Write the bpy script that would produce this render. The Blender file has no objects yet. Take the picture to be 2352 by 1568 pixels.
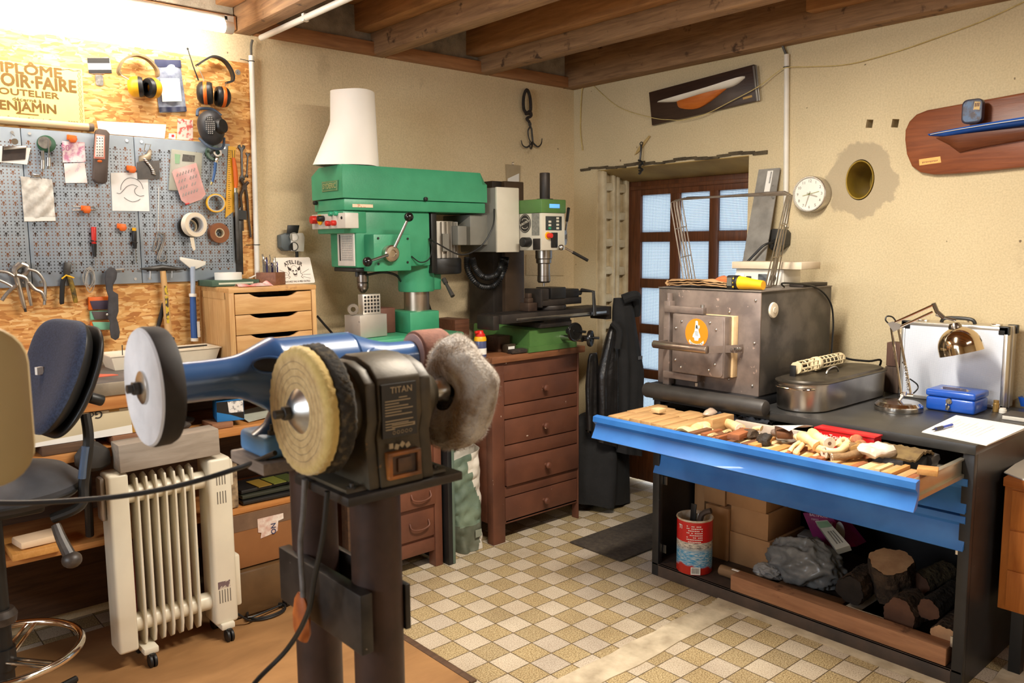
import bpy,bmesh,math,random
from mathutils import Vector,Matrix,noise
PI=math.pi
sc=bpy.context.scene
C=sc.collection
random.seed(7)
# ---------------------------------------------------------------- camera
FPX=1870.0
_p,_r,_y=math.radians(6.77),math.radians(-0.5),math.radians(48.7)
CAM=Vector((0,0,1.6))
_f=Vector((math.cos(_y)*math.cos(_p),math.sin(_y)*math.cos(_p),-math.sin(_p)))
_a=Vector((math.sin(_y),-math.cos(_y),0));_u=_a.cross(_f)
_rt=math.cos(_r)*_a+math.sin(_r)*_u;_up=-math.sin(_r)*_a+math.cos(_r)*_u
cd=bpy.data.cameras.new('camera');cam=bpy.data.objects.new('camera',cd);C.objects.link(cam)
cd.sensor_width=36;cd.lens=36*FPX/2352;cd.clip_start=0.05
cam.matrix_world=Matrix(((_rt.x,_up.x,-_f.x,0),(_rt.y,_up.y,-_f.y,0),(_rt.z,_up.z,-_f.z,1.6),(0,0,0,1)))
cd.dof.use_dof=True;cd.dof.focus_distance=3.9;cd.dof.aperture_fstop=5.6
sc.camera=cam
# ---------------------------------------------------------------- world, lights, exposure
w=bpy.data.worlds.new('daylight');sc.world=w;w.use_nodes=True
w.node_tree.nodes['Background'].inputs[0].default_value=(0.88,0.94,1.0,1)
w.node_tree.nodes['Background'].inputs[1].default_value=3.2
def area(name,loc,size,size_y,power,col,rot=(0,0,0)):
 l=bpy.data.lights.new(name,'AREA');l.shape='RECTANGLE';l.size=size;l.size_y=size_y
 l.energy=power;l.color=col
 o=bpy.data.objects.new(name,l);C.objects.link(o);o.location=loc;o.rotation_euler=rot
 return o
WARM=(1.0,0.92,0.80)
area('ceiling_tube_light',(2.0,1.6,2.54),1.25,0.14,92,WARM)  # second tube fitting of the room, just above the picture
area('ceiling_tube_light',(2.6,-0.9,2.54),1.25,0.14,26,WARM)  # third one, behind the camera
area('window_daylight',(-2.5,1.5,2.0),1.0,2.0,88,(0.84,0.92,1.0),(0,math.radians(-90),0))  # window in the left wall
area('window_daylight',(2.0,-2.5,1.5),1.8,1.2,8,(0.88,0.94,1.0),(math.radians(90),0,0))  # window in the wall behind
sc.view_settings.view_transform='Standard';sc.view_settings.look='None'
sc.view_settings.gamma=1;sc.view_settings.use_curve_mapping=False
sc.view_settings.exposure=0.06
# ---------------------------------------------------------------- points on real planes of the room
YB,XR=3.81,3.90  # wall planes
def ray(px,py):return _f+(px-1176)/FPX*_rt-(py-784)/FPX*_up
def hit(px,py,ax,val):
 d=ray(px,py);t=(val-CAM[ax])/d[ax];return CAM+t*d
def wb(px,py,d=0.0):return hit(px,py,1,YB-d)
def wr(px,py,d=0.0):return hit(px,py,0,XR-d)
def zt(px,py,z):return hit(px,py,2,z)
def yp(px,py,y):return hit(px,py,1,y)
def xp(px,py,x):return hit(px,py,0,x)
# ---------------------------------------------------------------- materials
MATS={}
def _nodes(name):
 m=bpy.data.materials.new(name);m.use_nodes=True
 nt=m.node_tree;b=nt.nodes['Principled BSDF'];return m,nt,b
def _rgba(c):return(c[0],c[1],c[2],1)
def lin(r,g,b):
 f=lambda v:(v/255/12.92 if v/255<=.04045 else((v/255+.055)/1.055)**2.4)
 return(f(r),f(g),f(b))
def coords(nt,scale=(1,1,1),kind='Object'):
 tc=nt.nodes.new('ShaderNodeTexCoord');mp=nt.nodes.new('ShaderNodeMapping')
 mp.inputs['Scale'].default_value=scale;nt.links.new(tc.outputs[kind],mp.inputs['Vector']);return mp.outputs[0]
def noise_tex(nt,vec,scale,detail=4,rough=.55,dist=0):
 n=nt.nodes.new('ShaderNodeTexNoise');n.inputs['Scale'].default_value=scale
 n.inputs['Detail'].default_value=detail;n.inputs['Roughness'].default_value=rough
 n.inputs['Distortion'].default_value=dist
 nt.links.new(vec,n.inputs['Vector']);return n.outputs['Fac']
def ramp(nt,fac,stops):
 r=nt.nodes.new('ShaderNodeValToRGB');e=r.color_ramp.elements
 e[0].position,e[0].color=stops[0][0],_rgba(stops[0][1]);e[1].position,e[1].color=stops[-1][0],_rgba(stops[-1][1])
 for p,c in stops[1:-1]:
  x=e.new(p);x.color=_rgba(c)
 nt.links.new(fac,r.inputs[0]);return r.outputs[0]
def mixc(nt,fac,a,b,mode='MIX'):
 m=nt.nodes.new('ShaderNodeMix');m.data_type='RGBA';m.blend_type=mode
 for sock,v in((m.inputs[0],fac),(m.inputs[6],a),(m.inputs[7],b)):
  if isinstance(v,(int,float)):sock.default_value=v
  elif isinstance(v,tuple):sock.default_value=_rgba(v)
  else:nt.links.new(v,sock)
 return m.outputs[2]
def math_n(nt,op,a,b=None,c=None):
 m=nt.nodes.new('ShaderNodeMath');m.operation=op
 for i,v in enumerate((a,b,c)):
  if v is None:continue
  if isinstance(v,(int,float)):m.inputs[i].default_value=v
  else:nt.links.new(v,m.inputs[i])
 return m.outputs[0]
def bump(nt,b,fac,strength=.3,dist=.01):
 n=nt.nodes.new('ShaderNodeBump');n.inputs['Strength'].default_value=strength;n.inputs['Distance'].default_value=dist
 nt.links.new(fac,n.inputs['Height']);nt.links.new(n.outputs[0],b.inputs['Normal'])
def pm(name,c1,c2=None,scale=6,rough=.5,metal=0,bmp=0,bscale=None,stretch=(1,1,1),lo=.35,hi=.65,detail=5,
speck=None,spscale=60,spcut=.68,bdist=.004,coat=0,trans=0,sheen=0):
 """plain two-tone surface: base colour, blotches, optional specks and relief"""
 if name in MATS:return MATS[name]
 m,nt,b=_nodes(name);MATS[name]=m
 b.inputs['Roughness'].default_value=rough;b.inputs['Metallic'].default_value=metal
 b.inputs['Coat Weight'].default_value=coat;b.inputs['Transmission Weight'].default_value=trans
 if sheen:b.inputs['Sheen Weight'].default_value=sheen
 if c2 is None:c2=tuple(x*.8 for x in c1)
 v=coords(nt,stretch)
 col=ramp(nt,noise_tex(nt,v,scale,detail),[(lo,c1),(hi,c2)])
 if speck:
  s=noise_tex(nt,v,spscale,2)
  col=mixc(nt,ramp(nt,s,[(spcut,(0,0,0)),(spcut+.04,(1,1,1))]),col,speck)
 nt.links.new(col,b.inputs['Base Color'])
 if bmp:bump(nt,b,noise_tex(nt,v,bscale or scale*4,4),bmp,bdist)
 return m
def wood(name,c1,c2,axis=0,scale=5,rough=.55,grain=14,bmp=.15,knots=None,coat=0):
 if name in MATS:return MATS[name]
 m,nt,b=_nodes(name);MATS[name]=m
 b.inputs['Roughness'].default_value=rough;b.inputs['Coat Weight'].default_value=coat
 st=[grain]*3;st[axis]=1.0
 v=coords(nt,tuple(st))
 n=noise_tex(nt,v,scale,6,.62,.6)
 col=ramp(nt,n,[(.30,c1),(.5,tuple((a+d)/2 for a,d in zip(c1,c2))),(.68,c2)])
 v2=coords(nt)
 big=noise_tex(nt,v2,3.2,3)
 col=mixc(nt,ramp(nt,big,[(.35,(.82,.82,.82)),(.7,(1.12,1.1,1.06))]),col,col,'MIX')if False else mixc(nt,.7,col,ramp(nt,big,[(.3,(.72,.70,.68)),(.72,(1,1,1))]),'MULTIPLY')
 if knots:
  k=noise_tex(nt,v2,9,4,.6)
  col=mixc(nt,ramp(nt,k,[(.62,(0,0,0)),(.7,(1,1,1))]),col,knots)
 nt.links.new(col,b.inputs['Base Color'])
 bump(nt,b,n,bmp,.004)
 return m
def emit(name,col,s):
 m,nt,b=_nodes(name);b.inputs['Base Color'].default_value=_rgba(col)
 b.inputs['Emission Color'].default_value=_rgba(col);b.inputs['Emission Strength'].default_value=s;return m
def glass(name,col=(1,1,1),rough=.05,alpha=.25):
 """thin clear plastic or glass: part see-through, part gloss"""
 m,nt,b=_nodes(name)
 b.inputs['Base Color'].default_value=_rgba(col);b.inputs['Roughness'].default_value=rough
 b.inputs['Alpha'].default_value=alpha;return m
 # ---------------------------------------------------------------- mesh builder (world coordinates)
def cr(pts,n=6,closed=False):
 P=[Vector(p)for p in pts];out=[];k=len(P)
 if k<3 and not closed:return P
 for i in range(k if closed else k-1):
  if closed:a,b,c,d=P[i-1],P[i],P[(i+1)%k],P[(i+2)%k]
  else:a,b,c,d=P[max(i-1,0)],P[i],P[i+1],P[min(i+2,k-1)]
  for j in range(n):
   t=j/n
   out.append(.5*((2*b)+(c-a)*t+(2*a-5*b+4*c-d)*t*t+(3*b-a-3*c+d)*t**3))
 if not closed:out.append(P[-1])
 return out
def frame_for(d):
 d=Vector(d).normalized();h=Vector((0,0,1))if abs(d.z)<.9 else Vector((1,0,0))
 u=h.cross(d).normalized();return u,d.cross(u)
class MB:
 def __init__(s):s.bm=bmesh.new();s.mi=0;s.X=None
 def m(s,i):s.mi=i;return s
 def _new(s,vs,fs):
  if s.X is not None:vs=[s.X@Vector(v)for v in vs]
  bv=[s.bm.verts.new(v)for v in vs];out=[]
  for f in fs:
   try:
    x=s.bm.faces.new([bv[i]for i in f]);x.material_index=s.mi;out.append(x)
   except ValueError:pass
  return bv,out
 def _bev(s,fs,w,seg=2,ang=.5):
  es=set(e for f in fs for e in f.edges)
  for f in fs:f.normal_update()
  es=[e for e in es if len(e.link_faces)==2 and e.calc_face_angle(0)>ang]
  r=bmesh.ops.bevel(s.bm,geom=es,offset=w,segments=seg,profile=.5,affect='EDGES',clamp_overlap=True)
  for f in r['faces']:f.material_index=s.mi
 def bx(s,x0,x1,y0,y1,z0,z1,bev=0,seg=2):
  vs=[(x,y,z)for z in(z0,z1)for y in(y0,y1)for x in(x0,x1)]
  _,fs=s._new(vs,[(0,2,3,1),(4,5,7,6),(0,1,5,4),(2,6,7,3),(0,4,6,2),(1,3,7,5)])
  if bev:s._bev(fs,bev,seg)
  return s
 def box(s,c,size,rot=None,bev=0,seg=2):
  c=Vector(c);R=rot.to_3x3()if rot is not None else Matrix.Identity(3)
  a,b,d=(x/2 for x in size)
  vs=[c+R@Vector((x,y,z))for z in(-d,d)for y in(-b,b)for x in(-a,a)]
  _,fs=s._new(vs,[(0,2,3,1),(4,5,7,6),(0,1,5,4),(2,6,7,3),(0,4,6,2),(1,3,7,5)])
  if bev:s._bev(fs,bev,seg)
  return s
 def cyl(s,p0,p1,r0,r1=None,seg=20,caps=True,bev=0):
  p0,p1=Vector(p0),Vector(p1);r1=r0 if r1 is None else r1
  u,v=frame_for(p1-p0);vs=[]
  for p,r in((p0,r0),(p1,r1)):
   for i in range(seg):
    a=2*PI*i/seg;vs.append(p+r*(math.cos(a)*u+math.sin(a)*v))
  fs=[(i,(i+1)%seg,seg+(i+1)%seg,seg+i)for i in range(seg)]
  if caps:fs+=[tuple(range(seg-1,-1,-1)),tuple(range(seg,2*seg))]
  _,nf=s._new(vs,fs)
  if bev:s._bev(nf,bev)
  return s
 def tube(s,pts,r,seg=8,closed=False,smooth=0):
  P=cr(pts,smooth,closed)if smooth else[Vector(p)for p in pts]
  n=len(P);vs=[];u=None
  for i,p in enumerate(P):
   d=(P[(i+1)%n]-P[i-1])if closed else(P[min(i+1,n-1)]-P[max(i-1,0)])
   if d.length<1e-9:d=Vector((0,0,1))
   d.normalize()
   if u is None:u,v=frame_for(d)
   else:
    u=(u-d*u.dot(d))
    u=u.normalized()if u.length>1e-6 else frame_for(d)[0]
    v=d.cross(u)
   rr=r(i/(n-1))if callable(r)else r
   for k in range(seg):
    a=2*PI*k/seg;vs.append(p+rr*(math.cos(a)*u+math.sin(a)*v))
  fs=[]
  for i in range(n if closed else n-1):
   j=(i+1)%n
   fs+=[(i*seg+k,i*seg+(k+1)%seg,j*seg+(k+1)%seg,j*seg+k)for k in range(seg)]
  if not closed:fs+=[tuple(range(seg-1,-1,-1)),tuple(range((n-1)*seg,n*seg))]
  s._new(vs,fs);return s
 def lathe(s,prof,o=(0,0,0),d=(0,0,1),seg=28,wob=None):
  """prof: list of (radius, distance along d)"""
  o,d=Vector(o),Vector(d).normalized();u,v=frame_for(d);vs=[];idx=[]
  for r,h in prof:
   if r<1e-6:idx.append([len(vs)]);vs.append(o+d*h)
   else:
    ring=[]
    for i in range(seg):
     a=2*PI*i/seg;rr=r*(wob(a,h)if wob else 1)
     ring.append(len(vs));vs.append(o+d*h+rr*(math.cos(a)*u+math.sin(a)*v))
    idx.append(ring)
  fs=[]
  for A,B in zip(idx,idx[1:]):
   for i in range(seg):
    j=(i+1)%seg
    if len(A)==1 and len(B)==1:continue
    if len(A)==1:fs.append((A[0],B[j],B[i]))
    elif len(B)==1:fs.append((A[i],A[j],B[0]))
    else:fs.append((A[i],A[j],B[j],B[i]))
  s._new(vs,fs);return s
 def prism(s,pts,o,u,v,depth,bev=0,taper=1.0):
  """polygon pts in the plane (o,u,v), pushed by depth along u x v"""
  o,u,v=Vector(o),Vector(u),Vector(v);nrm=u.cross(v).normalized();n=len(pts)
  cx=sum(p[0]for p in pts)/n;cy=sum(p[1]for p in pts)/n
  vs=[o+u*x+v*y for x,y in pts]
  vs+=[o+u*(cx+(x-cx)*taper)+v*(cy+(y-cy)*taper)+nrm*depth for x,y in pts]
  fs=[tuple(range(n-1,-1,-1)),tuple(range(n,2*n))]+[(i,(i+1)%n,n+(i+1)%n,n+i)for i in range(n)]
  _,nf=s._new(vs,fs)
  if bev:s._bev(nf,bev)
  return s
 def sph(s,c,r,seg=16,rings=10,rot=None):
  c=Vector(c);r=(r,r,r)if isinstance(r,(int,float))else r
  R=rot.to_3x3()if rot is not None else Matrix.Identity(3)
  vs=[c+R@Vector((0,0,-r[2]))]
  for i in range(1,rings):
   t=-PI/2+PI*i/rings
   for k in range(seg):
    a=2*PI*k/seg;vs.append(c+R@Vector((r[0]*math.cos(t)*math.cos(a),r[1]*math.cos(t)*math.sin(a),r[2]*math.sin(t))))
  vs.append(c+R@Vector((0,0,r[2])));L=len(vs)-1
  fs=[(0,1+(k+1)%seg,1+k)for k in range(seg)]
  for i in range(rings-2):
   a,b=1+i*seg,1+(i+1)*seg
   fs+=[(a+k,a+(k+1)%seg,b+(k+1)%seg,b+k)for k in range(seg)]
  a=1+(rings-2)*seg;fs+=[(a+k,a+(k+1)%seg,L)for k in range(seg)]
  s._new(vs,fs);return s
 def surf(s,fn,nu,nv,thick=0,closed_u=False):
  vs=[Vector(fn(i/nu,j/nv))for j in range(nv+1)for i in range(nu+(0 if closed_u else 1))]
  w_=nu if closed_u else nu+1
  fs=[(j*w_+i,j*w_+(i+1)%w_,(j+1)*w_+(i+1)%w_,(j+1)*w_+i)for j in range(nv)for i in range(nu)]
  _,nf=s._new(vs,fs)
  if thick:
   for f in nf:f.normal_update()
   r=bmesh.ops.solidify(s.bm,geom=nf,thickness=thick)
   for g in r['geom']:
    if isinstance(g,bmesh.types.BMFace):g.material_index=s.mi
  return s
 def loft(s,rings,caps=True):
  n=len(rings[0]);vs=[Vector(p)for r in rings for p in r];fs=[]
  for j in range(len(rings)-1):
   fs+=[(j*n+i,j*n+(i+1)%n,(j+1)*n+(i+1)%n,(j+1)*n+i)for i in range(n)]
  if caps:fs+=[tuple(range(n-1,-1,-1)),tuple(range((len(rings)-1)*n,len(rings)*n))]
  s._new(vs,fs);return s
 def text(s,st,o,u,v,size,depth=.0006,align='CENTER',sx=1.0,bold=0):
  c=bpy.data.curves.new('t','FONT');c.body=st;c.size=1;c.align_x=align;c.align_y='CENTER'
  c.resolution_u=3
  o_=bpy.data.objects.new('t',c);me=o_.to_mesh()
  u,v=Vector(u).normalized(),Vector(v).normalized();n=u.cross(v);o=Vector(o)
  fs=[tuple(p.vertices)for p in me.polygons]
  for k,(dx,dy)in enumerate(((0,0),(1,0),(-1,0),(0,1),(0,-1),(.7,.7),(-.7,.7),(.7,-.7),(-.7,-.7))if bold else((0,0),)):
   s._new([o+u*((p.co.x*sx+dx*bold)*size)+v*((p.co.y+dy*bold)*size)+n*(depth+k*2e-5)for p in me.vertices],fs)
  o_.to_mesh_clear();bpy.data.objects.remove(o_);bpy.data.curves.remove(c);return s
 def jitter(s,amt,freq=8,seed=0.0):
  for x in s.bm.verts:
   n=noise.noise_vector(x.co*freq+Vector((seed,seed*1.7,-seed)));x.co+=n*amt
  return s
 def clampz(s,z,z1=9):
  for x in s.bm.verts:x.co.z=min(max(x.co.z,z),z1)
  return s
 def rot(s,piv,ax,deg):
  R=Matrix.Translation(Vector(piv))@Matrix.Rotation(math.radians(deg),4,ax)@Matrix.Translation(-Vector(piv))
  for x in s.bm.verts:x.co=R@x.co
  return s
 def build(s,name,mats,parent=None,loc=None,ang=.62,flat=False,label=None,cat=None,group=None,kind=None,weld=True):
  org=WL[parent]if parent is not None else Vector(loc if loc is not None else(0,0,0))
  if weld:bmesh.ops.remove_doubles(s.bm,verts=s.bm.verts[:],dist=1e-6)
  for x in s.bm.verts:x.co-=org
  bmesh.ops.recalc_face_normals(s.bm,faces=s.bm.faces[:])
  if not flat:
   for f in s.bm.faces:f.smooth=True
   for e in s.bm.edges:
    if len(e.link_faces)==2 and e.calc_face_angle(0)>ang:e.smooth=False
  me=bpy.data.meshes.new(name);s.bm.to_mesh(me);s.bm.free()
  for x in(mats if isinstance(mats,(list,tuple))else[mats]):me.materials.append(x)
  o=bpy.data.objects.new(name,me);C.objects.link(o)
  if parent is not None:o.parent=parent
  else:o.location=org
  WL[o]=org.copy()
  tag(o,label,cat,group,kind)
  return o
WL={}
def tag(o,label=None,cat=None,group=None,kind=None):
 if label:o['label']=label
 if cat:o['category']=cat
 if group:o['group']=group
 if kind:o['kind']=kind
 return o
def thing(name,label,cat,loc,group=None):
 o=bpy.data.objects.new(name,None);C.objects.link(o);o.empty_display_size=.05
 o.location=loc;WL[o]=Vector(loc);return tag(o,label,cat,group)
def struct(mb,name,mats,**k):return mb.build(name,mats,kind='structure',**k)
def copy_tree(o,loc=None,rot=None,label=None,parent=None):
 c=o.copy();C.objects.link(c)
 if parent is not None:c.parent=parent
 for ch in list(o.children):copy_tree(ch,parent=c)
 if loc is not None:c.location=loc
 if rot is not None:c.rotation_euler=rot
 if label:c['label']=label
 return c
X_,Y_,Z_=Vector((1,0,0)),Vector((0,1,0)),Vector((0,0,1))
def Rz(d):return Matrix.Rotation(math.radians(d),4,'Z')
def Rx(d):return Matrix.Rotation(math.radians(d),4,'X')
def Ry(d):return Matrix.Rotation(math.radians(d),4,'Y')
def rrect(w_,h_,r,n=4):
 out=[]
 for cx,cy,a0 in((w_/2-r,h_/2-r,0),(-w_/2+r,h_/2-r,90),(-w_/2+r,-h_/2+r,180),(w_/2-r,-h_/2+r,270)):
  for i in range(n+1):
   a=math.radians(a0+90*i/n);out.append((cx+r*math.cos(a),cy+r*math.sin(a)))
 return out
def circ(r,n=24,cx=0,cy=0,ry=None):return[(cx+r*math.cos(2*PI*i/n),cy+(ry or r)*math.sin(2*PI*i/n))for i in range(n)]
# common finishes
M_BLACK=pm('black_plastic',lin(28,27,26),lin(18,18,18),rough=.45)
M_STEEL=pm('bright_steel',(.62,.60,.57),(.45,.43,.40),scale=14,rough=.28,metal=1)
M_DSTEEL=pm('dark_steel',(.10,.095,.09),(.05,.048,.045),scale=12,rough=.42,metal=.8)
M_WHITE=pm('white_plastic',lin(235,230,218),lin(222,216,202),rough=.45)
M_PAPER=pm('white_paper',lin(240,236,228),lin(228,224,214),rough=.8,scale=3)
M_RED=pm('red_plastic',lin(205,40,30),rough=.4)
M_ORANGE=pm('orange_plastic',lin(228,104,22),rough=.45)
M_YELLOW=pm('yellow_plastic',lin(236,180,24),lin(222,160,18),rough=.45)
M_INK=pm('black_ink',lin(32,30,28),rough=.7)
M_CARD=pm('brown_cardboard',lin(176,132,88),lin(156,112,72),scale=4,rough=.8)
M_CHROME=pm('chrome',(.78,.74,.68),(.70,.66,.60),rough=.12,metal=1)
M_BRASS=pm('brass',(.72,.52,.22),(.6,.42,.18),rough=.3,metal=1)
# ================================================================ the room
def mat_tiles():
 m,nt,b=_nodes('speckled_cement_tiles');T=.11383
 tc=nt.nodes.new('ShaderNodeTexCoord');sp=nt.nodes.new('ShaderNodeSeparateXYZ');nt.links.new(tc.outputs['Object'],sp.inputs[0])
 o0=zt(900+470/3.36,1150+1080/3.36,0)
 ix=math_n(nt,'DIVIDE',math_n(nt,'SUBTRACT',sp.outputs[0],o0.x),T);iy=math_n(nt,'DIVIDE',math_n(nt,'SUBTRACT',sp.outputs[1],o0.y),T)
 fx,fy=math_n(nt,'FLOOR',ix),math_n(nt,'FLOOR',iy)
 chk=math_n(nt,'FLOORED_MODULO',math_n(nt,'ADD',fx,fy),2)
 cv=nt.nodes.new('ShaderNodeCombineXYZ');nt.links.new(fx,cv.inputs[0]);nt.links.new(fy,cv.inputs[1])
 wn=nt.nodes.new('ShaderNodeTexWhiteNoise');wn.noise_dimensions='2D';nt.links.new(cv.outputs[0],wn.inputs['Vector'])
 gr=noise_tex(nt,tc.outputs['Object'],190,2,.6)
 ochre=ramp(nt,gr,[(.36,lin(120,98,62)),(.5,lin(182,160,118)),(.64,lin(208,190,150))])
 pale=ramp(nt,gr,[(.32,lin(164,146,124)),(.5,lin(204,189,166)),(.66,lin(218,205,182))])
 col=mixc(nt,chk,ochre,pale)
 col=mixc(nt,.75,col,ramp(nt,wn.outputs[0],[(0,(.80,.80,.84)),(.5,(.96,.94,.9)),(1,(1.0,1.0,.98))]),'MULTIPLY')
 dirt=noise_tex(nt,tc.outputs['Object'],1.7,5,.6)
 col=mixc(nt,.8,col,ramp(nt,dirt,[(.34,(.66,.62,.58)),(.62,(1,1,1))]),'MULTIPLY')
 spots=noise_tex(nt,tc.outputs['Object'],9,2,.4)
 col=mixc(nt,ramp(nt,spots,[(.76,(0,0,0)),(.79,(.8,.8,.8))]),col,lin(70,52,36))
 def edge(i):
  fr=math_n(nt,'FRACT',i);d=math_n(nt,'MINIMUM',fr,math_n(nt,'SUBTRACT',1.0,fr));return d
 e=math_n(nt,'MINIMUM',edge(ix),edge(iy));e=math_n(nt,'ADD',e,math_n(nt,'MULTIPLY',math_n(nt,'SUBTRACT',noise_tex(nt,tc.outputs['Object'],30,2),.5),.02))
 g=math_n(nt,'LESS_THAN',e,.017)
 col=mixc(nt,g,col,lin(88,72,52))
 nt.links.new(col,b.inputs['Base Color']);b.inputs['Roughness'].default_value=.5
 bump(nt,b,ramp(nt,e,[(.0,(0,0,0)),(.03,(1,1,1))]),.4,.002)
 return m
def mat_plaster(name,c1,c2,patch=None):
 m,nt,b=_nodes(name);v=coords(nt)
 big=noise_tex(nt,v,1.3,6,.6);col=ramp(nt,big,[(.3,c1),(.7,c2)])
 fine=noise_tex(nt,v,120,3,.6)
 col=mixc(nt,.55,col,ramp(nt,fine,[(.3,(.72,.70,.66)),(.62,(1,1,1))]),'MULTIPLY')
 st=noise_tex(nt,coords(nt,(1,1,.8)),3.1,6,.65)
 col=mixc(nt,ramp(nt,st,[(.64,(0,0,0)),(.78,(.45,.45,.45))]),col,lin(128,104,74))
 pits=noise_tex(nt,v,31,1,.3)
 col=mixc(nt,ramp(nt,pits,[(.80,(0,0,0)),(.82,(.8,.8,.8))]),col,lin(84,62,44))
 if patch:  # mortar patch around the old flue hole
  tc=nt.nodes.new('ShaderNodeTexCoord');dn=nt.nodes.new('ShaderNodeVectorMath');dn.operation='DISTANCE'
  dn.inputs[1].default_value=patch;nt.links.new(tc.outputs['Object'],dn.inputs[0])
  d=math_n(nt,'ADD',dn.outputs['Value'],math_n(nt,'MULTIPLY',math_n(nt,'SUBTRACT',noise_tex(nt,v,7,5,.6),.5),.18))
  col=mixc(nt,ramp(nt,d,[(.165,(.8,.8,.8)),(.178,(0,0,0))]),col,lin(172,156,128))
 nt.links.new(col,b.inputs['Base Color']);b.inputs['Roughness'].default_value=.9
 bump(nt,b,mixc(nt,.4,fine,noise_tex(nt,v,28,4,.6)),.5,.005)
 return m
M_CONC=pm('rough_concrete',lin(168,156,136),lin(120,110,96),scale=7,rough=.95,bmp=.8,bscale=60,bdist=.008)
holeC=wr(1975,413);holeC.x=XR
M_PLB=mat_plaster('sandy_plaster',lin(218,196,156),lin(230,210,172))
M_PLR=mat_plaster('cream_plaster',lin(208,189,150),lin(219,201,163),patch=tuple(holeC))
M_BEAM=wood('old_dark_beam',lin(124,92,64),lin(176,138,98),1,4,.8,12,.4,knots=lin(74,52,36))
M_JOIST=wood('brown_joist',lin(146,102,62),lin(190,140,88),1,4,.75,10,.3)
M_PLATE=wood('wall_plate_wood',lin(150,102,64),lin(182,130,84),0,4,.75,10,.3)
M_BOARD=wood('ceiling_board',lin(150,100,54),lin(190,136,80),0,4,.75,9,.3)
b=MB();b.bx(-2.6,4.6,-2.6,4.2,-.06,0);struct(b,'floor',mat_tiles())
# right wall with the door opening, the flue hole and two old beam holes cut out
DY0,DY1,DZ=2.50,3.606,2.065
b=MB();b.bx(XR,XR+.40,-2.6,4.2,0,2.9);wall=struct(b,'wall_right',M_PLR)
def cut(obj,mb):
 me=bpy.data.meshes.new('cut');bmesh.ops.recalc_face_normals(mb.bm,faces=mb.bm.faces[:]);mb.bm.to_mesh(me);mb.bm.free()
 k=bpy.data.objects.new('cut',me);C.objects.link(k)
 md=obj.modifiers.new('b','BOOLEAN');md.operation='DIFFERENCE';md.object=k;md.solver='EXACT'
 dg=bpy.context.evaluated_depsgraph_get();dg.update()
 nm=bpy.data.meshes.new_from_object(obj.evaluated_get(dg));obj.modifiers.clear()
 mats=list(obj.data.materials);obj.data=nm;nm.name=obj.name
 nm.materials.clear();[nm.materials.append(x)for x in mats]
 bpy.data.objects.remove(k);bpy.data.meshes.remove(me)
k=MB();k.bx(XR-.1,XR+.6,DY0,DY1,-.1,DZ)
HR=.092
k.prism(circ(.071,40,ry=.097),(XR+.3,holeC.y,holeC.z),-Y_,Z_,.4)
for px,py in((1997,284),(2056,283)):
 q=wr(px,py);k.box((XR+.02,q.y,q.z),(.16,.032,.038),Rx(8))
cut(wall,k)
b=MB();b.bx(-2.6,4.6,YB,YB+.3,0,2.9);struct(b,'wall_back',M_PLB)
b=MB();b.bx(-2.9,-2.6,-2.6,4.2,0,2.9);struct(b,'wall_left',M_PLR)
b=MB();b.bx(-2.6,4.6,-2.9,-2.6,0,2.9);struct(b,'wall_front',M_PLR)
# ceiling boards and joists
b=MB()
x=-2.6
while x<4.6:
 b.bx(x,min(x+.195,4.6),-2.6,4.2,2.83,2.86);x+=.198
b.bx(-2.6,4.6,-2.6,4.2,2.862,2.90);struct(b,'ceiling',M_BOARD)
n=0
for x0,x1 in((1.635,1.72),(2.365,2.455),(3.085,3.175),(3.80,3.90),(.92,1.0),(.2,.28),(-.52,-.44),(-1.24,-1.16)):
 n+=1;b=MB();b.bx(x0,x1,-2.6,YB+.02,2.592,2.83,.006);b.jitter(.004,5,n);struct(b,'beam_%d'%n,M_BEAM)
for x0,x1,y0,z0 in((2.275,2.362,2.95,2.70),(3.0,3.082,1.95,2.68),(3.72,3.798,1.0,2.69),(2.20,2.36,1.0,2.74),(1.55,1.632,.4,2.70)):
 n+=1;y1=YB if y0!=1.0 else(2.75 if x0<3 else 2.1)
 b=MB();b.bx(x0,x1,y0,y1,z0,2.829,.004);b.jitter(.003,5,n);struct(b,'beam_%d'%n,M_JOIST)
xs=[(-2.6,1.63),(1.725,2.39),(2.46,3.115),(3.18,3.82)]
for i,(x0,x1)in enumerate(xs):
 b=MB();b.bx(x0,x1,YB-.05,YB,2.592,2.655,.004);struct(b,'trim_%d'%(i+1),M_PLATE)
 b=MB();b.bx(x0,x1,YB-.018,YB,2.655,2.829);b.jitter(.004,20,i);struct(b,'trim_%d'%(i+5),M_CONC)
 # cement strips in the floor
def strip(name,pts,h=.004):
 P=[]
 for i,p in enumerate(pts):
  q=pts[(i+1)%len(pts)]
  for k_ in range(10):
   t=k_/10;P.append(((p[0]+(q[0]-p[0])*t)+random.uniform(-.008,.008),(p[1]+(q[1]-p[1])*t)+random.uniform(-.008,.008)))
 b=MB();b.prism(P,(0,0,.0005),X_,Y_,h);struct(b,name,pm('pale_cement',lin(206,190,162),lin(166,150,124),scale=9,rough=.9,bmp=.5,bscale=50))
a0,a1=zt(1620,1432,0),zt(1740,1415,0)
strip('trim_9',[(1.6,a0.y+.10),(2.965,a0.y+.10),(2.965,a0.y-.03),(1.6,a0.y-.03)])
strip('trim_10',[(2.968,a0.y+.10),(3.06,a0.y+.10),(3.06,.2),(2.968,.2)],.0052)
strip('trim_11',[(3.1,.96),(3.9,.96),(3.9,-1.2),(3.1,-1.2)],.003)
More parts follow.
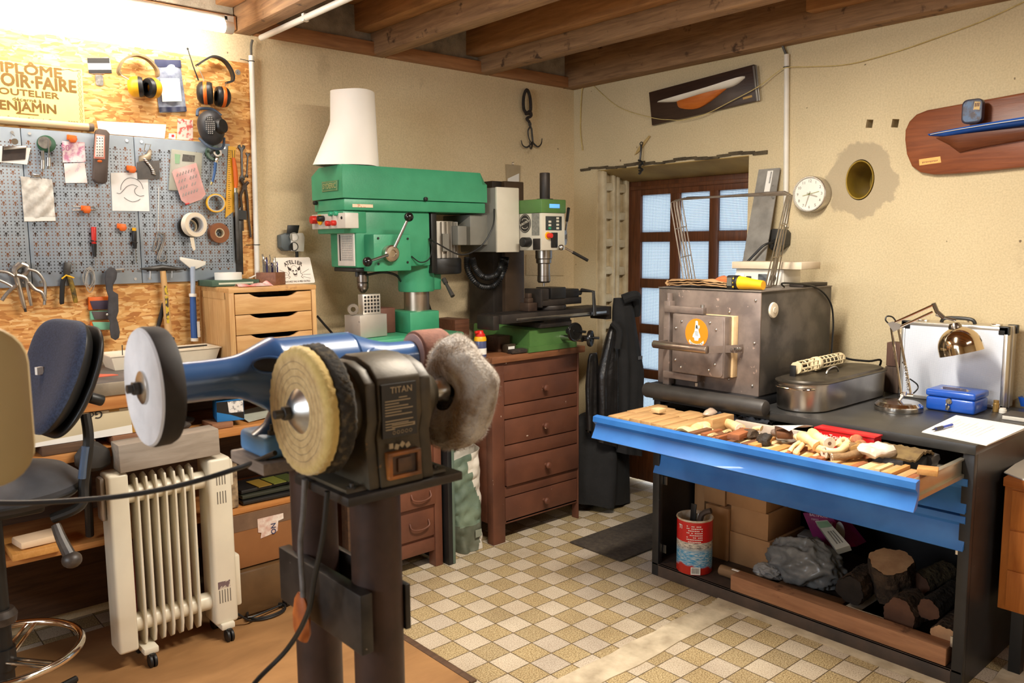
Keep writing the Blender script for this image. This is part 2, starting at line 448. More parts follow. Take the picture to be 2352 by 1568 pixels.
# exposed hollow brick on the far door reveal
b=MB();RX0,RX1=XR+.005,XR+.262
b.bx(RX0,RX1,DY1-.010,DY1+.005,0,DZ)
xa_,xb_=RX0+.035,RX1-.03;xm_=(xa_+xb_)/2
for x0,x1 in((RX0,xa_),(xm_-.030,xm_-.006),(xm_+.006,xm_+.030),(xb_,RX1)):b.bx(x0,x1,DY1-.050,DY1-.008,0,DZ,.006)
z0=-.02
while z0<DZ-.06:
 b.bx(RX0+.01,xm_-.012,DY1-.046,DY1-.008,z0,z0+.052,.008);b.bx(xm_+.012,RX1-.01,DY1-.046,DY1-.008,z0-.008,z0+.046,.008);z0+=.178
b.jitter(.005,26,3)
struct(b,'trim_12',pm('hollow_brick_face',lin(214,198,164),lin(186,166,130),scale=9,rough=.95,bmp=.7,bscale=40))
# soffit board
b=MB();b.loft([[(XR+.002,y,DZ-.004),(XR+.268,y,2.001),(XR+.33,y,2.001),(XR+.33,y,DZ+.004),(XR+.002,y,DZ+.004)]for y in(DY0-.002,DY1-.03)]);struct(b,'trim_13',pm('yellowed_plaster',lin(176,146,82),lin(150,120,66),scale=4,rough=.9,bmp=.3))
# cracked lintel edge
b=MB()
for i in range(18):
 t=i/17;yy=3.70-t*(3.70-2.43);b.box((XR-.004,yy,DZ+.012+.006*math.sin(t*23)),(.016,.085,.012+.008*random.random()),Rx(random.uniform(-3,3)))
b.jitter(.003,30,1)
struct(b,'trim_14',pm('dark_crack_mortar',lin(96,84,62),lin(66,56,42),scale=20,rough=.95))
# ---- door with ribbed glass squares
DX=XR+.265
M_DOOR=wood('dark_varnished_oak',lin(74,40,20),lin(112,64,34),2,5,.4,14,.1)
def mat_pane():
 m,nt,b_=_nodes('ribbed_square_glass')
 tc=nt.nodes.new('ShaderNodeTexCoord');sp=nt.nodes.new('ShaderNodeSeparateXYZ');nt.links.new(tc.outputs['Object'],sp.inputs[0])
 N=105.0
 fy=math_n(nt,'FRACT',math_n(nt,'MULTIPLY',sp.outputs[1],N));fz=math_n(nt,'FRACT',math_n(nt,'MULTIPLY',sp.outputs[2],N))
 d=math_n(nt,'MULTIPLY',math_n(nt,'SINE',math_n(nt,'MULTIPLY',fy,PI)),math_n(nt,'SINE',math_n(nt,'MULTIPLY',fz,PI)))
 col=ramp(nt,d,[(.12,lin(104,116,128)),(.45,lin(206,218,228)),(.8,lin(244,249,252))])
 tr=nt.nodes.new('ShaderNodeBsdfTranslucent');nt.links.new(col,tr.inputs[0])
 gl=nt.nodes.new('ShaderNodeBsdfGlossy');gl.inputs['Roughness'].default_value=.25
 bp=nt.nodes.new('ShaderNodeBump');bp.inputs['Strength'].default_value=.8;bp.inputs['Distance'].default_value=.003
 nt.links.new(d,bp.inputs['Height']);nt.links.new(bp.outputs[0],gl.inputs['Normal'])
 mx=nt.nodes.new('ShaderNodeMixShader');mx.inputs[0].default_value=.07
 nt.links.new(tr.outputs[0],mx.inputs[1]);nt.links.new(gl.outputs[0],mx.inputs[2])
 out=nt.nodes['Material Output'];nt.links.new(mx.outputs[0],out.inputs[0]);return m
M_PANE=mat_pane()
door=bpy.data.objects.new('door_1',None);C.objects.link(door);door.location=(DX,DY1,0);WL[door]=Vector((DX,DY1,0));door['kind']='structure'
cols=[(1471,1538),(1560,1628),(1648,1718)]
cy=[(xp(a,500,DX).y,xp(c_,500,DX).y)for a,c_ in cols]
rows=[(xp(1500,a,DX).z,xp(1500,c_,DX).z)for a,c_ in((447,533),(555,642),(662,745),(768,848),(872,950))]
pitch=rows[0][0]-rows[1][0];ph=rows[0][0]-rows[0][1]
YL=DY1-.005;YR_=cy[2][1]-.09
b=MB()
zs=[rows[0][0]-i*pitch for i in range(5)]
top=2.0
b.bx(DX,DX+.05,cy[0][0],YL,.02,top,.004)  # stiles and rails
b.bx(DX,DX+.05,YR_,cy[2][1],.02,top,.004)
b.bx(DX+.002,DX+.05,YR_,YL,zs[0],top,.004)
for i in range(5):
 zb=zs[i]-ph;nz=zs[i+1]if i<4 else.02
 b.bx(DX+.004,DX+.046,cy[2][1],cy[0][0],nz,zb,.004)
for i in range(2):b.bx(DX+.003,DX+.047,cy[i+1][0],cy[i][1],.3,zs[0]+.01,.004)
b.build('door_frame',M_DOOR,door)
b=MB();b.bx(DX-.006,DX+.004,YR_,YL,top-.055,top-.03,.002);b.bx(DX-.008,DX+.006,YL-.05,YL,.02,top);b.build('architrave',M_DOOR,door)
for i in range(5):
 for j in range(3):
  b=MB();b.bx(DX+.02,DX+.026,cy[j][1]-.004,cy[j][0]+.004,zs[i]-ph-.004,zs[i]+.004);b.build('glass_pane',M_PANE,door)
  # step board on the floor before the door
b=MB();q=zt(1440,1215,0)
b.bx(3.02,3.9,2.62,2.98,.001,.010,.003);b.build('door_mat',pm('dark_fibre_mat',lin(70,60,48),lin(52,44,36),scale=50,rough=.98,bmp=.6),loc=(3.5,2.8,0),label='flat dark mat on the tiles in front of the glazed door',cat='mat')
# ================================================================ tool wall over the workbench
def wpoly(mb,pxs,d,depth,bev=0):
 return mb.prism([(wb(x,y,d).x,wb(x,y,d).z)for x,y in pxs],(0,YB-d,0),X_,Z_,depth,bev)
def wpts(pxs,d):return[wb(x,y,d)for x,y in pxs]
def P2(px,py,d):
 q=wb(px,py,d);return(q.x,q.y,q.z)
def flat(name,pxs,d,depth,mat,label,cat,group=None,bev=0):
 b=MB();wpoly(b,pxs,d,depth,bev);c_=wb(sum(p[0]for p in pxs)/len(pxs),max(p[1]for p in pxs),d)
 return b.build(name,mat,loc=c_,label=label,cat=cat,group=group)
def base(pxs,d):return wb(sum(p[0]for p in pxs)/len(pxs),max(p[1]for p in pxs),d)
SX=Vector((1,0,0));SZ=Vector((0,0,1))
# lamp with its tube under the beams
t=thing('strip_light','long lit white tube strip light under the beams above the pegboard','ceiling light',(.85,3.56,2.592))
b=MB();b.bx(.02,1.50,3.545,3.575,2.57,2.592,.003);b.build('housing',M_WHITE,t)
b=MB();b.cyl((.03,3.56,2.546),(1.485,3.56,2.546),.024,seg=20);b.build('tube',emit('lit_tube',(1.0,.94,.84),62),t)
for x0,x1 in((1.485,1.525),(0,.03)):
 b=MB();b.cyl((x0,3.56,2.546),(x1,3.56,2.546),.0265,seg=20,bev=.004);b.bx(x0,x1,3.545,3.575,2.55,2.592);b.build('end_cap',M_WHITE,t)
 # OSB sheet
def mat_osb():
 m,nt,b_=_nodes('oriented_strand_board')
 tc=nt.nodes.new('ShaderNodeTexCoord')
 def layer(rot,sc_):
  mp=nt.nodes.new('ShaderNodeMapping');mp.inputs['Rotation'].default_value=(0,rot,0);mp.inputs['Scale'].default_value=sc_
  nt.links.new(tc.outputs['Object'],mp.inputs[0]);v=nt.nodes.new('ShaderNodeTexVoronoi');v.inputs['Scale'].default_value=1
  v.inputs['Randomness'].default_value=1
  nz=nt.nodes.new('ShaderNodeTexNoise');nz.inputs['Scale'].default_value=.7;nt.links.new(mp.outputs[0],nz.inputs[0])
  nt.links.new(mixc(nt,.25,mp.outputs[0],nz.outputs['Color']),v.inputs['Vector'])
  return v.outputs['Color'],v.outputs['Distance']
 a,da=layer(.5,(26,6,130));c_,dc=layer(-.7,(24,6,120));e_,de=layer(1.6,(30,6,130))
 pick=noise_tex(nt,tc.outputs['Object'],19,2)
 col=mixc(nt,ramp(nt,pick,[(.44,(0,0,0)),(.46,(1,1,1))]),a,c_)
 pick2=noise_tex(nt,tc.outputs['Object'],15.3,2,.5,.4)
 col=mixc(nt,ramp(nt,pick2,[(.56,(0,0,0)),(.58,(1,1,1))]),col,e_)
 sep=nt.nodes.new('ShaderNodeSeparateColor');nt.links.new(col,sep.inputs[0])
 cc=ramp(nt,sep.outputs[0],[(0,lin(176,112,50)),(.35,lin(208,148,76)),(.7,lin(226,174,104)),(1,lin(238,198,134))])
 cc=mixc(nt,ramp(nt,noise_tex(nt,coords(nt,(8,8,60)),3,4),[(.6,(0,0,0)),(.75,(.5,.5,.5))]),cc,lin(140,84,36))
 nt.links.new(cc,b_.inputs['Base Color']);b_.inputs['Roughness'].default_value=.6
 bump(nt,b_,sep.outputs[1],.25,.003);return m
M_OSB=mat_osb()
b=MB();b.bx(-1.2,1.70,YB-.014,YB-.0012,1.12,2.46);b.build('strand_board',M_OSB,loc=(.7,YB,1.02),label='large strand board sheet fixed to the wall behind the pegboards',cat='board')
t=thing('screw','round washer and screw near the top right corner of the strand board','screw',P2(546,166,.014))
b=MB();q=wb(546,166,.014);b.cyl(q,q-Y_*.004,.012,seg=18);b.cyl(q-Y_*.004,q-Y_*.008,.006,seg=12);b.build('washer',M_STEEL,t)
# perforated steel panels
def mat_peg():
 m,nt,b_=_nodes('grey_blue_perforated_steel')
 tc=nt.nodes.new('ShaderNodeTexCoord');sp=nt.nodes.new('ShaderNodeSeparateXYZ');nt.links.new(tc.outputs['Object'],sp.inputs[0])
 S=.0135
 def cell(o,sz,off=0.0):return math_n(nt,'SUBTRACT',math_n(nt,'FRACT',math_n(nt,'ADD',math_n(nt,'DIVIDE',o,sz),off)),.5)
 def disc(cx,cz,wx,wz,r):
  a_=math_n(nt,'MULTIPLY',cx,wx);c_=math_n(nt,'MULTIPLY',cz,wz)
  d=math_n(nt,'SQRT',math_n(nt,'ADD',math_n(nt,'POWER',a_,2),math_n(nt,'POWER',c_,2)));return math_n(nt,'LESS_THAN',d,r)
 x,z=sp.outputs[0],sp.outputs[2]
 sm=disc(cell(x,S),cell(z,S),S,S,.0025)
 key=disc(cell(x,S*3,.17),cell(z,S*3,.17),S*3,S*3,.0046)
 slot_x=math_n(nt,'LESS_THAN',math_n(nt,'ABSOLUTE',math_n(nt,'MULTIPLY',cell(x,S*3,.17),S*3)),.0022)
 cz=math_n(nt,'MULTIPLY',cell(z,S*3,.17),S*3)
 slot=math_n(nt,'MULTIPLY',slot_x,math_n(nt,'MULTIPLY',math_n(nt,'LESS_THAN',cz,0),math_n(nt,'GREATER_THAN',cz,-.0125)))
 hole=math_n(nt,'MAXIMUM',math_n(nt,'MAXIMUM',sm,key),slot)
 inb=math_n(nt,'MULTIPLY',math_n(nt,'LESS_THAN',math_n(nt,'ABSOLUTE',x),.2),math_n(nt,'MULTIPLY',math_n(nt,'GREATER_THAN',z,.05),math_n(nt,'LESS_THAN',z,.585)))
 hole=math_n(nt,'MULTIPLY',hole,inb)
 base_=ramp(nt,noise_tex(nt,tc.outputs['Object'],5,4),[(.35,lin(138,148,158)),(.65,lin(156,166,174))])
 rust=mixc(nt,ramp(nt,noise_tex(nt,tc.outputs['Object'],7,2),[(.45,(0,0,0)),(.55,(1,1,1))]),lin(38,32,30),lin(118,76,46))  # dark of the openings and board behind painted on, holes are not cut
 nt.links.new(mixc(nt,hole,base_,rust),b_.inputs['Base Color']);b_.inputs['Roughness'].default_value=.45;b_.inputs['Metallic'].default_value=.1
 bump(nt,b_,math_n(nt,'SUBTRACT',1.0,hole),.5,.002);return m
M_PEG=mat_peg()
PW=(1.5785-.7255)/2;zb,zt_=1.446,2.078
names=['grey perforated tool panel at the left edge under the diploma','grey perforated tool panel carrying the wave drawing and red screwdriver','grey perforated tool panel with the tape rolls, beside the yellow square']
for i in range(3):
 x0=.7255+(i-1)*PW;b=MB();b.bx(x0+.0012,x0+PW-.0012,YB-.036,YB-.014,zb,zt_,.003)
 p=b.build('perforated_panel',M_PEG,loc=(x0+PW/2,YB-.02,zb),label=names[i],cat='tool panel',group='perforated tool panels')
 for sx_ in(-1,1):
  for z in(zb+.02,zt_-.02):
   b=MB();q=Vector((x0+PW/2+sx_*(PW/2-.03),YB-.036,z));b.cyl(q,q-Y_*.003,.006,seg=14);b.build('screw_head',M_STEEL,p)
PD=.036
# conduit at the edge of the board and along the beam
t=thing('conduit','pale vertical conduit pipe beside the right edge of the strand board','pipe',P2(591,640,.02))
b=MB();b.tube(wpts([(577,128),(583,330),(591,640)],.030),.0125,14);b.build('pipe',M_WHITE,t)
b=MB();b.tube(wpts([(577,132),(577,105),(580,92)],.030),.006,8,smooth=4);b.build('cable',pm('grey_cable',lin(90,86,80),rough=.6),t)
for py in(141,562):
 b=MB();q=wb(577 if py<200 else 590,py,.030);b.tube([q+Vector((.0145*math.cos(a*PI/6),.0145*math.sin(a*PI/6),0))for a in range(12)],.002,6,closed=True);b.tube([q,q+Vector((-.05,.01,.006 if py<200 else 0))],.0016,6);b.build('cable_tie',M_BLACK,t)
t0=hit(580,93,2,2.578);t=thing('conduit','pale conduit pipe running along the underside of the beam','pipe',t0)
b=MB();b.tube([Vector((1.742,YB-.06,2.575)),Vector((1.742,1.2,2.575))],.0135,14);b.build('pipe',M_WHITE,t)
b=MB();b.bx(1.73,1.754,3.3,3.32,2.56,2.592);b.build('pipe_clip',M_WHITE,t)
# diploma
q0=[(-150,120),(188,160),(195,284),(-150,258)]
di=flat('diploma',q0,.014,.002,pm('yellow_diploma_paper',lin(246,224,140),lin(240,212,122),scale=2,rough=.7),'yellow printed diploma with brown lettering pinned above the pegboard','poster')
M_GOLD=pm('gold_brown_print',lin(122,88,24),rough=.6)
ux=(wb(170,175,.014)-wb(0,154,.014)).normalized();ux=Vector((ux.x,0,ux.z));uz=Vector((-ux.z,0,ux.x))
ux=Vector((1,0,0));uz=Z_
b=MB()
for st,px,py,sz,sxx in(('DIPLÔME',56,160,.054,1.22),('SAVOIR·FAIRE',56,188,.068,.90),('COUTELIER',56,214,.034,1.40),('décerné à',62,230,.020,1.3),('BENJAMIN',56,246,.050,1.02),('Histoire Sociale - Salon du Couteau 2023',78,275,.0185,1.05)):
 q=wb(px,py,.0165);b.text(st,q,X_,Z_,sz,.0004,sx=sxx,bold=.035 if sz>.03 else.02)
q=wb(63,262,.0165);b.bx(q.x-.04,q.x+.04,q.y-.001,q.y,q.z-.002,q.z+.002)
for a_,e_ in(((-150,127),(183,163)),((183,163),(190,287))):
 for k in(0,1):
  p0,p1=wb(a_[0]-4*k,a_[1]+3*k,.0165),wb(e_[0]-4*k,e_[1]-0*k,.0165)
  b.tube([p0+(p1-p0)*i/50+Vector((math.sin(i*1.4)*.003,0,math.sin(i*1.4)*.003))for i in range(51)],.0008,4)
b.build('lettering',M_GOLD,di)
# rod lying along the pegboard top
t=thing('wooden_rod','round pale wooden rod with dark end lying on top of the pegboard','rod',P2(100,300,.05))
b=MB();b.cyl(wb(-120,265,.031),wb(203,292,.031),.015,seg=18);b.build('rod',wood('pale_dowel',lin(236,214,170),lin(226,196,146),0,5),t)
b=MB();b.cyl(wb(203,292,.031),wb(215,293,.031),.0165,seg=18,bev=.002);b.build('end_cap',pm('grey_rubber',lin(112,96,82),rough=.7),t)
# card, tag
cd_=flat('card',[(200,133),(251,133),(257,168),(204,168)],.014,.002,M_PAPER,'small white card with black bands on the strand board beside the yellow ear defenders','card')
b=MB();wpoly(b,[(200,133),(251,133),(252,145),(201,145)],.0162,.0008);wpoly(b,[(203,160),(256,160),(257,168),(204,168)],.0162,.0008);b.build('printed_band',M_INK,cd_)
t=thing('dog_tag','little grey metal tag hanging below the white card','tag',P2(228,195,.016))
b=MB();c_=wb(228,184,.016);b.prism([(x+c_.x,y+c_.z)for x,y in rrect(.030,.044,.008)],(0,YB-.016,0),X_,Z_,.002);b.build('plate',pm('worn_zinc',lin(150,146,138),lin(100,98,94),scale=70,rough=.5,metal=.4),t)
b=MB();b.tube(wpts([(226,172),(210,169),(240,169),(230,172)],.017),.0012,6);b.build('chain',M_STEEL,t)
def ear_defender(label,hb,cups,mats,group,loc,antenna=None,mic=None):
 t=thing('ear_defenders',label,'ear defenders',loc,group)
 b=MB();P=cr(hb,6)
 n=len(P)
 rings=[]
 for i,p in enumerate(P):
  d=(P[min(i+1,n-1)]-P[max(i-1,0)]).normalized();s_=d.cross(Y_).normalized()
  wv=.016
  rings.append([p+Y_*wv+s_*.004,p-Y_*wv+s_*.004,p-Y_*wv-s_*.004,p+Y_*wv-s_*.004])
 b.loft(rings);b.build('headband',mats[0],t)
 for k,(c_,ax,r,dp,m_i)in enumerate(cups):
  c_=Vector(c_);ax=Vector(ax).normalized()
  cp=MB();cp.lathe([(0,0),(r*.55,.003),(r*.9,.014),(r,.026),(r,dp)],c_-ax*dp,ax,24);cu=cp.build('cup',mats[m_i],t)
  if len(mats)>3:
   cp=MB();cp.lathe([(r*.99,0),(r*1.03,.004),(r*1.03,.014),(r*.98,.018)],c_-ax*.02,ax,24);cp.build('orange_ring',mats[3],cu)
  cp=MB();cp.lathe([(r*.5,0),(r*.98,0),(r*1.0,.008),(r*.9,.018),(r*.5,.02)],c_,ax,24);cp.build('ear_cushion',M_BLACK,t)
  cp=MB();e_=P[0]if k==0 else P[-1];cp.tube(cr([e_,(e_+c_)/2+Vector((0,-.012,0)),c_-ax*dp*.6+Vector((0,-.03,.01))],5),.0018,6);cp.build('wire_fork',M_STEEL,t)
 if antenna:
  cp=MB();cp.tube(antenna,lambda s_:.0035-.001*s_,8);cp.sph(antenna[-1],.005);cp.build('antenna',M_BLACK,t)
 return t
M_KHAKI=pm('olive_band',lin(126,104,66),lin(92,76,50),scale=30,rough=.7)
d_=.062
ear_defender('yellow cup ear defenders with khaki headband hung on the strand board',wpts([(277,172),(272,160),(285,137),(312,127),(340,137),(360,160),(362,176)],d_),
[(P2(318,199,d_),(1,-.35,.05),.043,.044,1),(P2(346,202,d_),(-1,-.30,-.05),.043,.044,1)],
[M_KHAKI,M_YELLOW,M_BLACK],None,P2(320,235,.02))
ear_defender('black and orange ear defenders with a thin antenna near the board corner',wpts([(452,150),(470,138),(490,130),(515,140),(532,165),(534,185),(520,190)],d_+.010),
[(P2(478,214,d_+.010),(1,-.45,.0),.050,.05,1),(P2(506,222,d_),(-1,.1,.05),.046,.045,1)],
[M_BLACK,M_BLACK,M_BLACK,M_ORANGE],None,P2(490,255,.02),antenna=wpts([(456,185),(443,150),(431,112)],.05))
# clear packet
t=thing('plastic_packet','clear plastic packet with dark blue header and white label beside the yellow ear defenders','packet',P2(392,262,.016))
b=MB();a4=[wb(*p,.016)for p in((353,137),(413,139),(427,257),(365,259))]
def bil(a4,u,v):return a4[0]*(1-u)*(1-v)+a4[1]*u*(1-v)+a4[2]*u*v+a4[3]*(1-u)*v
b.surf(lambda u,v:bil(a4,u,v)-Y_*(.004+.012*math.sin(PI*u)*math.sin(PI*v)+.003*math.sin(9*u+7*v)),14,18,.001);b.build('bag',pm('frosted_grey_film',lin(150,156,170),lin(96,102,120),scale=22,rough=.2),t)
b=MB();b.surf(lambda u,v:bil(a4,u,v*.14)-Y_*(.0085+.003*math.sin(9*u)),12,3,.001);b.surf(lambda u,v:bil(a4,u,.90+v*.09)-Y_*(.009+.003*math.sin(9*u)),12,3,.001);b.build('header_strip',pm('navy_film',lin(44,48,78),lin(30,34,60),rough=.3),t)
b=MB();b.surf(lambda u,v:bil(a4,.12+u*.72,.36+v*.44)-Y_*(.0135+.010*math.sin(PI*(.12+u*.72))*math.sin(PI*(.36+v*.44))),8,8,.0006);b.build('paper_label',M_PAPER,t)
# respirator
t=thing('respirator_mask','black half mask respirator with grilled side filter below the orange ear defenders','respirator',P2(483,335,.02))
c_=Vector(P2(486,293,.082));b=MB()
b.sph(c_,(.062,.06,.078),20,14,Ry(-8));b.jitter(.006,14,2);b.build('face_piece',pm('dark_grey_rubber',lin(52,52,54),lin(36,36,38),scale=16,rough=.5),t)
b=MB();b.lathe([(0,.0),(.03,.002),(.034,-.012),(.036,-.02)],c_+Vector((.03,-.058,.004)),(.55,-1,.1),20);b.build('valve',M_BLACK,t)
b=MB();e_=c_+Vector((-.026,-.052,0));R=Rz(-24)
b.prism([(x,y)for x,y in circ(.024,24,ry=.042)],e_,R@X_,Z_,.010,.002)
fl=b.build('filter_cartridge',M_BLACK,t)
b=MB()
for i in range(5):
 for j in range(9):
  x,z=-.016+.008*i,-.034+.0085*j
  if(x/.022)**2+(z/.040)**2<.9:b.box(e_+(R@X_)*x+Z_*z+(R@Vector((0,-.0115,0))),(.0045,.002,.005),R)
b.build('grille',pm('pale_grille',lin(150,146,140),rough=.6),fl)
b=MB();b.tube(cr([c_+Vector((-.055,.02,.05)),c_+Vector((-.04,.03,.082)),c_+Vector((.02,.03,.086)),c_+Vector((.055,.02,.06))],6),.007,8);b.tube(cr([c_+Vector((-.055,.01,-.05)),c_+Vector((-.02,-.02,-.09)),c_+Vector((.04,-.01,-.09)),c_+Vector((.06,.01,-.04))],6),.006,8);b.build('strap',pm('grey_blue_strap',lin(78,92,112),rough=.8),t)
# strips and scraps
flat('paint_stick',[(222,278),(381,286),(377,318),(226,306)],.014,.006,M_PAPER,'long white board offcut above the pegboard beside the respirator','board')
b=MB();
sw=flat('swatch_paper',[(408,272),(443,276),(443,322),(406,320)],.014,.0015,pm('pink_pattern_paper',lin(236,206,190),lin(206,96,84),scale=42,rough=.8,lo=.5,hi=.58),'small pink patterned paper sheet left of the respirator','paper')
tg=flat('price_tag',[(388,306),(403,307),(403,320),(387,318)],.014,.0015,M_PAPER,'tiny white tag with red mark at the foot of the pink paper','tag')
b=MB();wpoly(b,[(394,309),(400,309),(400,315),(394,315)],.0157,.0005);b.build('red_mark',M_RED,tg)
# ---- on the perforated panels
D=PD+.002
# cards in a bulldog clip
t=thing('card_bundle','bundle of dark printed cards held by a bulldog clip at the far left','cards',P2(35,378,D))
b=MB();wpoly(b,[(-4,335),(70,340),(62,378),(-4,372)],D,.004);b.build('card_stack',M_PAPER,t)
b=MB();wpoly(b,[(6,335),(60,340),(58,366),(4,370)],D+.0045,.001);b.build('dark_card',pm('dark_print',lin(62,48,40),lin(40,32,28),scale=30,rough=.6),t)
b=MB();wpoly(b,[(8,336),(60,334),(60,341),(8,345)],D+.006,.006,.001);b.cyl(P2(34,325,D+.012),P2(34,325,D+.02),.012,seg=16);b.tube([P2(26,318,D+.01),P2(27,307,D+.01),P2(34,312,D+.01)],.002,6);b.build('bulldog_clip',M_STEEL,t)
# green reel with two chrome keys
t=thing('line_reel','round dark green reel hanging on the panel with two metal gauges','reel',P2(106,352,D))
b=MB();c_=Vector(P2(105,331,D));b.cyl(c_,c_-Y_*.018,.034,seg=26,bev=.003);b.build('disc',pm('bottle_green',lin(38,92,60),lin(26,66,44),rough=.4),t)
b=MB();c2=c_-Y_*.018+Vector((-.008,0,.004));b.cyl(c2,c2-Y_*.004,.024,seg=24);b.build('face',pm('grey_face',lin(128,122,112),lin(84,80,74),scale=40,rough=.5),t)
for px,y0,y1 in((98,346,394),(112,318,388)):
 b=MB();b.tube([P2(px,y0,D+.024),P2(px,y1-22,D+.024)],.003 if px>100 else.006,8);b.cyl(P2(px,y1-26,D+.024),P2(px,y1-6,D+.024),.0085,seg=12);b.cyl(P2(px,y1-6,D+.024),P2(px,y1,D+.024),.004,seg=10);b.build('gauge',M_STEEL,t)
 # magnets
def magnet(px,py,label):
 t=thing('magnet_hook',label,'magnet',P2(px,py+10,D+.008),'orange magnets on the panels')
 c_=Vector(P2(px,py,D+.006));b=MB();b.box(c_+Vector((0,0,.006)),(.036,.010,.022),Ry(6),.002);b.build('base',M_ORANGE,t)
 b=MB();b.cyl(c_-Y_*.005,c_-Y_*.024,.0165,seg=6,bev=.002);b.build('knob',M_ORANGE,t)
magnet(165,320,'orange magnet holding the pink banknotes');magnet(301,390,'orange magnet holding the wave drawing')
magnet(197,482,'orange magnet holding the tweezers');magnet(279,523,'orange magnet alone above the black screwdriver')
# banknotes
def note(name,pxs,lab,mat):
 b=MB();a4=[wb(*p,D)for p in pxs];b.surf(lambda u,v:bil(a4,u,v)-Y_*(.003+.002*math.sin(6*v+3*u)),8,10,.0004)
 return b.build(name,mat,loc=P2(pxs[2][0],pxs[2][1],D),label=lab,cat='banknote',group='banknotes on the panel')
M_NOTE=pm('pink_note_print',lin(236,214,214),lin(196,130,156),scale=38,rough=.8,lo=.46,hi=.6)
n1=note('banknote',[(142,324),(194,327),(196,372),(144,373)],'pink and white banknote directly under the orange magnet',M_NOTE)
b=MB();b.text('50',P2(150,340,D+.0065),X_,Z_,.034,.0003);b.build('numeral',pm('violet_ink',lin(188,112,148),rough=.8),n1)
note('banknote',[(146,376),(194,373),(200,420),(150,420)],'crumpled pale banknote below the other one beside the inspection lamp',pm('pale_note_print',lin(238,226,220),lin(190,150,180),scale=26,rough=.8,lo=.56,hi=.7))
# inspection lamp
t=thing('inspection_lamp','dark grey handheld work lamp with pink rim hanging on the panel','work lamp',P2(228,422,D))
b=MB();wpoly(b,[(216,302),(222,297),(240,300),(247,308),(242,418),(236,423),(216,420),(210,412)],D+.010,.034,.004);b.build('body',pm('dark_brown_grey_plastic',lin(92,78,70),lin(74,62,56),rough=.5),t)
b=MB();wpoly(b,[(219,308),(240,311),(241,366),(215,364)],D+.044,.004,.001);b.build('lens_frame',pm('pink_rim',lin(226,140,120),rough=.5),t)
b=MB();wpoly(b,[(222,312),(238,314),(238,361),(218,360)],D+.048,.003,.001);ln=b.build('lens',pm('clear_lens',lin(246,242,236),lin(226,220,212),scale=50,rough=.3),t)
b=MB()
for i in range(3):
 for j in range(7):b.sph(P2(223+6*i,317+6.6*j,D+.0515),.0028,8,6)
b.build('bulbs',pm('diode_grey',lin(120,116,112),rough=.3),ln)
b=MB();b.sph(P2(229,370,D+.044),(.010,.005,.006),12,8);b.build('switch_button',M_ORANGE,t)
# wave drawing
t=flat('drawing_sheet',[(254,397),(339,395),(343,485),(258,484)],D,.0012,pm('bright_white_paper',lin(248,246,242),rough=.8),'square white sheet with a thin line drawing of a wave in a circle','drawing')
b=MB()
def line(pts,r=.0009):b.tube(cr([P2(x,y,D+.0018)for x,y in pts],6),r,5)
line([(277,436),(279,424),(287,413),(299,408),(314,412),(324,421),(329,434)]);line([(268,443),(276,444),(284,436),(292,428),(303,424),(312,426),(317,429)])
line([(314,430),(309,436),(311,444),(320,450),(331,449)]);line([(285,453),(293,459),(304,463),(315,461),(322,457)])
b.build('line_drawing',M_INK,t)
# zip bag
t=thing('zip_bag','white zip bag hanging from a wire clip on the left panel','bag',P2(88,508,D))
a4z=[wb(*p,D)for p in((47,405),(119,412),(127,508),(55,509))]
b=MB();b.surf(lambda u,v:bil(a4z,u,v)-Y_*(.003+.009*math.sin(PI*u)*math.sin(PI*v)+.002*math.sin(13*u+17*v)),16,20,.001);b.jitter(.0015,60,4);b.build('bag',pm('white_film',lin(228,224,214),lin(178,172,162),scale=26,rough=.35),t)
b=MB();b.surf(lambda u,v:bil(a4z,u,.90+v*.09)-Y_*.0065,10,2,.001);b.build('zip_strip',M_PAPER,t)
b=MB();b.tube([P2(70,408,D+.004),P2(76,400,D+.01),P2(90,402,D+.01),P2(96,411,D+.004)],.002,6);b.cyl(P2(76,404,D+.008),P2(92,405,D+.008),.004,seg=10);b.build('clip',M_STEEL,t)
# tweezers
t=thing('tweezers','steel tweezers held flat by an orange magnet','tweezers',P2(190,486,D))
b=MB();b.tube([P2(168,474,D+.003),P2(200,475,D+.003),P2(216,475,D+.003),P2(220,482,D+.003),P2(200,482,D+.003),P2(166,483,D+.003)],.0022,6);b.build('arms',M_STEEL,t)
# photo with clip and links
t=thing('photo_print','dark photo print held by a metal clip with a string of links','photo',P2(340,412,D))
b=MB();wpoly(b,[(314,373),(366,368),(367,411),(316,412)],D+.004,.0015);b.build('print',pm('dark_photo',lin(44,40,38),lin(84,74,66),scale=12,rough=.25),t)
b=MB();wpoly(b,[(318,358),(336,354),(340,344),(348,345),(346,366),(318,372)],D+.006,.006,.001);b.tube([P2(330,350,D+.01),P2(334,330,D+.012),P2(346,332,D+.012),P2(342,350,D+.01)],.002,6);b.build('clip',pm('brassy_steel',(.52,.44,.33),(.36,.30,.23),scale=30,rough=.35,metal=1),t)
b=MB()
for i in range(9):
 a=-.6+i*.27;p_=P2(341+13*math.sin(a),366+i*4.2+0*a,D+.012);b.sph(p_,(.011,.006,.0048),10,6,Ry(20))
b.build('links',M_STEEL,t)
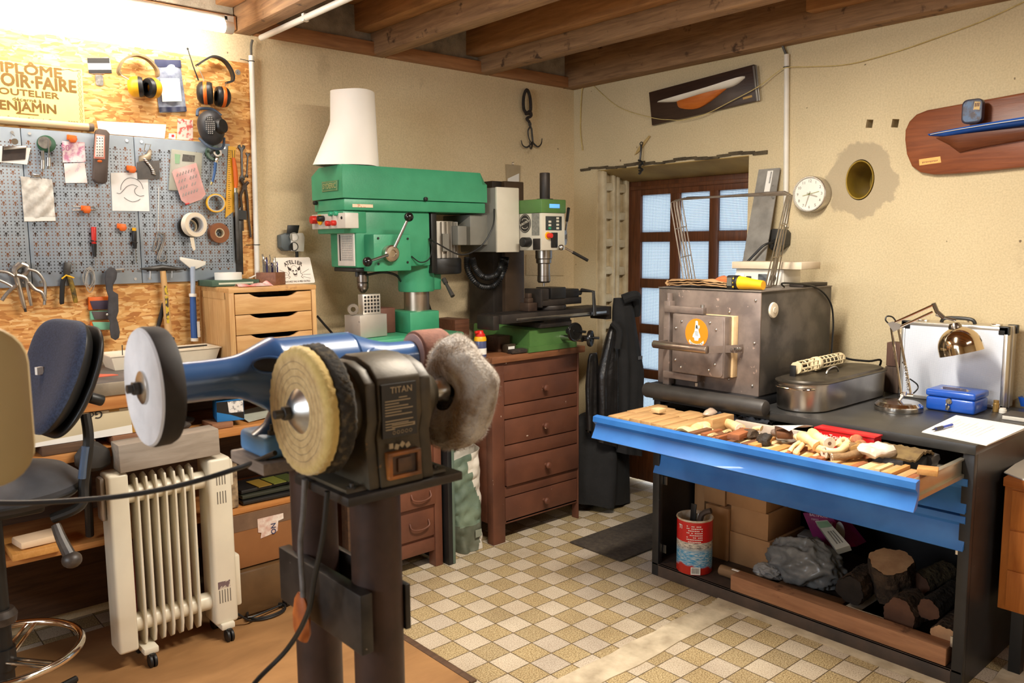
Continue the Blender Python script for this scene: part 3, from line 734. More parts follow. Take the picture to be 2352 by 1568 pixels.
# cases and organiser
t=thing('gauge_case','pale grey flat plastic case hanging behind the pink organiser box','case',P2(425,440,D))
b=MB();wpoly(b,[(392,343),(462,352),(459,415),(445,440),(386,437)],D,.018,.003);b.build('shell',pm('grey_green_plastic',lin(176,176,160),lin(158,156,142),rough=.4),t)
b=MB();wpoly(b,[(420,354),(448,357),(446,372),(418,370)],D+.018,.0008);b.build('label',pm('dark_label',lin(70,66,62),lin(100,96,90),scale=60,rough=.6),t)
b=MB();wpoly(b,[(401,353),(414,355),(412,376),(402,375)],D+.018,.0008);b.build('green_mark',pm('pale_green_print',lin(150,190,150),rough=.6),t)
t=thing('bit_organiser','clear pink box of small parts tilted on the panel','organiser',P2(437,470,D+.02))
b=MB();wpoly(b,[(398,390),(450,374),(472,446),(462,458),(430,470),(416,460),(395,396)],D+.02,.004,.001);b.build('tray',pm('pink_clear_plastic',lin(222,152,140),lin(196,120,110),scale=18,rough=.25),t)
b=MB()
random.seed(5)
o_=Vector(P2(402,396,D+.024));u_=(Vector(P2(452,380,D+.024))-o_);v_=(Vector(P2(420,458,D+.024))-o_)
for r_,c0,c1 in((.06,0,7),(.30,0,7),(.54,0,6),(.80,0,6)):
 for c_ in range(c1):
  if r_ in(.30,.54)and c_ in(3,):continue
  b.box(o_+u_*(.06+c_*.13)+v_*(r_+.05),(.0045,.008,.016),Ry(18),.001)
ob=b.build('bits',pm('dark_bits',lin(70,62,56),lin(120,110,100),scale=60,rough=.4,metal=.4),t)
b=MB();wpoly(b,[(398,390),(450,374),(472,446),(462,458),(430,470),(416,460),(395,396)],D+.034,.002);b.build('lid',glass('pink_clear_lid',(1,.82,.80),.08,.16),t)
b=MB();b.box(P2(430,468,D+.03),(.016,.014,.006),Ry(-18),.001);b.build('latch',M_RED,t)
# rings, opener
t=thing('green_ring','green tape ring hanging behind the bottle opener','tape',P2(488,372,D))
b=MB();c_=Vector(P2(488,352,D));b.lathe([(.022,0),(.034,0),(.034,.02),(.022,.02),(.022,0)],c_,(0,-1,0),26);b.build('roll',pm('grey_green_tape',lin(84,110,88),lin(62,84,66),rough=.4),t)
t=thing('bottle_opener','bottle opener with blue handle hanging by the green ring','opener',P2(490,425,D+.022))
b=MB();c_=Vector(P2(499,350,D+.026));b.lathe([(.011,0),(.0195,0),(.0195,.005),(.011,.005),(.011,0)],c_,(0,-1,0),20);wpoly(b,[(494,360),(502,361),(498,377),(492,376)],D+.026,.006,.001);b.build('head',M_CHROME,t)
b=MB();b.tube(cr([P2(495,373,D+.028),P2(493,395,D+.028),P2(488,418,D+.028)],4),lambda s_:.0075-.0025*s_,10);b.build('handle',pm('blue_handle',lin(58,96,150),rough=.4),t)
b=MB();b.cyl(P2(487,418,D+.028),P2(485,424,D+.028),.005,.004,seg=10);b.build('tip',M_BRASS,t)
# tape rolls
def roll(name,label,px,py,d,ro,ri,wd,mo,mi,tilt=(0,-1,0),tail=None,fm=None):
 t=thing(name,label,'tape',P2(px,py,d),'tape rolls on the panel');c_=Vector(P2(px,py,d))
 b=MB();b.lathe([(ri+.004,0),(ro,0),(ro,wd),(ri+.004,wd),(ri+.004,0)],c_,tilt,36);b.build('tape',[mo],t)
 b=MB();b.lathe([(ri,0),(ri+.004,0),(ri+.004,wd),(ri,wd),(ri,0)],c_,tilt,36);b.build('core',mi,t)
 if tail:b=MB();wpoly(b,tail,d+wd*.6,.0008);b.build('loose_end',mo,t)
 return t
M_CORE=pm('card_core',lin(206,186,152),rough=.8)
roll('tape_roll','yellow adhesive tape roll beside the yellow square',494,467,D+.012,.042,.033,.038,M_YELLOW,pm('grey_core',lin(186,182,172),rough=.7),(-.25,-1,0))
roll('tape_roll','black tape roll behind the large white one',432,521,D,.048,.03,.02,M_BLACK,M_CORE)
roll('tape_roll','large white masking tape roll with a loose end',441,516,D+.034,.054,.033,.034,pm('masking_tape',lin(240,228,206),lin(226,212,188),scale=3,rough=.7),pm('white_core',lin(206,202,198),rough=.6),(.2,-1,0),tail=[(436,545),(445,545),(449,572),(445,576),(440,566)])
t=roll('tape_roll','brown parcel tape roll with a small card core below the yellow roll',499,535,D,.046,.018,.03,pm('brown_tape',lin(150,86,40),lin(118,70,38),scale=5,rough=.3),M_CORE)
# hanging wire hooks
t=thing('wire_hooks','bundle of bent wire hooks hanging from a white cord','hooks',P2(368,600,D))
b=MB();b.tube(wpts([(364,430),(363,530)],D+.004),.0012,6);b.build('cord',M_WHITE,t)
b=MB()
for k,pts in enumerate(([(362,532),(355,560),(352,575),(360,572),(366,545)],[(365,532),(374,540),(376,552),(362,590),(366,598),(374,596)],[(366,534),(380,545),(366,592),(372,600),(382,596),(382,585)])):
 b.tube(cr(wpts(pts,D+.006+.006*k),5),.0028,7)
b.build('hook',pm('old_steel',(.34,.31,.27),(.20,.18,.16),scale=30,rough=.4,metal=.9),t)
# screwdrivers
def driver(label,x,y0,y1,y2,y3,mh,tipm):
 t=thing('screwdriver',label,'screwdriver',P2(x,y3,D+.012),'screwdrivers')
 b=MB();b.cyl(P2(x,y0,D+.012),P2(x+1,y1,D+.012),.0105,.0095,seg=10,bev=.002);b.build('grip',mh,t)
 b=MB();b.cyl(P2(x+1,y1,D+.012),P2(x+3,y2,D+.012),.0105,.006,seg=12);b.build('collar',M_BLACK,t)
 b=MB();b.cyl(P2(x+3,y2,D+.012),P2(x+5,y3,D+.012),.0022,seg=8);b.build('shank',tipm,t)
 b=MB();b.tube([P2(x-5,(y0+y1)/2+12,D+.001),P2(x-6,(y0+y1)/2+12,D+.02),P2(x+7,(y0+y1)/2+14,D+.02),P2(x+7,(y0+y1)/2+14,D+.001)],.003,6);b.build('spring_clip',M_BLACK,t)
driver('red handled screwdriver in the middle of the panel',215,521,560,590,612,M_RED,M_STEEL)
driver('black screwdriver with yellow end cap below the loose magnet',308,530,556,571,604,M_BLACK,M_STEEL)
b=MB();b.cyl(P2(308,523,D+.012),P2(308,530,D+.012),.0085,seg=10);b.build('end_cap',M_YELLOW,[o for o in bpy.data.objects if o.get('label','').startswith('black screwdriver')][0])
# yellow square, sharpening steel, wrenches
t=thing('speed_square','yellow marking square hanging at the right edge of the panels','square',P2(528,500,D))
b=MB();wpoly(b,[(524,335),(541,338),(536,485),(517,500)],D,.004);b.build('blade',M_YELLOW,t)
b=MB()
for i in range(30):
 y=345+i*4.6;wpoly(b,[(524,y),(528 if i%4 else 531,y),(528 if i%4 else 531,y+.8),(524,y+.8)],D+.0041,.0003)
b.build('graduations',M_INK,t)
t=thing('sharpening_steel','sharpening rod with bright orange handle beside the yellow square','sharpening steel',P2(545,600,D+.015))
b=MB();b.tube(cr(wpts([(536,362),(540,390),(542,420),(541,432)],D+.018),4),lambda s_:.007+.004*math.sin(PI*min(1,s_*1.1)),10);b.build('handle',M_ORANGE,t)
b=MB();b.cyl(P2(541,432,D+.018),P2(541,442,D+.018),.008,seg=12);b.build('ferrule',M_CHROME,t)
b=MB();wpoly(b,[(537,442),(546,442),(551,600),(543,598)],D+.016,.006,.001);b.build('rod',M_DSTEEL,t)
b=MB();b.tube([P2(534,362,D+.018),P2(533,345,D+.018),P2(539,345,D+.018),P2(539,362,D+.018)],.002,6);b.build('ring',M_CHROME,t)
t=thing('steel_bar','dark flat steel bar standing against the panel edge behind the sharpening rod','bar',P2(538,632,.03))
b=MB();wpoly(b,[(536,500),(553,470),(557,630),(538,630)],.018,.012,.001);b.build('bar',M_DSTEEL,t)
def wrench(label,a,b_,hw):
 t=thing('open_wrench',label,'wrench',P2(b_[0],b_[1],.02),'wrenches on the board edge')
 b=MB();p0,p1=Vector(P2(*a,.02)),Vector(P2(*b_,.02));d=(p1-p0).normalized();s_=Vector((d.z,0,-d.x))
 L=(p1-p0).length
 pts=[(-.35,.0),(-1,.25),(-1.15,.9),(-.55,1.5),(-.32,2.2)]
 prof=[(x*hw,y*hw)for x,y in pts]+[(-.3*hw,L-1.6*hw),(-.75*hw,L-1.1*hw),(-.8*hw,L-.3*hw),(-.3*hw,L),(-.25*hw,L-.7*hw),(.25*hw,L-.7*hw),(.3*hw,L),(.8*hw,L-.3*hw),(.75*hw,L-1.1*hw),(.3*hw,L-1.6*hw)]+[(-x*hw,y*hw)for x,y in reversed(pts)]+[(.2*hw,.8*hw),(-.2*hw,.8*hw)]
 b.prism(prof,p0,s_,d,-.006,.0008);b.build('body',M_DSTEEL,t)
wrench('larger dark open ended wrench beside the orange handle',(555,332),(557,415),.016);wrench('smaller dark open ended wrench at the board edge',(570,350),(567,408),.010)
t=thing('slip_pliers','old rusty slip joint pliers hanging beside the black square','pliers',P2(565,540,.02))
b=MB();b.tube(cr(wpts([(553,412),(562,428),(567,450),(571,500),(576,545)],.026),4),lambda s_:.008-.003*s_,8);b.tube(cr(wpts([(570,418),(562,428),(553,450),(556,480),(558,530)],.03),4),lambda s_:.008-.003*s_,8);b.cyl(P2(562,430,.018),P2(562,430,.04),.012,seg=14);b.build('jaws',pm('rusty_iron',(.12,.09,.07),(.07,.055,.045),scale=20,rough=.6,metal=.6),t)
flat('black_plate',[(546,482),(566,484),(566,505),(546,503)],.044,.004,M_BLACK,'small black plate stuck crosswise behind the sharpening rod','plate')
# ---- lower row
M_RUBBER=pm('charcoal_rubber',lin(70,68,70),lin(56,54,56),scale=20,rough=.75)
def locking(label,off,s1):
 t=thing('locking_pliers',label,'pliers',P2(60+off,710,D))
 def W_(pp,dd):return wpts([(x+off,y)for x,y in pp],dd)
 b=MB();b.tube(cr(W_([(48,606),(34,620),(40,645),(52,690),(57,708)],D+.016),5),lambda s_:.014-.007*s_,10);b.tube(cr(W_([(48,606),(62,612),(60,626),(52,632)],D+.014),4),.011,10);b.build('jaw',s1,t)
 b=MB();b.tube(cr(W_([(38,632),(60,640),(66,670),(72,702)],D+.02),5),lambda s_:.010-.004*s_,10);b.build('lever',s1,t)
 b=MB();b.cyl(W_([(56,700)],D+.012)[0],W_([(59,716)],D+.012)[0],.005,seg=10);b.build('screw',M_DSTEEL,t)
M_NICK=pm('nickel',(.56,.52,.47),(.40,.37,.33),scale=16,rough=.35,metal=1)
locking('nickel locking pliers hanging at the panel foot beside the wire cutters',0,M_NICK)
t=thing('locking_pliers','second pair of nickel locking pliers hanging flat with an arched arm','pliers',P2(90,705,D))
b=MB();b.tube(cr(wpts([(64,618),(84,624),(98,640),(104,660),(102,700)],D+.036),5),.006,8);b.tube(cr(wpts([(66,648),(80,664),(96,672),(104,690)],D+.038),5),.007,8);b.build('arms',M_NICK,t)
t=thing('caliper_pliers','thin steel pliers spread open at the far left of the panel foot','pliers',P2(20,700,D))
b=MB();b.tube(cr(wpts([(-10,622),(15,625),(32,634)],D+.034),4),.006,8);b.tube(cr(wpts([(-10,640),(14,650),(34,662)],D+.036),4),.005,8);b.tube(cr(wpts([(36,655),(18,672),(4,690)],D+.038),4),.007,8);b.build('arms',M_NICK,t)
t=thing('wire_cutters','wire cutters with black and yellow handles at the panel foot','pliers',P2(155,700,D))
b=MB();wpoly(b,[(146,602),(163,602),(161,622),(158,634),(146,634),(144,618)],D+.004,.014,.002);b.build('head',M_DSTEEL,t)
for pts,m_ in(([(150,632),(144,650),(142,690),(143,698)],M_BLACK),([(157,632),(164,650),(172,685),(174,695)],pm('black_yellow_grip',lin(34,32,28),lin(150,120,30),scale=30,rough=.5))):
 b=MB();b.tube(cr(wpts(pts,D+.012),5),lambda s_:.0075+.002*math.sin(PI*s_),10);b.build('handle',m_,t)
b=MB();b.tube(wpts([(142,640),(152,632),(170,638)],D+.020),.0035,6);b.build('yellow_trim',M_YELLOW,t)
t=thing('wire_loops','loops of thin wire hung on a hook beside the wire cutters','wire',P2(205,672,D))
b=MB()
random.seed(3)
for k in range(8):
 cx,cy,rx,ry=205+random.uniform(-5,5),640+random.uniform(-4,6),random.uniform(5,13),random.uniform(16,28)
 b.tube(wpts([(cx+rx*math.cos(a*PI/8),cy+ry*math.sin(a*PI/8))for a in range(16)],D+.004+.003*k),.0011,5,closed=True)
b.build('coil',M_NICK,t)
t=thing('spoon_iron','long dark grey twin-ended paddle tool hanging before the sanding blocks','tool',P2(260,780,D+.02))
b=MB();wpoly(b,[(240,640),(242,622),(250,613),(262,615),(268,625),(266,640),(258,655),(258,668),(270,675),(271,715),(266,730),(270,740),(274,762),(272,775),(264,781),(254,775),(251,755),(252,740),(246,728),(248,680),(243,665)],D+.03,.012,.003);b.build('body',M_RUBBER,t)
b=MB();b.tube(wpts([(256,620),(285,618)],D+.02),.004,8);b.build('peg',M_STEEL,t)
b=MB();b.sph(P2(246,722,D+.045),.0055,10,8);b.build('rivet',M_STEEL,t)
def sand(y0,h_,col1,col2,lab,x0=201):
 b=MB();wpoly(b,[(x0,y0+2),(254,y0),(254,y0+h_),(x0+1,y0+h_+2)],.016,.02,.002)
 o=b.build('sanding_block',col1,loc=P2(228,y0+h_,.016),label=lab,cat='sanding block',group='sanding blocks on the strand board')
 b=MB();wpoly(b,[(x0+(5 if col2 is not col1 else 4),y0+11 if h_>25 else y0+3),(254,y0+9 if h_>25 else y0+3),(254,y0+h_+1),(x0+12,y0+h_+1)],.036,.005,.001);b.build('abrasive',col2,o)
sand(680,29,M_ORANGE,pm('violet_grey_abrasive',lin(74,62,78),rough=.9),'orange sanding block with dark purple face, topmost of the row behind the paddle tool')
sand(712,20,pm('mint_green',lin(126,190,156),rough=.7),pm('grey_abrasive',lin(96,84,82),rough=.9),'mint and grey sanding block in the middle behind the paddle tool',205)
sand(736,20,M_ORANGE,pm('mint_green',lin(126,190,156)),'orange backed sanding block with mint green face, lowest behind the paddle tool',206)
t=thing('pick_hammer','double pointed hammer with pale wooden handle hanging at the panel foot','hammer',P2(385,765,D))
b=MB();P_=wpts([(322,617),(345,617),(372,614),(395,616),(425,618)],D+.02);b.tube(P_,lambda s_:.0025+.0115*math.sin(PI*s_),10);b.build('head',M_DSTEEL,t)
b=MB();b.tube(wpts([(374,622),(378,660),(382,700),(387,762)],D+.02),lambda s_:.0125+.003*s_,12);hd=b.build('handle',wood('pale_ash',lin(222,180,122),lin(206,160,100),2,5),t)
b=MB();wpoly(b,[(377,656),(383,656),(386,676),(379,676)],D+.0365,.001);wpoly(b,[(379,680),(386,680),(389,742),(383,742)],D+.0365,.001);b.build('label',pm('printed_label',lin(200,170,40),lin(60,48,36),scale=24,rough=.6,lo=.48,hi=.52),hd)
b=MB();b.tube(wpts([(345,622),(345,640)],D+.02),.003,6);b.tube(wpts([(395,622),(395,638)],D+.02),.003,6);b.build('peg',M_STEEL,t)
t=thing('window_scraper','wide blade scraper with blue and grey handle hanging by the drawer cabinet','scraper',P2(445,785,D))
b=MB();wpoly(b,[(412,590),(471,600),(470,608),(450,617),(437,617),(412,597)],D+.02,.012,.002);b.build('blade_holder',M_WHITE,t)
b=MB();b.tube(wpts([(442,612),(443,640),(443,676)],D+.026),lambda s_:.012-.002*s_,12);b.build('shaft',pm('pale_blue_grey',lin(166,178,196),rough=.35),t)
b=MB();b.tube(wpts([(443,680),(444,720),(447,778)],D+.026),lambda s_:.013+.003*s_,12);b.build('grip',pm('mid_blue_rubber',lin(44,86,152),rough=.5),t)
b=MB();b.cyl(P2(443,674,D+.026),P2(443,681,D+.026),.0165,seg=14);b.cyl(P2(447,776,D+.026),P2(447,783,D+.026),.017,seg=14);wpoly(b,[(452,738),(458,738),(460,774),(454,774)],D+.044,.002);b.build('trim',M_WHITE,t)
t=thing('knife','small tool with a dark rounded handle hanging behind the hammer','knife',P2(367,755,.03))
b=MB();b.tube(cr(wpts([(374,695),(372,715),(366,740),(362,754)],.030),4),lambda s_:.004+.006*math.sin(PI*s_*.85),10);b.build('handle',M_BLACK,t)
# ================================================================ workbench and what is on and under it
BZ,BY=1.10,3.28
M_BWOOD=wood('orange_brown_pine',lin(176,110,52),lin(206,144,78),0,4,.6,10,.2)
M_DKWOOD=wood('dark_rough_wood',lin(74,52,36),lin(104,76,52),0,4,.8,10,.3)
M_TOP=pm('worn_grey_benchtop',lin(112,104,98),lin(82,76,72),scale=7,rough=.6,bmp=.1)
t=thing('workbench','long tall workbench with worn grey top, orange wooden apron and shelf below the tool wall','workbench',(.7,3.5,0))
b=MB();b.bx(-.7,1.92,BY,YB-.015,BZ-.03,BZ,.003);b.build('worktop',M_TOP,t)
b=MB();b.bx(-.7,1.92,BY-.008,BY,BZ-.052,BZ-.002,.002);b.build('edge_strip',pm('tarnished_metal_edge',lin(150,138,120),lin(98,88,76),scale=9,rough=.45,metal=.5),t)
b=MB();b.bx(-.7,1.92,BY,BY+.03,BZ-.105,BZ-.052,.003);b.build('apron',M_BWOOD,t)
b=MB();b.bx(-.7,1.90,BY,YB-.06,.815,.852,.003);b.build('shelf',M_BWOOD,t)
b=MB();b.bx(-.7,1.90,BY+.03,YB-.06,.465,.49,.003);b.build('shelf',M_BWOOD,t)
for x in(-.68,1.86,.30):
 for y in(BY+.02,YB-.10):
  b=MB();b.bx(x,x+.06,y,y+.06,0,BZ-.03,.003);b.build('leg',M_DKWOOD,t)
b=MB();b.bx(-.7,1.92,YB-.04,YB-.02,.05,BZ-.035);b.build('back_panel',M_DKWOOD,t)  # dark back added so the space under the bench reads dark
# on the bench: long white tray
t=thing('white_tray','long white plastic tray of small tools on the bench in front of the strand board','tray',(1.18,3.66,BZ))
b=MB();x0,x1,y0,y1,zt2=.945,1.395,3.555,3.73,BZ+.062
def tray_ring(g,z):return[(x0+g,y0+g,z),(x1-g,y0+g,z),(x1-g,y1-g,z),(x0+g,y1-g,z)]
b.loft([tray_ring(.02,BZ+.004),tray_ring(.016,BZ),tray_ring(0,zt2-.006),tray_ring(-.006,zt2-.004),tray_ring(-.006,zt2),tray_ring(.006,zt2),tray_ring(.022,BZ+.008)],caps=True);b.build('tray',pm('white_tray_plastic',lin(232,222,200),lin(214,202,178),scale=5,rough=.45),t)
t=thing('dark_brush','dark brush head lying in the white tray','brush',(1.12,3.64,BZ+.02))
b=MB();b.box((1.12,3.64,BZ+.05),(.11,.045,.05),Rz(12)@Ry(-14),.012);b.build('bristles',pm('dark_bristle',lin(52,46,44),lin(30,28,28),scale=90,rough=.9,bmp=.6),t)
b=MB();b.tube(cr([(1.08,3.63,BZ+.07),(1.13,3.66,BZ+.085),(1.20,3.66,BZ+.09),(1.24,3.69,BZ+.10)],5),.008,8);b.build('handle',M_BLACK,t)
t=thing('scissors','dark scissors lying across the rim of the white tray','scissors',(1.25,3.60,BZ+.06))
b=MB();b.box((1.28,3.60,BZ+.066),(.15,.014,.003),Rz(6));b.box((1.28,3.605,BZ+.069),(.15,.013,.003),Rz(-2));b.build('blades',M_DSTEEL,t)
b=MB();b.tube([(1.19+.018*math.cos(a*PI/6),3.60+.014*math.sin(a*PI/6),BZ+.068)for a in range(12)],.004,6,closed=True);b.build('handle',M_BLACK,t)
t=thing('awl','thin awl standing in the left end of the white tray','awl',(1.0,3.60,BZ+.01))
b=MB();b.cyl((1.0,3.60,BZ+.01),(1.002,3.60,BZ+.10),.002,seg=6);b.build('spike',M_DSTEEL,t)
p=zt(215,868,BZ)
b=MB();b.prism([(0,0),(.11,0),(.10,.03),(.015,.12)],(p.x-.02,p.y,BZ+.0005),X_,Y_,.003);b.build('abrasive_sheet',pm('coral_sheet',lin(214,106,78),rough=.8),loc=(p.x,p.y,BZ),label='coral red abrasive sheet lying on the bench behind the chair back',cat='sheet')
p=zt(60,868,BZ)
b=MB();b.bx(p.x-.12,p.x+.1,p.y,p.y+.16,BZ+.0005,BZ+.006);b.build('red_folder',pm('crimson_card',lin(190,44,34),rough=.6),loc=(p.x,p.y,BZ),label='thin red folder on the bench at the far left',cat='folder')
# small drawer cabinet
CX0,CX1,CY0,CY1,CZ1=1.405,1.818,3.45,3.795,1.424
M_BEECH=wood('oiled_beech',lin(196,144,84),lin(222,176,116),0,5,.5,9,.12,knots=lin(150,98,52))
M_BEECHV=wood('oiled_beech_upright',lin(196,146,88),lin(224,182,124),2,5,.5,9,.12)
cab=thing('drawer_cabinet','small wooden drawer cabinet with scooped drawer fronts on the bench','drawer cabinet',((CX0+CX1)/2,CY1,BZ+.0008))
b=MB();B1Z=BZ+.0008;b.bx(CX0,CX0+.022,CY0,CY1,B1Z,CZ1-.02,.002);b.bx(CX1-.022,CX1,CY0,CY1,B1Z,CZ1-.02,.002);b.bx(CX0+.02,CX1-.02,CY1-.012,CY1,B1Z,CZ1-.02);b.bx(CX0+.02,CX1-.02,CY0+.004,CY1,B1Z,BZ+.015)
b.bx(CX0-.002,CX0+.001,CY0,CY0+.045,B1Z,CZ1-.02);b.bx(CX0-.002,CX0+.001,CY1-.045,CY1,B1Z,CZ1-.02);b.bx(CX0-.002,CX0+.001,CY0+.04,CY1-.04,CZ1-.05,CZ1-.02)
b.build('carcass',M_BEECHV,cab)
b=MB();b.bx(CX0-.002,CX1+.002,CY0-.002,CY1,CZ1-.022,CZ1,.003);b.build('top',M_BEECH,cab)
ys=[672,719.5,765.5,812,858]
for i in range(4):
 z1,z0=yp(626,ys[i],CY0).z,max(yp(626,ys[i+1],CY0).z+.003,BZ+.018)
 if z1-z0<.03:break
 xa,xb=CX0+.025,CX1-.025;xm=(xa+xb)/2;hw=.115;dp=.018
 pts=[(xa,z0),(xb,z0),(xb,z1)]
 for k in range(11):
  a=k/10;x=xm+hw-2*hw*a;e_=min(a,1-a)/.16;e_=min(1,e_);pts.append((x,z1-dp*(3*e_*e_-2*e_**3)))
 pts.append((xa,z1))
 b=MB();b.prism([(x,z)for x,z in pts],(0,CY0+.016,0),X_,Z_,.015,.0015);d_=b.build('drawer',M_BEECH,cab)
 b=MB();b.bx(xa,xb,CY0+.0165,CY0+.25,z0,z1-.024);b.build('drawer_box',pm('dark_gap_fill',lin(40,32,26),rough=.9),d_)  # shade of the gap behind the scoop put into the block's colour
 # on the cabinet
Zc=CZ1+.0005
def on_cab(px,py):return zt(px,py,Zc)
t=thing('green_book','green hardback book lying on the drawer cabinet','book',on_cab(505,652))
p=on_cab(505,652)
b=MB();b.box((1.50,3.68,Zc+.0145),(.22,.17,.026),None,.002);b.build('cover',pm('green_cloth',lin(66,92,74),lin(52,76,60),rough=.7),t)
b=MB();b.bx(1.42,1.58,3.593,3.5948,Zc+.010,Zc+.018);b.build('spine_print',pm('pale_green_print2',lin(196,206,186),rough=.7),t)
t=thing('white_tape_roll','white roll lying flat on the green book','tape',(1.55,3.66,Zc+.028))
b=MB();b.lathe([(.042,0),(.060,0),(.060,.032),(.042,.032),(.042,0)],(1.50,3.68,Zc+.0282),Z_,28);b.build('roll',M_PAPER,t)
t=thing('paper_scraps','crumpled red and white packet in front of the green book','packet',on_cab(530,655))
b=MB();b.surf(lambda u,v:Vector((1.46+.14*u,3.47+.05*v,Zc+.003+.014*abs(math.sin(5*u+2*v))*math.sin(PI*v))),10,6,.001);b.build('foil',pm('grey_red_foil',lin(196,186,180),lin(196,60,50),scale=14,rough=.4),t)
b=MB();b.surf(lambda u,v:Vector((1.575+.05*u,3.475+.05*v,Zc+.003+.022*math.sin(PI*u)*math.sin(PI*v))),8,6,.001);b.build('pink_wrap',pm('pink_white_wrap',lin(232,200,190),lin(214,120,120),scale=50,rough=.6),t)
flat_=MB();flat_.surf(lambda u,v:Vector((1.615+.05*u,3.70+.03*v,Zc+.03+.02*u)),3,3,.001);flat_.build('white_spatula',M_PAPER,loc=(1.66,3.63,Zc),label='white plastic blade lying behind the drill block on the cabinet',cat='blade')
t=thing('drill_block','square brown wooden block holding upright drill bits on the cabinet','drill block',(1.665,3.57,Zc))
b=MB();b.box((1.672,3.605,Zc+.029),(.098,.098,.058),Rz(38),.002);b.build('block',wood('walnut_block',lin(112,70,48),lin(140,92,64),0,5),t)
random.seed(11)
for k in range(12):
 x,y=1.672+(k%4-1.5)*.017,3.605+(k//4-1)*.018;h_=random.uniform(.04,.085);r=random.uniform(.0022,.0052)
 b=MB();b.cyl((x,y,Zc+.05),(x,y,Zc+.058+h_*.45),r,seg=8)
 b.tube([(x+r*.35*math.cos(j*1.1),y+r*.35*math.sin(j*1.1),Zc+.058+h_*(.45+.55*j/9))for j in range(10)],r*.75,6)
 b.build('drill_bit',M_STEEL if k%3 else pm('violet_coated_steel',lin(70,66,110),rough=.4,metal=.6),t)
 # sign plate
B0,B1=on_cab(640,653),on_cab(724,649);T0,T1=yp(627,592,B0.y+.035),yp(711,591,B1.y+.035)
t=thing('workshop_sign','white tin sign with a horned skull and black lettering leaning on the drill block','sign',(B0+B1)/2)
U=(B1-B0);Vv=(T0-B0);un,vn=U.normalized(),Vv.normalized();Nn=un.cross(vn)
b=MB();pp=[(.03,0),(.97,0),(1,.04),(1,.96),(.97,1),(.03,1),(0,.96),(0,.04)]
def sg(u,v):return B0+U*u+Vv*v
b.loft([[sg(u,v)for u,v in pp],[sg(u,v)-Nn*.0015 for u,v in pp]]);b.build('plate',pm('cream_enamel',lin(240,232,222),lin(228,218,206),rough=.4),t)
M_SKULL=pm('dark_brown_print',lin(58,42,36),rough=.7)
b=MB();w_,h_=U.length,Vv.length;e_=Nn*.0004
for i,ch in enumerate('ATELIER'):
 a=(i-3)*.155;b.text(ch,sg(.5,.42)+un*(math.sin(a)*w_*.46)+vn*((math.cos(a)-1)*w_*.5+h_*.40)+e_,un*math.cos(a)-vn*math.sin(a),vn*math.cos(a)+un*math.sin(a),h_*.21,.0003,bold=.02)
b.text('TOUCHEZ PAS À MES OUTILS',sg(.5,.08)+e_,un,vn,h_*.088,.0003,bold=.02)
b.build('lettering',M_SKULL,t)
b=MB()
def ring_(pts,r=.0007):b.tube([sg(u,v)+e_ for u,v in pts],r,5)
ring_(cr([(.42,.62),(.41,.50),(.45,.43),(.46,.32),(.5,.27),(.54,.32),(.55,.43),(.59,.50),(.58,.62),(.5,.70),(.42,.62)],4))
for s_ in(-1,1):
 b.prism([(0,0),(.05*s_*w_,.02*h_),(.03*s_*w_,.07*h_),(.005*s_*w_,.04*h_)][::s_],sg(.5+s_*.018,.46)+e_,un,vn,.0004)
 b.prism([(0,0),(.10*s_*w_,.13*h_),(.085*s_*w_,-.03*h_),(.04*s_*w_,-.06*h_)][::s_],sg(.5+s_*.075,.55)+e_,un,vn,.0004)
 b.prism([(0,0),(.055*s_*w_,.05*h_),(.05*s_*w_,-.01*h_),(0,-.05*h_)][::s_],sg(.5,.36)+e_,un,vn,.0004)
 ring_([(.5+s_*.2,.40),(.5+s_*.40,.54)]);ring_([(.5+s_*.22,.34),(.5+s_*.42,.34)]);ring_([(.5+s_*.2,.26),(.5+s_*.40,.18)])
 ring_(cr([(.5+s_*.17,.5),(.5+s_*.15,.40),(.5+s_*.2,.33),(.5+s_*.15,.26),(.5+s_*.2,.2)],3),.0011)
b.build('skull_print',M_SKULL,t)
# wall socket above
t=thing('wall_socket','grey and white double wall socket with open dark lid above the tin sign','socket',P2(662,580,.0))
b=MB();wpoly(b,[(636,540),(655,534),(666,540),(664,575),(645,576),(637,568)],.002,.045,.003);b.build('grey_box',pm('slate_grey_plastic',lin(88,96,98),rough=.5),t)
b=MB();wpoly(b,[(657,536),(684,535),(688,545),(686,578),(660,577)],.002,.06,.004);b.build('white_socket',M_WHITE,t)
for py in(544,566):
 b=MB();c_=Vector(P2(675,py,.0605));b.lathe([(.020,0),(.022,0),(.022,.004),(.020,.004),(.018,.001),(0,.001)],c_,(0,-1,0),22);b.build('outlet',pm('outlet_grey',lin(176,172,160),rough=.4)if py<550 else M_BLACK,t)
b=MB();wpoly(b,[(660,517),(687,517),(683,536),(658,536)],.055,.006,.001);b.build('lid',M_BLACK,t)
b=MB();b.tube(cr(wpts([(681,575),(682,586),(681,610)],.05),4),.008,8);b.build('plug',M_BLACK,t)
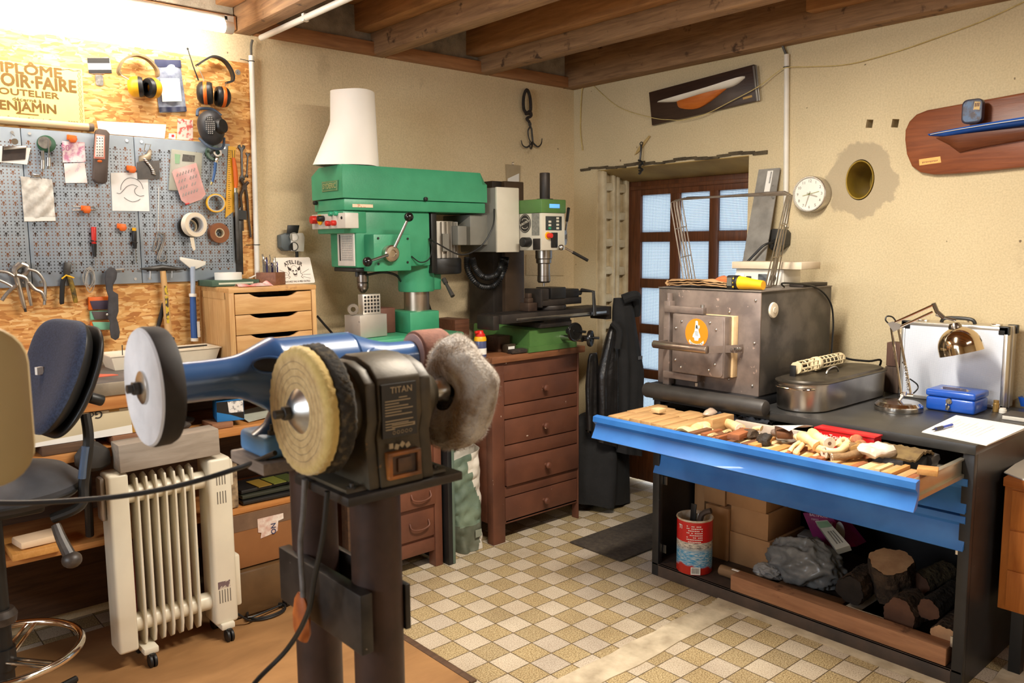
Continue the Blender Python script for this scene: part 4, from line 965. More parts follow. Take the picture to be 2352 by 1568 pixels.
# ---- under the bench
t=thing('flat_carton','white and yellow flat carton lying upside down on the shelf under the bench','box',(.8,3.34,.853))
x0,x1=.50,1.03;z1=.954
b=MB();b.bx(x0,.935,3.30,3.62,.853,z1,.002);b.build('carton',pm('pale_printed_card',lin(206,190,156),lin(196,180,146),scale=2,rough=.7),t)
b=MB();b.bx(.935,x1,3.299,3.62,.853,z1,.002);b.build('yellow_end',pm('ochre_card',lin(196,146,54),lin(184,134,44),rough=.7),t)
b=MB();b.prism([(x0,.853),(.935,.853),(.935,.885),(x0,.863)],(0,3.2995,0),X_,Z_,.0006);b.build('white_band',M_PAPER,t)
b=MB();q=yp(222,942,3.298);b.text('Go',(q.x-.005,q.y,q.z-.052),-X_,-Z_,.040,.0006,bold=.01);b.build('lettering',M_INK,t)
b=MB();q=yp(262,938,3.298);q.z-=.036;b.prism([(q.x-.018,q.z-.011),(q.x+.018,q.z-.011),(q.x+.018,q.z+.011),(q.x-.018,q.z+.011)],(0,3.2995,0),X_,Z_,.0008);b.build('gold_label',pm('gold_label',lin(166,120,44),rough=.6),t)
def plank(lab,x0,x1,y0,y1,z0,z1,m,rz=0,grp='wood offcuts on the bench shelf'):
 b=MB();b.box(((x0+x1)/2,(y0+y1)/2,(z0+z1)/2),(x1-x0,y1-y0,z1-z0),Rz(rz),.003);b.jitter(.0006,12,x0)
 return b.build('wood_offcut',m,loc=((x0+x1)/2,(y0+y1)/2,z0),label=lab,cat='offcut',group=grp)
 # shelf under the carton is lower: the carton stands on two offcuts
t['label']='white and yellow flat carton printed with two upside down letters under the bench'
for o in[t]:o.location.z+=.036
plank('reddish offcut under the left part of the flat carton',.62,.80,3.285,3.42,.8532,.887,M_DKWOOD)
plank('reddish offcut under the yellow end of the flat carton',.86,1.03,3.285,3.42,.8532,.887,wood('red_brown_offcut',lin(132,88,60),lin(158,110,78),0,5,.8))
plank('short brown offcut in front of the blue box on the bench shelf',1.24,1.33,3.285,3.40,.8532,.877,wood('red_brown_offcut',(0,0,0),(0,0,0)))
t=thing('work_gloves','pair of dark gloves lying on the bench shelf beside the blue box','gloves',(1.2,3.36,.853))
for k in range(2):
 b=MB();b.sph((1.13+.05*k,3.36+.09*k,.876),(.052,.04,.018),14,8,Rz(20));b.jitter(.007,25,k).clampz(.8532);b.build('glove',pm('grey_glove',lin(84,76,68),lin(56,50,46),scale=30,rough=.9),t)
t=thing('blue_carton','blue and black carton with white label on the bench shelf','box',(1.36,3.32,.853))
b=MB();b.box((1.34,3.36,.92),(.11,.13,.085),Rz(-14),.002);b.build('carton',pm('mid_blue_card',lin(44,128,196),lin(36,116,184),rough=.5),t)
R=Rz(-14);e0=Vector((1.34,3.36,.92))+(R@Vector((0,-.0655,0)))
b=MB();b.prism([(-.054,.042),(.054,.042),(.054,-.038),(.0,-.015),(-.054,0)],e0,R@X_,Z_,.0006);b.build('black_print',M_BLACK,t)
b=MB();b.prism([(-.01,.04),(.052,.04),(.052,-.008),(-.006,-.008)],e0+(R@Vector((0,-.0008,0))),R@X_,Z_,.0006);b.build('label',pm('printed_white_label',lin(232,230,226),lin(150,148,150),scale=70,rough=.6,lo=.5,hi=.6),t)
b=MB();b.surf(lambda u,v:Vector((1.41+.17*u,3.32+.14*v+.03*u,.857+.02*v+.01*u)),4,4,.002);b.build('brochure',pm('pale_brochure',lin(196,196,178),lin(170,172,156),rough=.5),loc=(1.48,3.36,.855),label='pale green brochure lying on the bench shelf behind the blue machine',cat='brochure')
# lower shelf: books, carton, wrapped slab, red can, offcuts
t=thing('tile_samples','stack of dark flat sample cases with ochre and green squares on the lower bench shelf','sample cases',(1.45,3.34,.49))
for k in range(3):
 b=MB();b.box((1.525,3.42+.01*k,.503+.02*k),(.30,.2-.02*k,.016),Rz(-2+2*k),.002);b.build('case',M_BLACK if k!=1 else pm('dark_green_case',lin(48,50,38),rough=.5),t)
for k,(x,c_)in enumerate(((1.48,lin(140,112,44)),(1.55,lin(112,116,48)),(1.615,lin(70,80,40)))):
 b=MB();b.box((x,3.405,.5535),(.062,.12,.003),Rz(4));b.build('sample',pm('sample_%s'%'abc'[k],c_,rough=.5),t)
b=MB();b.bx(1.33,1.43,3.34,3.42,.574,.62);
b=MB();b.box((1.325,3.37,.589),(.045,.10,.19),Rz(4),.003);b.build('folded_sack',pm('brown_cream_print',lin(176,152,118),lin(84,66,50),scale=24,rough=.8),loc=(1.335,3.36,.49),label='narrow brown and cream sack standing on the lower bench shelf behind the radiator',cat='sack')
t=thing('cardboard_carton','brown cardboard carton with a torn white label under the bench','box',(1.50,3.32,.22))
b=MB();b.bx(1.30,1.72,3.312,3.70,.222,.463,.003);b.build('carton',pm('dull_brown_card',lin(150,100,56),lin(132,86,46),scale=4,rough=.8),t)
b=MB();b.bx(1.302,1.72,3.3105,3.3117,.388,.461);b.build('tape',pm('grey_brown_tape',lin(120,94,74),lin(100,76,60),scale=12,rough=.3),t)
b=MB();b.prism([(1.425,.425),(1.545,.425),(1.545,.40),(1.52,.395),(1.515,.352),(1.50,.345),(1.435,.335),(1.44,.36),(1.425,.365)],(0,3.3103,0),X_,Z_,.0008);lb=b.build('torn_label',pm('white_red_label',lin(232,222,210),lin(206,170,156),scale=40,rough=.7),t)
b=MB();b.text('ON',(1.497,3.309,.366),Z_,-X_,.032,.0005,bold=.02);b.build('lettering',pm('navy_ink',lin(52,60,96),rough=.7),lb)
t=thing('wrapped_slab','low brown slab wrapped in clear film on the floor under the carton','package',(1.5,3.33,.0))
b=MB();b.bx(1.28,1.74,3.29,3.68,.012,.215,.012);b.jitter(.006,7,9);b.build('package',pm('brown_wrapped_board',lin(104,78,50),lin(84,62,40),scale=5,rough=.25),t)
t=thing('red_can','dark red can standing in the shadow behind the radiator','can',(1.06,3.5,0))
b=MB();b.bx(.98,1.14,3.45,3.62,.02,.40,.02);b.build('can',pm('deep_red_paint',lin(150,30,28),rough=.4),t)
b=MB();b.tube([(1.0,3.53,.40),(1.0,3.53,.43),(1.12,3.53,.43),(1.12,3.53,.40)],.008,8);b.build('handle',M_BLACK,t)
plank('yellow pine block end under the lower shelf at the far left',.37,.46,3.30,3.60,.28,.463,wood('yellow_pine',lin(190,130,60),lin(208,150,80),1,5),0,'offcuts under the bench')
plank('pine batten on the lower shelf below the chair seat',.50,.66,3.28,3.5,.491,.516,wood('yellow_pine',(0,0,0),(0,0,0)),0,'offcuts under the bench')
t=thing('white_cloth_scrap','white paper bundle lying on the lower bench shelf below the chair','paper',(.62,3.32,.517))
b=MB();b.box((.60,3.36,.532),(.15,.1,.025),Rz(8),.006);b.jitter(.006,20,4);b.build('bundle',pm('cream_paper',lin(226,196,160),rough=.8),t)
# mat on the floor
b=MB();b.bx(-1.4,1.755,2.235,3.62,.0005,.006,.002);fm=b.build('floor_sheet',wood('brown_hardboard',lin(150,108,64),lin(176,130,80),0,2.5,.7,3,.05),loc=(.3,2.9,0),label='large brown sheet laid on the tiles under the polishers and bench',cat='floor sheet')
b=MB();b.bx(1.74,1.768,2.225,3.62,.0005,.009,.002);b.build('dark_edging',M_DKWOOD,fm)
# ---- oil radiator
RX0,RX1,RY0,RY1,RZ0,RZ1=.800,1.262,3.165,3.275,.075,.752
t=thing('oil_radiator','white ribbed oil radiator on black castors in front of the bench','radiator',((RX0+RX1)/2,3.22,0))
M_RAD=pm('white_enamel',lin(226,218,196),lin(212,204,184),scale=3,rough=.35)
b=MB();b.bx(RX0,RX0+.072,RY0-.004,RY1,RZ0,RZ1+.018,.012,3);b.build('end_panel',M_RAD,t)
b=MB();b.bx(RX0-.02,RX0,RY0+.03,RY1-.02,RZ1-.16,RZ1+.005,.01);b.build('grip',pm('silver_grip',lin(176,166,156),rough=.3,metal=.6),t)
b=MB();b.bx(RX1-.095,RX1,RY0-.006,RY1+.01,RZ0-.005,RZ1+.012,.014,3);cp_=b.build('control_panel',M_RAD,t)
b=MB()
for(u0,z0,n_,hh)in((.030,.655,4,.05),(.030,.578,4,.05),(.018,.165,5,.055)):
 for k in range(n_):b.bx(RX1-.095+u0+.011*k,RX1-.095+u0+.011*k+.004,RY0-.0068,RY0-.0055,z0,z0+hh)
b.build('vents',pm('vent_grey',lin(120,112,100),rough=.7),cp_)
b=MB();b.bx(RX1-.08,RX1-.03,RY0-.0068,RY0-.0058,.225,.255);b.build('rating_label',pm('label_print',lin(196,184,166),lin(110,90,90),scale=70,rough=.6,lo=.45,hi=.5),cp_)
b=MB();b.bx(RX1,RX1+.02,RY0+.03,RY1-.03,RZ1-.12,RZ1-.01,.006);b.bx(RX1,RX1+.028,RY0+.02,RY1-.02,.12,.34,.01);b.build('cord_holder',M_RAD,t)
for k in range(8):
 x=RX0+.105+k*.0345
 if k>6:break
 prof=[(RY0+.006,.13),(RY0+.018,.085),(RY0+.055,.065),(RY1-.02,.085),(RY1-.008,.13),(RY1-.008,.70),(RY1-.02,.735),(RY0+.055,.752),(RY0+.016,.74),(RY0+.006,.70)]
 b=MB();b.prism(prof,(x-.0045,0,0),Y_,Z_,.009,.003);b.build('fin',M_RAD,t)
b=MB()
for z in(.165,.675):b.cyl((RX0+.07,(RY0+RY1)/2,z),(RX1-.09,(RY0+RY1)/2,z),.036,seg=18)
b.build('oil_pipe',M_RAD,t)
for x in(RX0+.11,RX1-.05):
 b=MB();b.bx(x-.028,x+.028,RY0-.02,RY1+.02,.052,.078,.006);ft=b.build('foot',M_RAD,t)
 for y in(RY0-.02,RY1+.02):
  b=MB();b.cyl((x-.014,y,.027),(x-.002,y,.027),.026,seg=18,bev=.003);b.cyl((x+.002,y,.027),(x+.014,y,.027),.026,seg=18,bev=.003);b.bx(x-.008,x+.008,y-.012,y+.012,.02,.056);b.build('castor',M_BLACK,ft)
b=MB();cc=zt(612,1408,.012)
pts=[(RX1-.01,3.23,.10),(RX1+.06,3.22,.03)]
for k in range(26):pts.append((cc.x+.085*math.cos(k*.5-2.6),cc.y+.055*math.sin(k*.5-2.6),.014+.0006*k))
pts+=[(cc.x+.10,cc.y+.02,.02)]
b.tube(cr(pts,3),.0048,7);pl=b.build('power_cord',M_BLACK,t)
b=MB();b.box((cc.x+.115,cc.y+.025,.03),(.05,.035,.04),Rz(20),.008);b.build('plug',M_BLACK,pl)
t=thing('stone_block','grey rectangular block lying on top of the radiator','block',(1.03,3.22,.755))
b=MB();b.box((1.03,3.20,.831),(.372,.10,.105),Rz(-1),.003);b.rot((1.03,3.2,.77),'Y',-1.2);b.build('block',wood('weathered_grey_block',lin(168,156,142),lin(146,134,120),0,6,.85,7,.2),t)
t=thing('rubber_mallet','black rubber mallet head standing behind the left end of the radiator','mallet',(.755,3.24,.49))
b=MB();b.loft([[(.715+.09*s_,3.243+.03*math.cos(a*PI/4)*r_,.840+.055*math.sin(a*PI/4)*r_-.02*abs(s_-.5))for a in range(8)]for s_,r_ in((0,.35),(.25,.8),(.6,1.1),(.9,1.0),(1.3,.55))]);b.build('head',pm('soft_black',lin(60,56,52),lin(40,38,36),rough=.7),t)
b=MB();b.tube([(.755,3.245,.83),(.768,3.335,.509)],.015,10);b.build('handle',M_BLACK,t)
# ================================================================ the two polishers on their twin pillar stand
M_PILLAR=pm('rust_brown_steel',lin(74,54,47),lin(54,40,35),scale=9,rough=.5,metal=.35,bmp=.1)
M_PLATE_=pm('oily_dark_steel',lin(66,61,57),lin(42,39,37),scale=14,rough=.45,metal=.5,speck=lin(150,140,128),spcut=.72)
NX,NY,FY,PR=.783,1.285,1.517,.0475
st=thing('polisher_stand','stand of two thick rust brown steel pillars joined by a dark crossbar','stand',(NX,1.4,0))
b=MB();b.cyl((NX,NY,0),(NX,NY,1.144),PR,seg=40);b.build('pillar',M_PILLAR,st)
b=MB();b.cyl((NX-.006,FY,0),(NX-.006,FY,1.166),PR,seg=40);b.build('pillar',M_PILLAR,st)
b=MB();b.bx(.60,.98,1.15,1.66,0,.012,.003);b.build('foot_plate',M_PLATE_,st)
zc1,zc0=xp(660,1290,.73).z,xp(812,1478,.73).z
b=MB();b.bx(.716,.742,1.235,1.565,zc0,zc0+.115,.003);b.build('crossbar',M_PLATE_,st)
b=MB();b.bx(NX+PR-.008,NX+PR+.004,1.25,1.56,zc0+.01,zc0+.10,.002);b.build('crossbar',M_PLATE_,st)
PZ=1.161
b=MB();b.bx(.696,.95,1.231,1.437,PZ-.017,PZ,.002);b.build('top_plate',M_PLATE_,st)
b=MB();b.bx(.638,.95,1.445,1.60,1.1665,1.190,.003);b.build('board',wood('grey_bench_board',lin(156,140,126),lin(126,112,100),1,5,.8),st)
# ---- bench polisher with rating plate
TY,TZ=1.33,1.307
M_TITAN=pm('olive_grey_casting',lin(84,75,58),lin(60,53,43),scale=12,rough=.5,metal=.25,bmp=.15,speck=lin(120,92,58),spcut=.70)
t=thing('bench_polisher','grimy olive grey bench polisher with stitched cotton wheel and woolly bonnet on the front pillar','polisher',(.82,TY,PZ))
prof=[(1.236,PZ+.001),(1.424,PZ+.001),(1.420,PZ+.03),(1.412,1.345),(1.39,1.382),(1.355,1.398),(1.31,1.398),(1.268,1.385),(1.242,1.362),(1.238,1.29),(1.248,1.255)]
def body(x0,x1,s_,dz=0):
 b=MB();c0=1.33;b.prism([(c0+(y-c0)*s_,PZ+.001+(z-PZ-.001)*s_)for y,z in prof],(x0,0,0),Y_,Z_,x1-x0,.004);return b
bd=body(.768,.862,1.0).build('motor_housing',M_TITAN,t)
b=body(.745,.7675,.965);b.build('end_bell',M_TITAN,t)
b=body(.8625,.888,.965);b.build('end_bell',M_TITAN,t)
b=MB();b.lathe([(.074,0),(.070,.02),(.052,.034),(.044,.05),(.0,.05)],(.746,TY,TZ),(-1,0,0),30);b.build('bearing_boss',M_TITAN,t)
b=MB();b.lathe([(.074,0),(.068,.02),(.046,.04),(.036,.055),(.0,.055)],(.887,TY,TZ),(1,0,0),30);b.build('bearing_boss',M_TITAN,t)
# rating plate and switch on the front
fy=1.2365
def fr(px,py,y=1.236):return yp(px,py,y)
b=MB();xl,xr,zt3,zb3=.773,.848,1.352,1.253
b.bx(xl,xr,fy-.0015,fy+.004,zb3,zt3);rp=b.build('rating_plate',pm('black_rating_plate',lin(40,36,32),lin(30,27,24),rough=.5),t)
M_TAN=pm('tan_print',lin(176,158,128),rough=.7)
b=MB();b.text('TITAN',((xl+xr)/2+.004,fy-.002,zt3-.012),X_,Z_,.0165,.0004,sx=1.0,bold=.015)
random.seed(2)
for k,ln_ in enumerate((.018,.055,.03,.05,.06,.035,.058,.0,.06,.05,.06,.02)):
 z=zt3-.026-.0052*k
 if ln_:b.bx(xl+.006+(.03 if k==0 else 0),xl+.006+ln_+(.03 if k==0 else 0),fy-.0022,fy-.0012,z-.0009,z+.0009)
b.bx(xl+.02,xr-.005,fy-.0022,fy-.0012,zb3+.018,zb3+.024)
for k in range(5):b.tube([(xl+.024+.009*k+.003*math.cos(a),fy-.002,zb3+.009+.003*math.sin(a))for a in[i*PI/4 for i in range(8)]],.0006,4,closed=True)
b.build('plate_lettering',M_TAN,rp)
b=MB()
for k in range(4):b.box((.79+.012*k,fy-.0016,1.238-.003*(k%2)),(.009,.002,.010),Ry(20*k),.0008)
b.build('scuffed_stamp',M_TAN,t)
b=MB();x0,x1,z0,z1=.781,.852,1.176,1.226
for a_ in((x0,x1,z0,z0+.007),(x0,x1,z1-.007,z1),(x0,x0+.008,z0+.006,z1-.006),(x1-.008,x1,z0+.006,z1-.006)):b.bx(a_[0],a_[1],fy-.008,fy+.012,a_[2],a_[3],.0015)
sw=b.build('switch_frame',pm('grimy_orange',lin(176,104,36),lin(84,54,28),scale=14,rough=.5),t)
b=MB();b.bx(x0+.008,x1-.008,fy-.002,fy+.010,z0+.006,z1-.006);b.bx(x0+.02,x1-.02,fy-.007,fy,z0+.012,z1-.012,.002);b.build('switch_button',pm('brown_grime',lin(96,66,40),lin(40,30,24),scale=16,rough=.6),sw)
for x in(.722,.905):
 for y in(1.262,1.40):
  b=MB();b.cyl((x,y,PZ+.0007),(x,y,PZ+.010),.009,seg=6);b.cyl((x,y,PZ+.01),(x,y,PZ+.016),.0045,seg=10);b.build('bolt',M_DSTEEL,t)
b=MB();b.prism([(1.25,PZ+.0007),(1.41,PZ+.0007),(1.405,PZ+.008),(1.255,PZ+.008)],(.705,0,0),Y_,Z_,.22,.002);b.build('foot',M_TITAN,t)
# stitched cotton wheel
def mat_buff():
 m,nt,b_=_nodes('stitched_cotton')
 tc=nt.nodes.new('ShaderNodeTexCoord');sp=nt.nodes.new('ShaderNodeSeparateXYZ');nt.links.new(tc.outputs['Object'],sp.inputs[0])
 r=math_n(nt,'SQRT',math_n(nt,'ADD',math_n(nt,'POWER',math_n(nt,'ADD',sp.outputs[1],0.0),2),math_n(nt,'POWER',math_n(nt,'SUBTRACT',sp.outputs[2],TZ-PZ),2)))
 r=math_n(nt,'ADD',r,math_n(nt,'MULTIPLY',math_n(nt,'SUBTRACT',noise_tex(nt,tc.outputs['Object'],18,3),.5),.010))
 f=math_n(nt,'FRACT',math_n(nt,'MULTIPLY',r,78))
 ln=math_n(nt,'LESS_THAN',f,.09)
 inn=math_n(nt,'MULTIPLY',math_n(nt,'GREATER_THAN',r,.044),math_n(nt,'LESS_THAN',r,.100))
 col=ramp(nt,noise_tex(nt,tc.outputs['Object'],60,4),[(.3,lin(170,140,90)),(.7,lin(206,178,124))])
 col=mixc(nt,ramp(nt,r,[(.095,(0,0,0)),(.112,(.55,.55,.55))]),col,lin(206,180,96))
 col=mixc(nt,math_n(nt,'MULTIPLY',math_n(nt,'MULTIPLY',ln,inn),.75),col,lin(74,56,40))
 nt.links.new(col,b_.inputs['Base Color']);b_.inputs['Roughness'].default_value=.95;b_.inputs['Sheen Weight'].default_value=.3
 bump(nt,b_,math_n(nt,'SUBTRACT',noise_tex(nt,tc.outputs['Object'],200,2),math_n(nt,'MULTIPLY',ln,.6)),.5,.003);return m
WX=.652
b=MB();b.lathe([(0,.006),(.040,.006),(.060,.004),(.104,.002),(.114,.005),(.1165,.014),(.114,.024),(0,.024)],(WX,TY,TZ),(1,0,0),96,wob=lambda a,h:1+.022*math.sin(a*38)*(1 if.0015<h<.03 else 0)*(.6+.4*math.sin(a*5)))
bw=b.build('cotton_wheel',mat_buff(),t,ang=1.2)
b=MB();b.lathe([(0,.024),(.112,.024),(.118,.032),(.116,.042),(.119,.052),(.112,.060),(0,.060)],(WX,TY,TZ),(1,0,0),96,wob=lambda a,h:1+.014*math.sin(a*44+h*300));b.jitter(.0015,60,3)
b.build('blackened_wheel',pm('black_cotton',lin(44,40,34),lin(92,80,60),scale=70,rough=.95,lo=.5,hi=.72,bmp=.8,bscale=120),t,ang=1.2)
b=MB();b.lathe([(.0,-.012),(.012,-.012),(.024,-.007),(.036,.002),(.041,.006),(.041,.009),(0,.009)],(WX,TY,TZ),(1,0,0),36);b.build('flange',pm('zinc_flange',(.60,.61,.60),(.48,.49,.48),scale=9,rough=.28,metal=1),t)
b=MB();b.cyl((WX-.024,TY,TZ),(WX-.012,TY,TZ),.0135,seg=6,bev=.001);b.build('hex_nut',M_DSTEEL,t)
b=MB();b.cyl((WX-.040,TY,TZ),(WX+.09,TY,TZ),.008,seg=16);b.build('shaft',M_DSTEEL,t)
# woolly bonnet
BX=.945
b=MB();b.lathe([(.0,0),(.012,.0),(.017,.006),(.022,.02),(.026,.034),(.0,.034)],(.945,TY,TZ),(1,0,0),28);b.build('dome_nut',pm('pale_zinc',(.72,.75,.78),(.6,.62,.65),rough=.25,metal=.9),t)
b=MB();b.cyl((.93,TY,TZ-.004),(1.0,TY,TZ),.017,seg=18);b.build('spindle',M_DSTEEL,t)
def bon(u,v):  # u round, v across from the inner lip to the rim and back
 a=2*PI*u
 prof_=[(.030,.004),(.060,-.008),(.088,.002),(.103,.020),(.107,.042),(.100,.060),(.070,.070),(.035,.066),(.012,.064)]
 f=v*(len(prof_)-1);i=min(int(f),len(prof_)-2);k=f-i;k=k*k*(3-2*k)
 r=prof_[i][0]*(1-k)+prof_[i+1][0]*k;x=prof_[i][1]*(1-k)+prof_[i+1][1]*k
 fold=.024*math.sin(a+.4)+.014*math.sin(2*a+1.3)+.005*math.sin(5*a)
 r*=1+.05*math.sin(2*a+.5)+.025*math.sin(5*a)
 return Vector((.974+x+fold*(r/.1)*.9,TY+1.05*r*math.cos(a),TZ-.008+1.10*r*math.sin(a)))
b=MB();b.surf(bon,64,28,0,closed_u=True);b.jitter(.004,30,5)
M_WOOL=pm('grey_brown_wool',lin(206,196,182),lin(140,114,84),scale=13,rough=1,bmp=.9,bscale=160,bdist=.01,sheen=.6,lo=.42,hi=.58)
wool=b.build('wool_bonnet',M_WOOL,t,ang=3)
random.seed(21);b=MB()
for k in range(5200):
 u,v=random.random(),.12+.62*random.random()
 p=bon(u,v);e1=bon(u+.004,v)-p;e2=bon(u,v+.01)-p;n_=e2.cross(e1)
 if n_.length<1e-9:continue
 n_.normalize()
 if n_.dot(p-Vector((1.02,TY,TZ)))<0:n_=-n_
 d=(n_+.7*Vector((random.uniform(-1,1),random.uniform(-1,1),random.uniform(-1,1)))).normalized();s_=d.cross(e1).normalized()*.0005
 L=random.uniform(.004,.0085);b._new([p-s_,p+s_,p+d*L],[(0,1,2)])
fz=b.build('wool_fibres',M_WOOL,wool,weld=False);fz['kind']='stuff'
# its leads
t=thing('power_lead','grey lead in a ribbed sleeve hanging from the polisher plate into an orange grip','cable',(.7,1.24,.8))
pv=[xp(x,y,.686)for x,y in((700,1100),(697,1170),(690,1250),(695,1340),(696,1370))]
b=MB();b.tube(cr(pv,6),.0055,10);b.build('sleeve',pm('grey_sleeve',lin(112,108,106),lin(92,90,88),scale=60,rough=.5),t)
g0,g1=xp(690,1362,.686),xp(695,1468,.690)
b=MB();b.loft([[g0+(g1-g0)*s_+Vector((.012*r_*math.cos(a*PI/6),.030*r_*math.sin(a*PI/6),0))for a in range(12)]for s_,r_ in((0,.3),(.15,.7),(.5,1),(.8,1),(1,.6))]);b.build('grip',pm('worn_orange_leather',lin(196,108,40),lin(150,76,30),scale=20,rough=.6),t)
t=thing('power_lead','black lead hanging from the polisher plate and curving away to the bottom left','cable',(.6,1.2,.7))
pv=[xp(752,1128,.672),xp(742,1230,.668),xp(722,1330,.664),xp(706,1410,.662),xp(660,1490,.66),xp(585,1568,.60),xp(540,1640,.55)]
b=MB();b.tube(cr(pv,6),.005,8);b.build('lead',M_BLACK,t)
t=thing('power_lead','black lead sagging across in front of the white radiator','cable',(.3,1.5,1.05))
pv=[yp(x,y,Y)for x,y,Y in((632,1040,1.425),(560,1070,1.52),(430,1110,1.58),(300,1136,1.64),(160,1150,1.7),(20,1155,1.75),(-120,1150,1.8))]
b=MB();b.tube(cr(pv,6),.0052,8);b.build('lead',M_BLACK,t)
# ---- blue pedestal polisher
QY,QZ=1.517,1.352
M_BLUE=pm('glossy_blue_enamel',lin(54,94,148),lin(42,78,126),scale=4,rough=.28,coat=.4)
t=thing('pedestal_polisher','big glossy blue polishing motor with grey felt wheel and brown drum behind the olive polisher','polisher',(.78,QY,1.197))
b=MB();b.lathe([(0,0),(.034,0),(.038,.004),(.038,.05),(.0385,.09),(.041,.115),(.047,.135),(.056,.155),(.065,.176),(.070,.186),(.0705,.194),(.068,.200),(.068,.352),(.0665,.355),(.0665,.358),(.068,.361),(.062,.375),(.048,.415),(.040,.445),(.037,.47),(.036,.52),(0,.52)],(.508,QY,QZ),(1,0,0),48)
for x in b.bm.verts:  # belly sinks toward the pedestal
 if x.co.z<QZ and.58<x.co.x<.95:
  k_=math.exp(-((x.co.x-.765)/.09)**2);x.co.z-=.022*k_*(QZ-x.co.z)/.068
b.build('motor_body',M_BLUE,t)
for s_,X0 in((1,.648),(1,.90)):
 b=MB();c_=Vector((X0+.020,QY-.0545,QZ+.024))if X0<.8 else Vector((.905,QY-.043,QZ+.018))
 R_=Rz(-32 if X0<.8 else 30)
 b.prism([(x,y)for x,y in circ(.030,20,ry=.013)],c_,R_@X_,(Z_+Y_*.3).normalized(),.004,.001);b.build('vent',M_BLACK,t)
 b=MB();b.tube([c_+(R_@X_)*(.032*math.cos(a))+(Z_+Y_*.3).normalized()*(.0155*math.sin(a))-Y_*.002 for a in[i*PI/10 for i in range(20)]],.0028,8,closed=True);b.build('vent_rim',M_BLUE,t)
def ell(cx,cy,z,a,c_):return[(cx+a*math.cos(i*PI/12),cy+c_*math.sin(i*PI/12),z)for i in range(24)]
b=MB();b.loft([ell(.775,QY,1.33,.085,.05),ell(.775,QY,1.30,.082,.046),ell(.775,QY,1.275,.086,.045),ell(.775,QY,1.252,.098,.048),ell(.775,QY,1.234,.125,.056)]);b.build('pedestal',M_BLUE,t)
b=MB();b.bx(.652,.92,1.462,1.585,1.191,1.236,.010,3);b.build('foot',pm('pale_blue_enamel',lin(112,168,222),lin(92,150,208),scale=5,rough=.35),t)
b=MB();b.cyl((.676,1.482,1.235),(.676,1.482,1.245),.009,seg=6);b.cyl((.676,1.482,1.245),(.676,1.482,1.257),.0045,seg=10);b.build('bolt',M_DSTEEL,t)
b=MB();b.cyl((.488,QY,QZ),(.510,QY,QZ),.035,.036,seg=30,bev=.003);b.build('collar',M_BLACK,t)
b=MB();b.cyl((.425,QY,QZ),(.51,QY,QZ),.008,seg=14);b.build('shaft',M_DSTEEL,t)
b=MB();b.lathe([(0,.004),(.082,.004),(.104,.002),(.107,.006)],(.449,QY,QZ),(1,0,0),60);fw=b.build('felt_face',pm('pale_grey_felt',lin(220,219,220),lin(192,191,192),scale=9,rough=.9,bmp=.3,bscale=90),t)
b=MB();b.lathe([(.107,.006),(.109,.012),(.108,.036),(.104,.044),(.0,.044)],(.449,QY,QZ),(1,0,0),60);b.build('wheel_rim',pm('black_rubber_rim',lin(44,38,36),lin(30,26,25),scale=20,rough=.7),t)
b=MB();b.lathe([(0,-.003),(.024,-.003),(.030,.000),(.030,.006),(0,.006)],(.449,QY,QZ),(1,0,0),30);b.build('washer',M_STEEL,t)
b=MB();b.cyl((.434,QY,QZ),(.446,QY,QZ),.013,seg=6,bev=.001);b.build('hex_nut',M_DSTEEL,t)
b=MB();b.cyl((1.02,QY,QZ+.004),(1.06,QY,QZ+.004),.012,seg=14);b.build('shaft',M_DSTEEL,t)
b=MB();b.lathe([(0,.0),(.044,0),(.050,.004),(.052,.010),(.052,.075),(.048,.082),(0,.082)],(1.035,QY,QZ+.006),(1,0,0),40);b.build('sanding_drum',pm('red_brown_abrasive',lin(128,84,68),lin(100,64,52),scale=40,rough=.9,bmp=.4),t)
b=MB();b.lathe([(.018,-.002),(.036,-.004),(.045,0),(.045,.003)],(1.034,QY,QZ+.006),(1,0,0),36);b.build('drum_face',pm('mauve_cloth',lin(176,146,140),lin(146,116,112),scale=12,rough=.8),t)
# ================================================================ drill press, milling machine and the chests under them
M_DGREEN=pm('emerald_machine_paint',lin(66,152,112),lin(54,136,98),scale=5,rough=.38,bmp=.1,bscale=120)
M_LGREY=pm('light_grey_enamel',lin(208,202,184),lin(196,188,170),scale=4,rough=.45)
M_MGREY=pm('mid_grey_enamel',lin(128,126,116),lin(112,110,102),scale=4,rough=.5)
M_BRN=pm('brown_painted_wood',lin(110,66,46),lin(92,54,38),scale=6,rough=.55,bmp=.2,bscale=60,speck=lin(206,186,166),spscale=38,spcut=.745)
SY=3.36
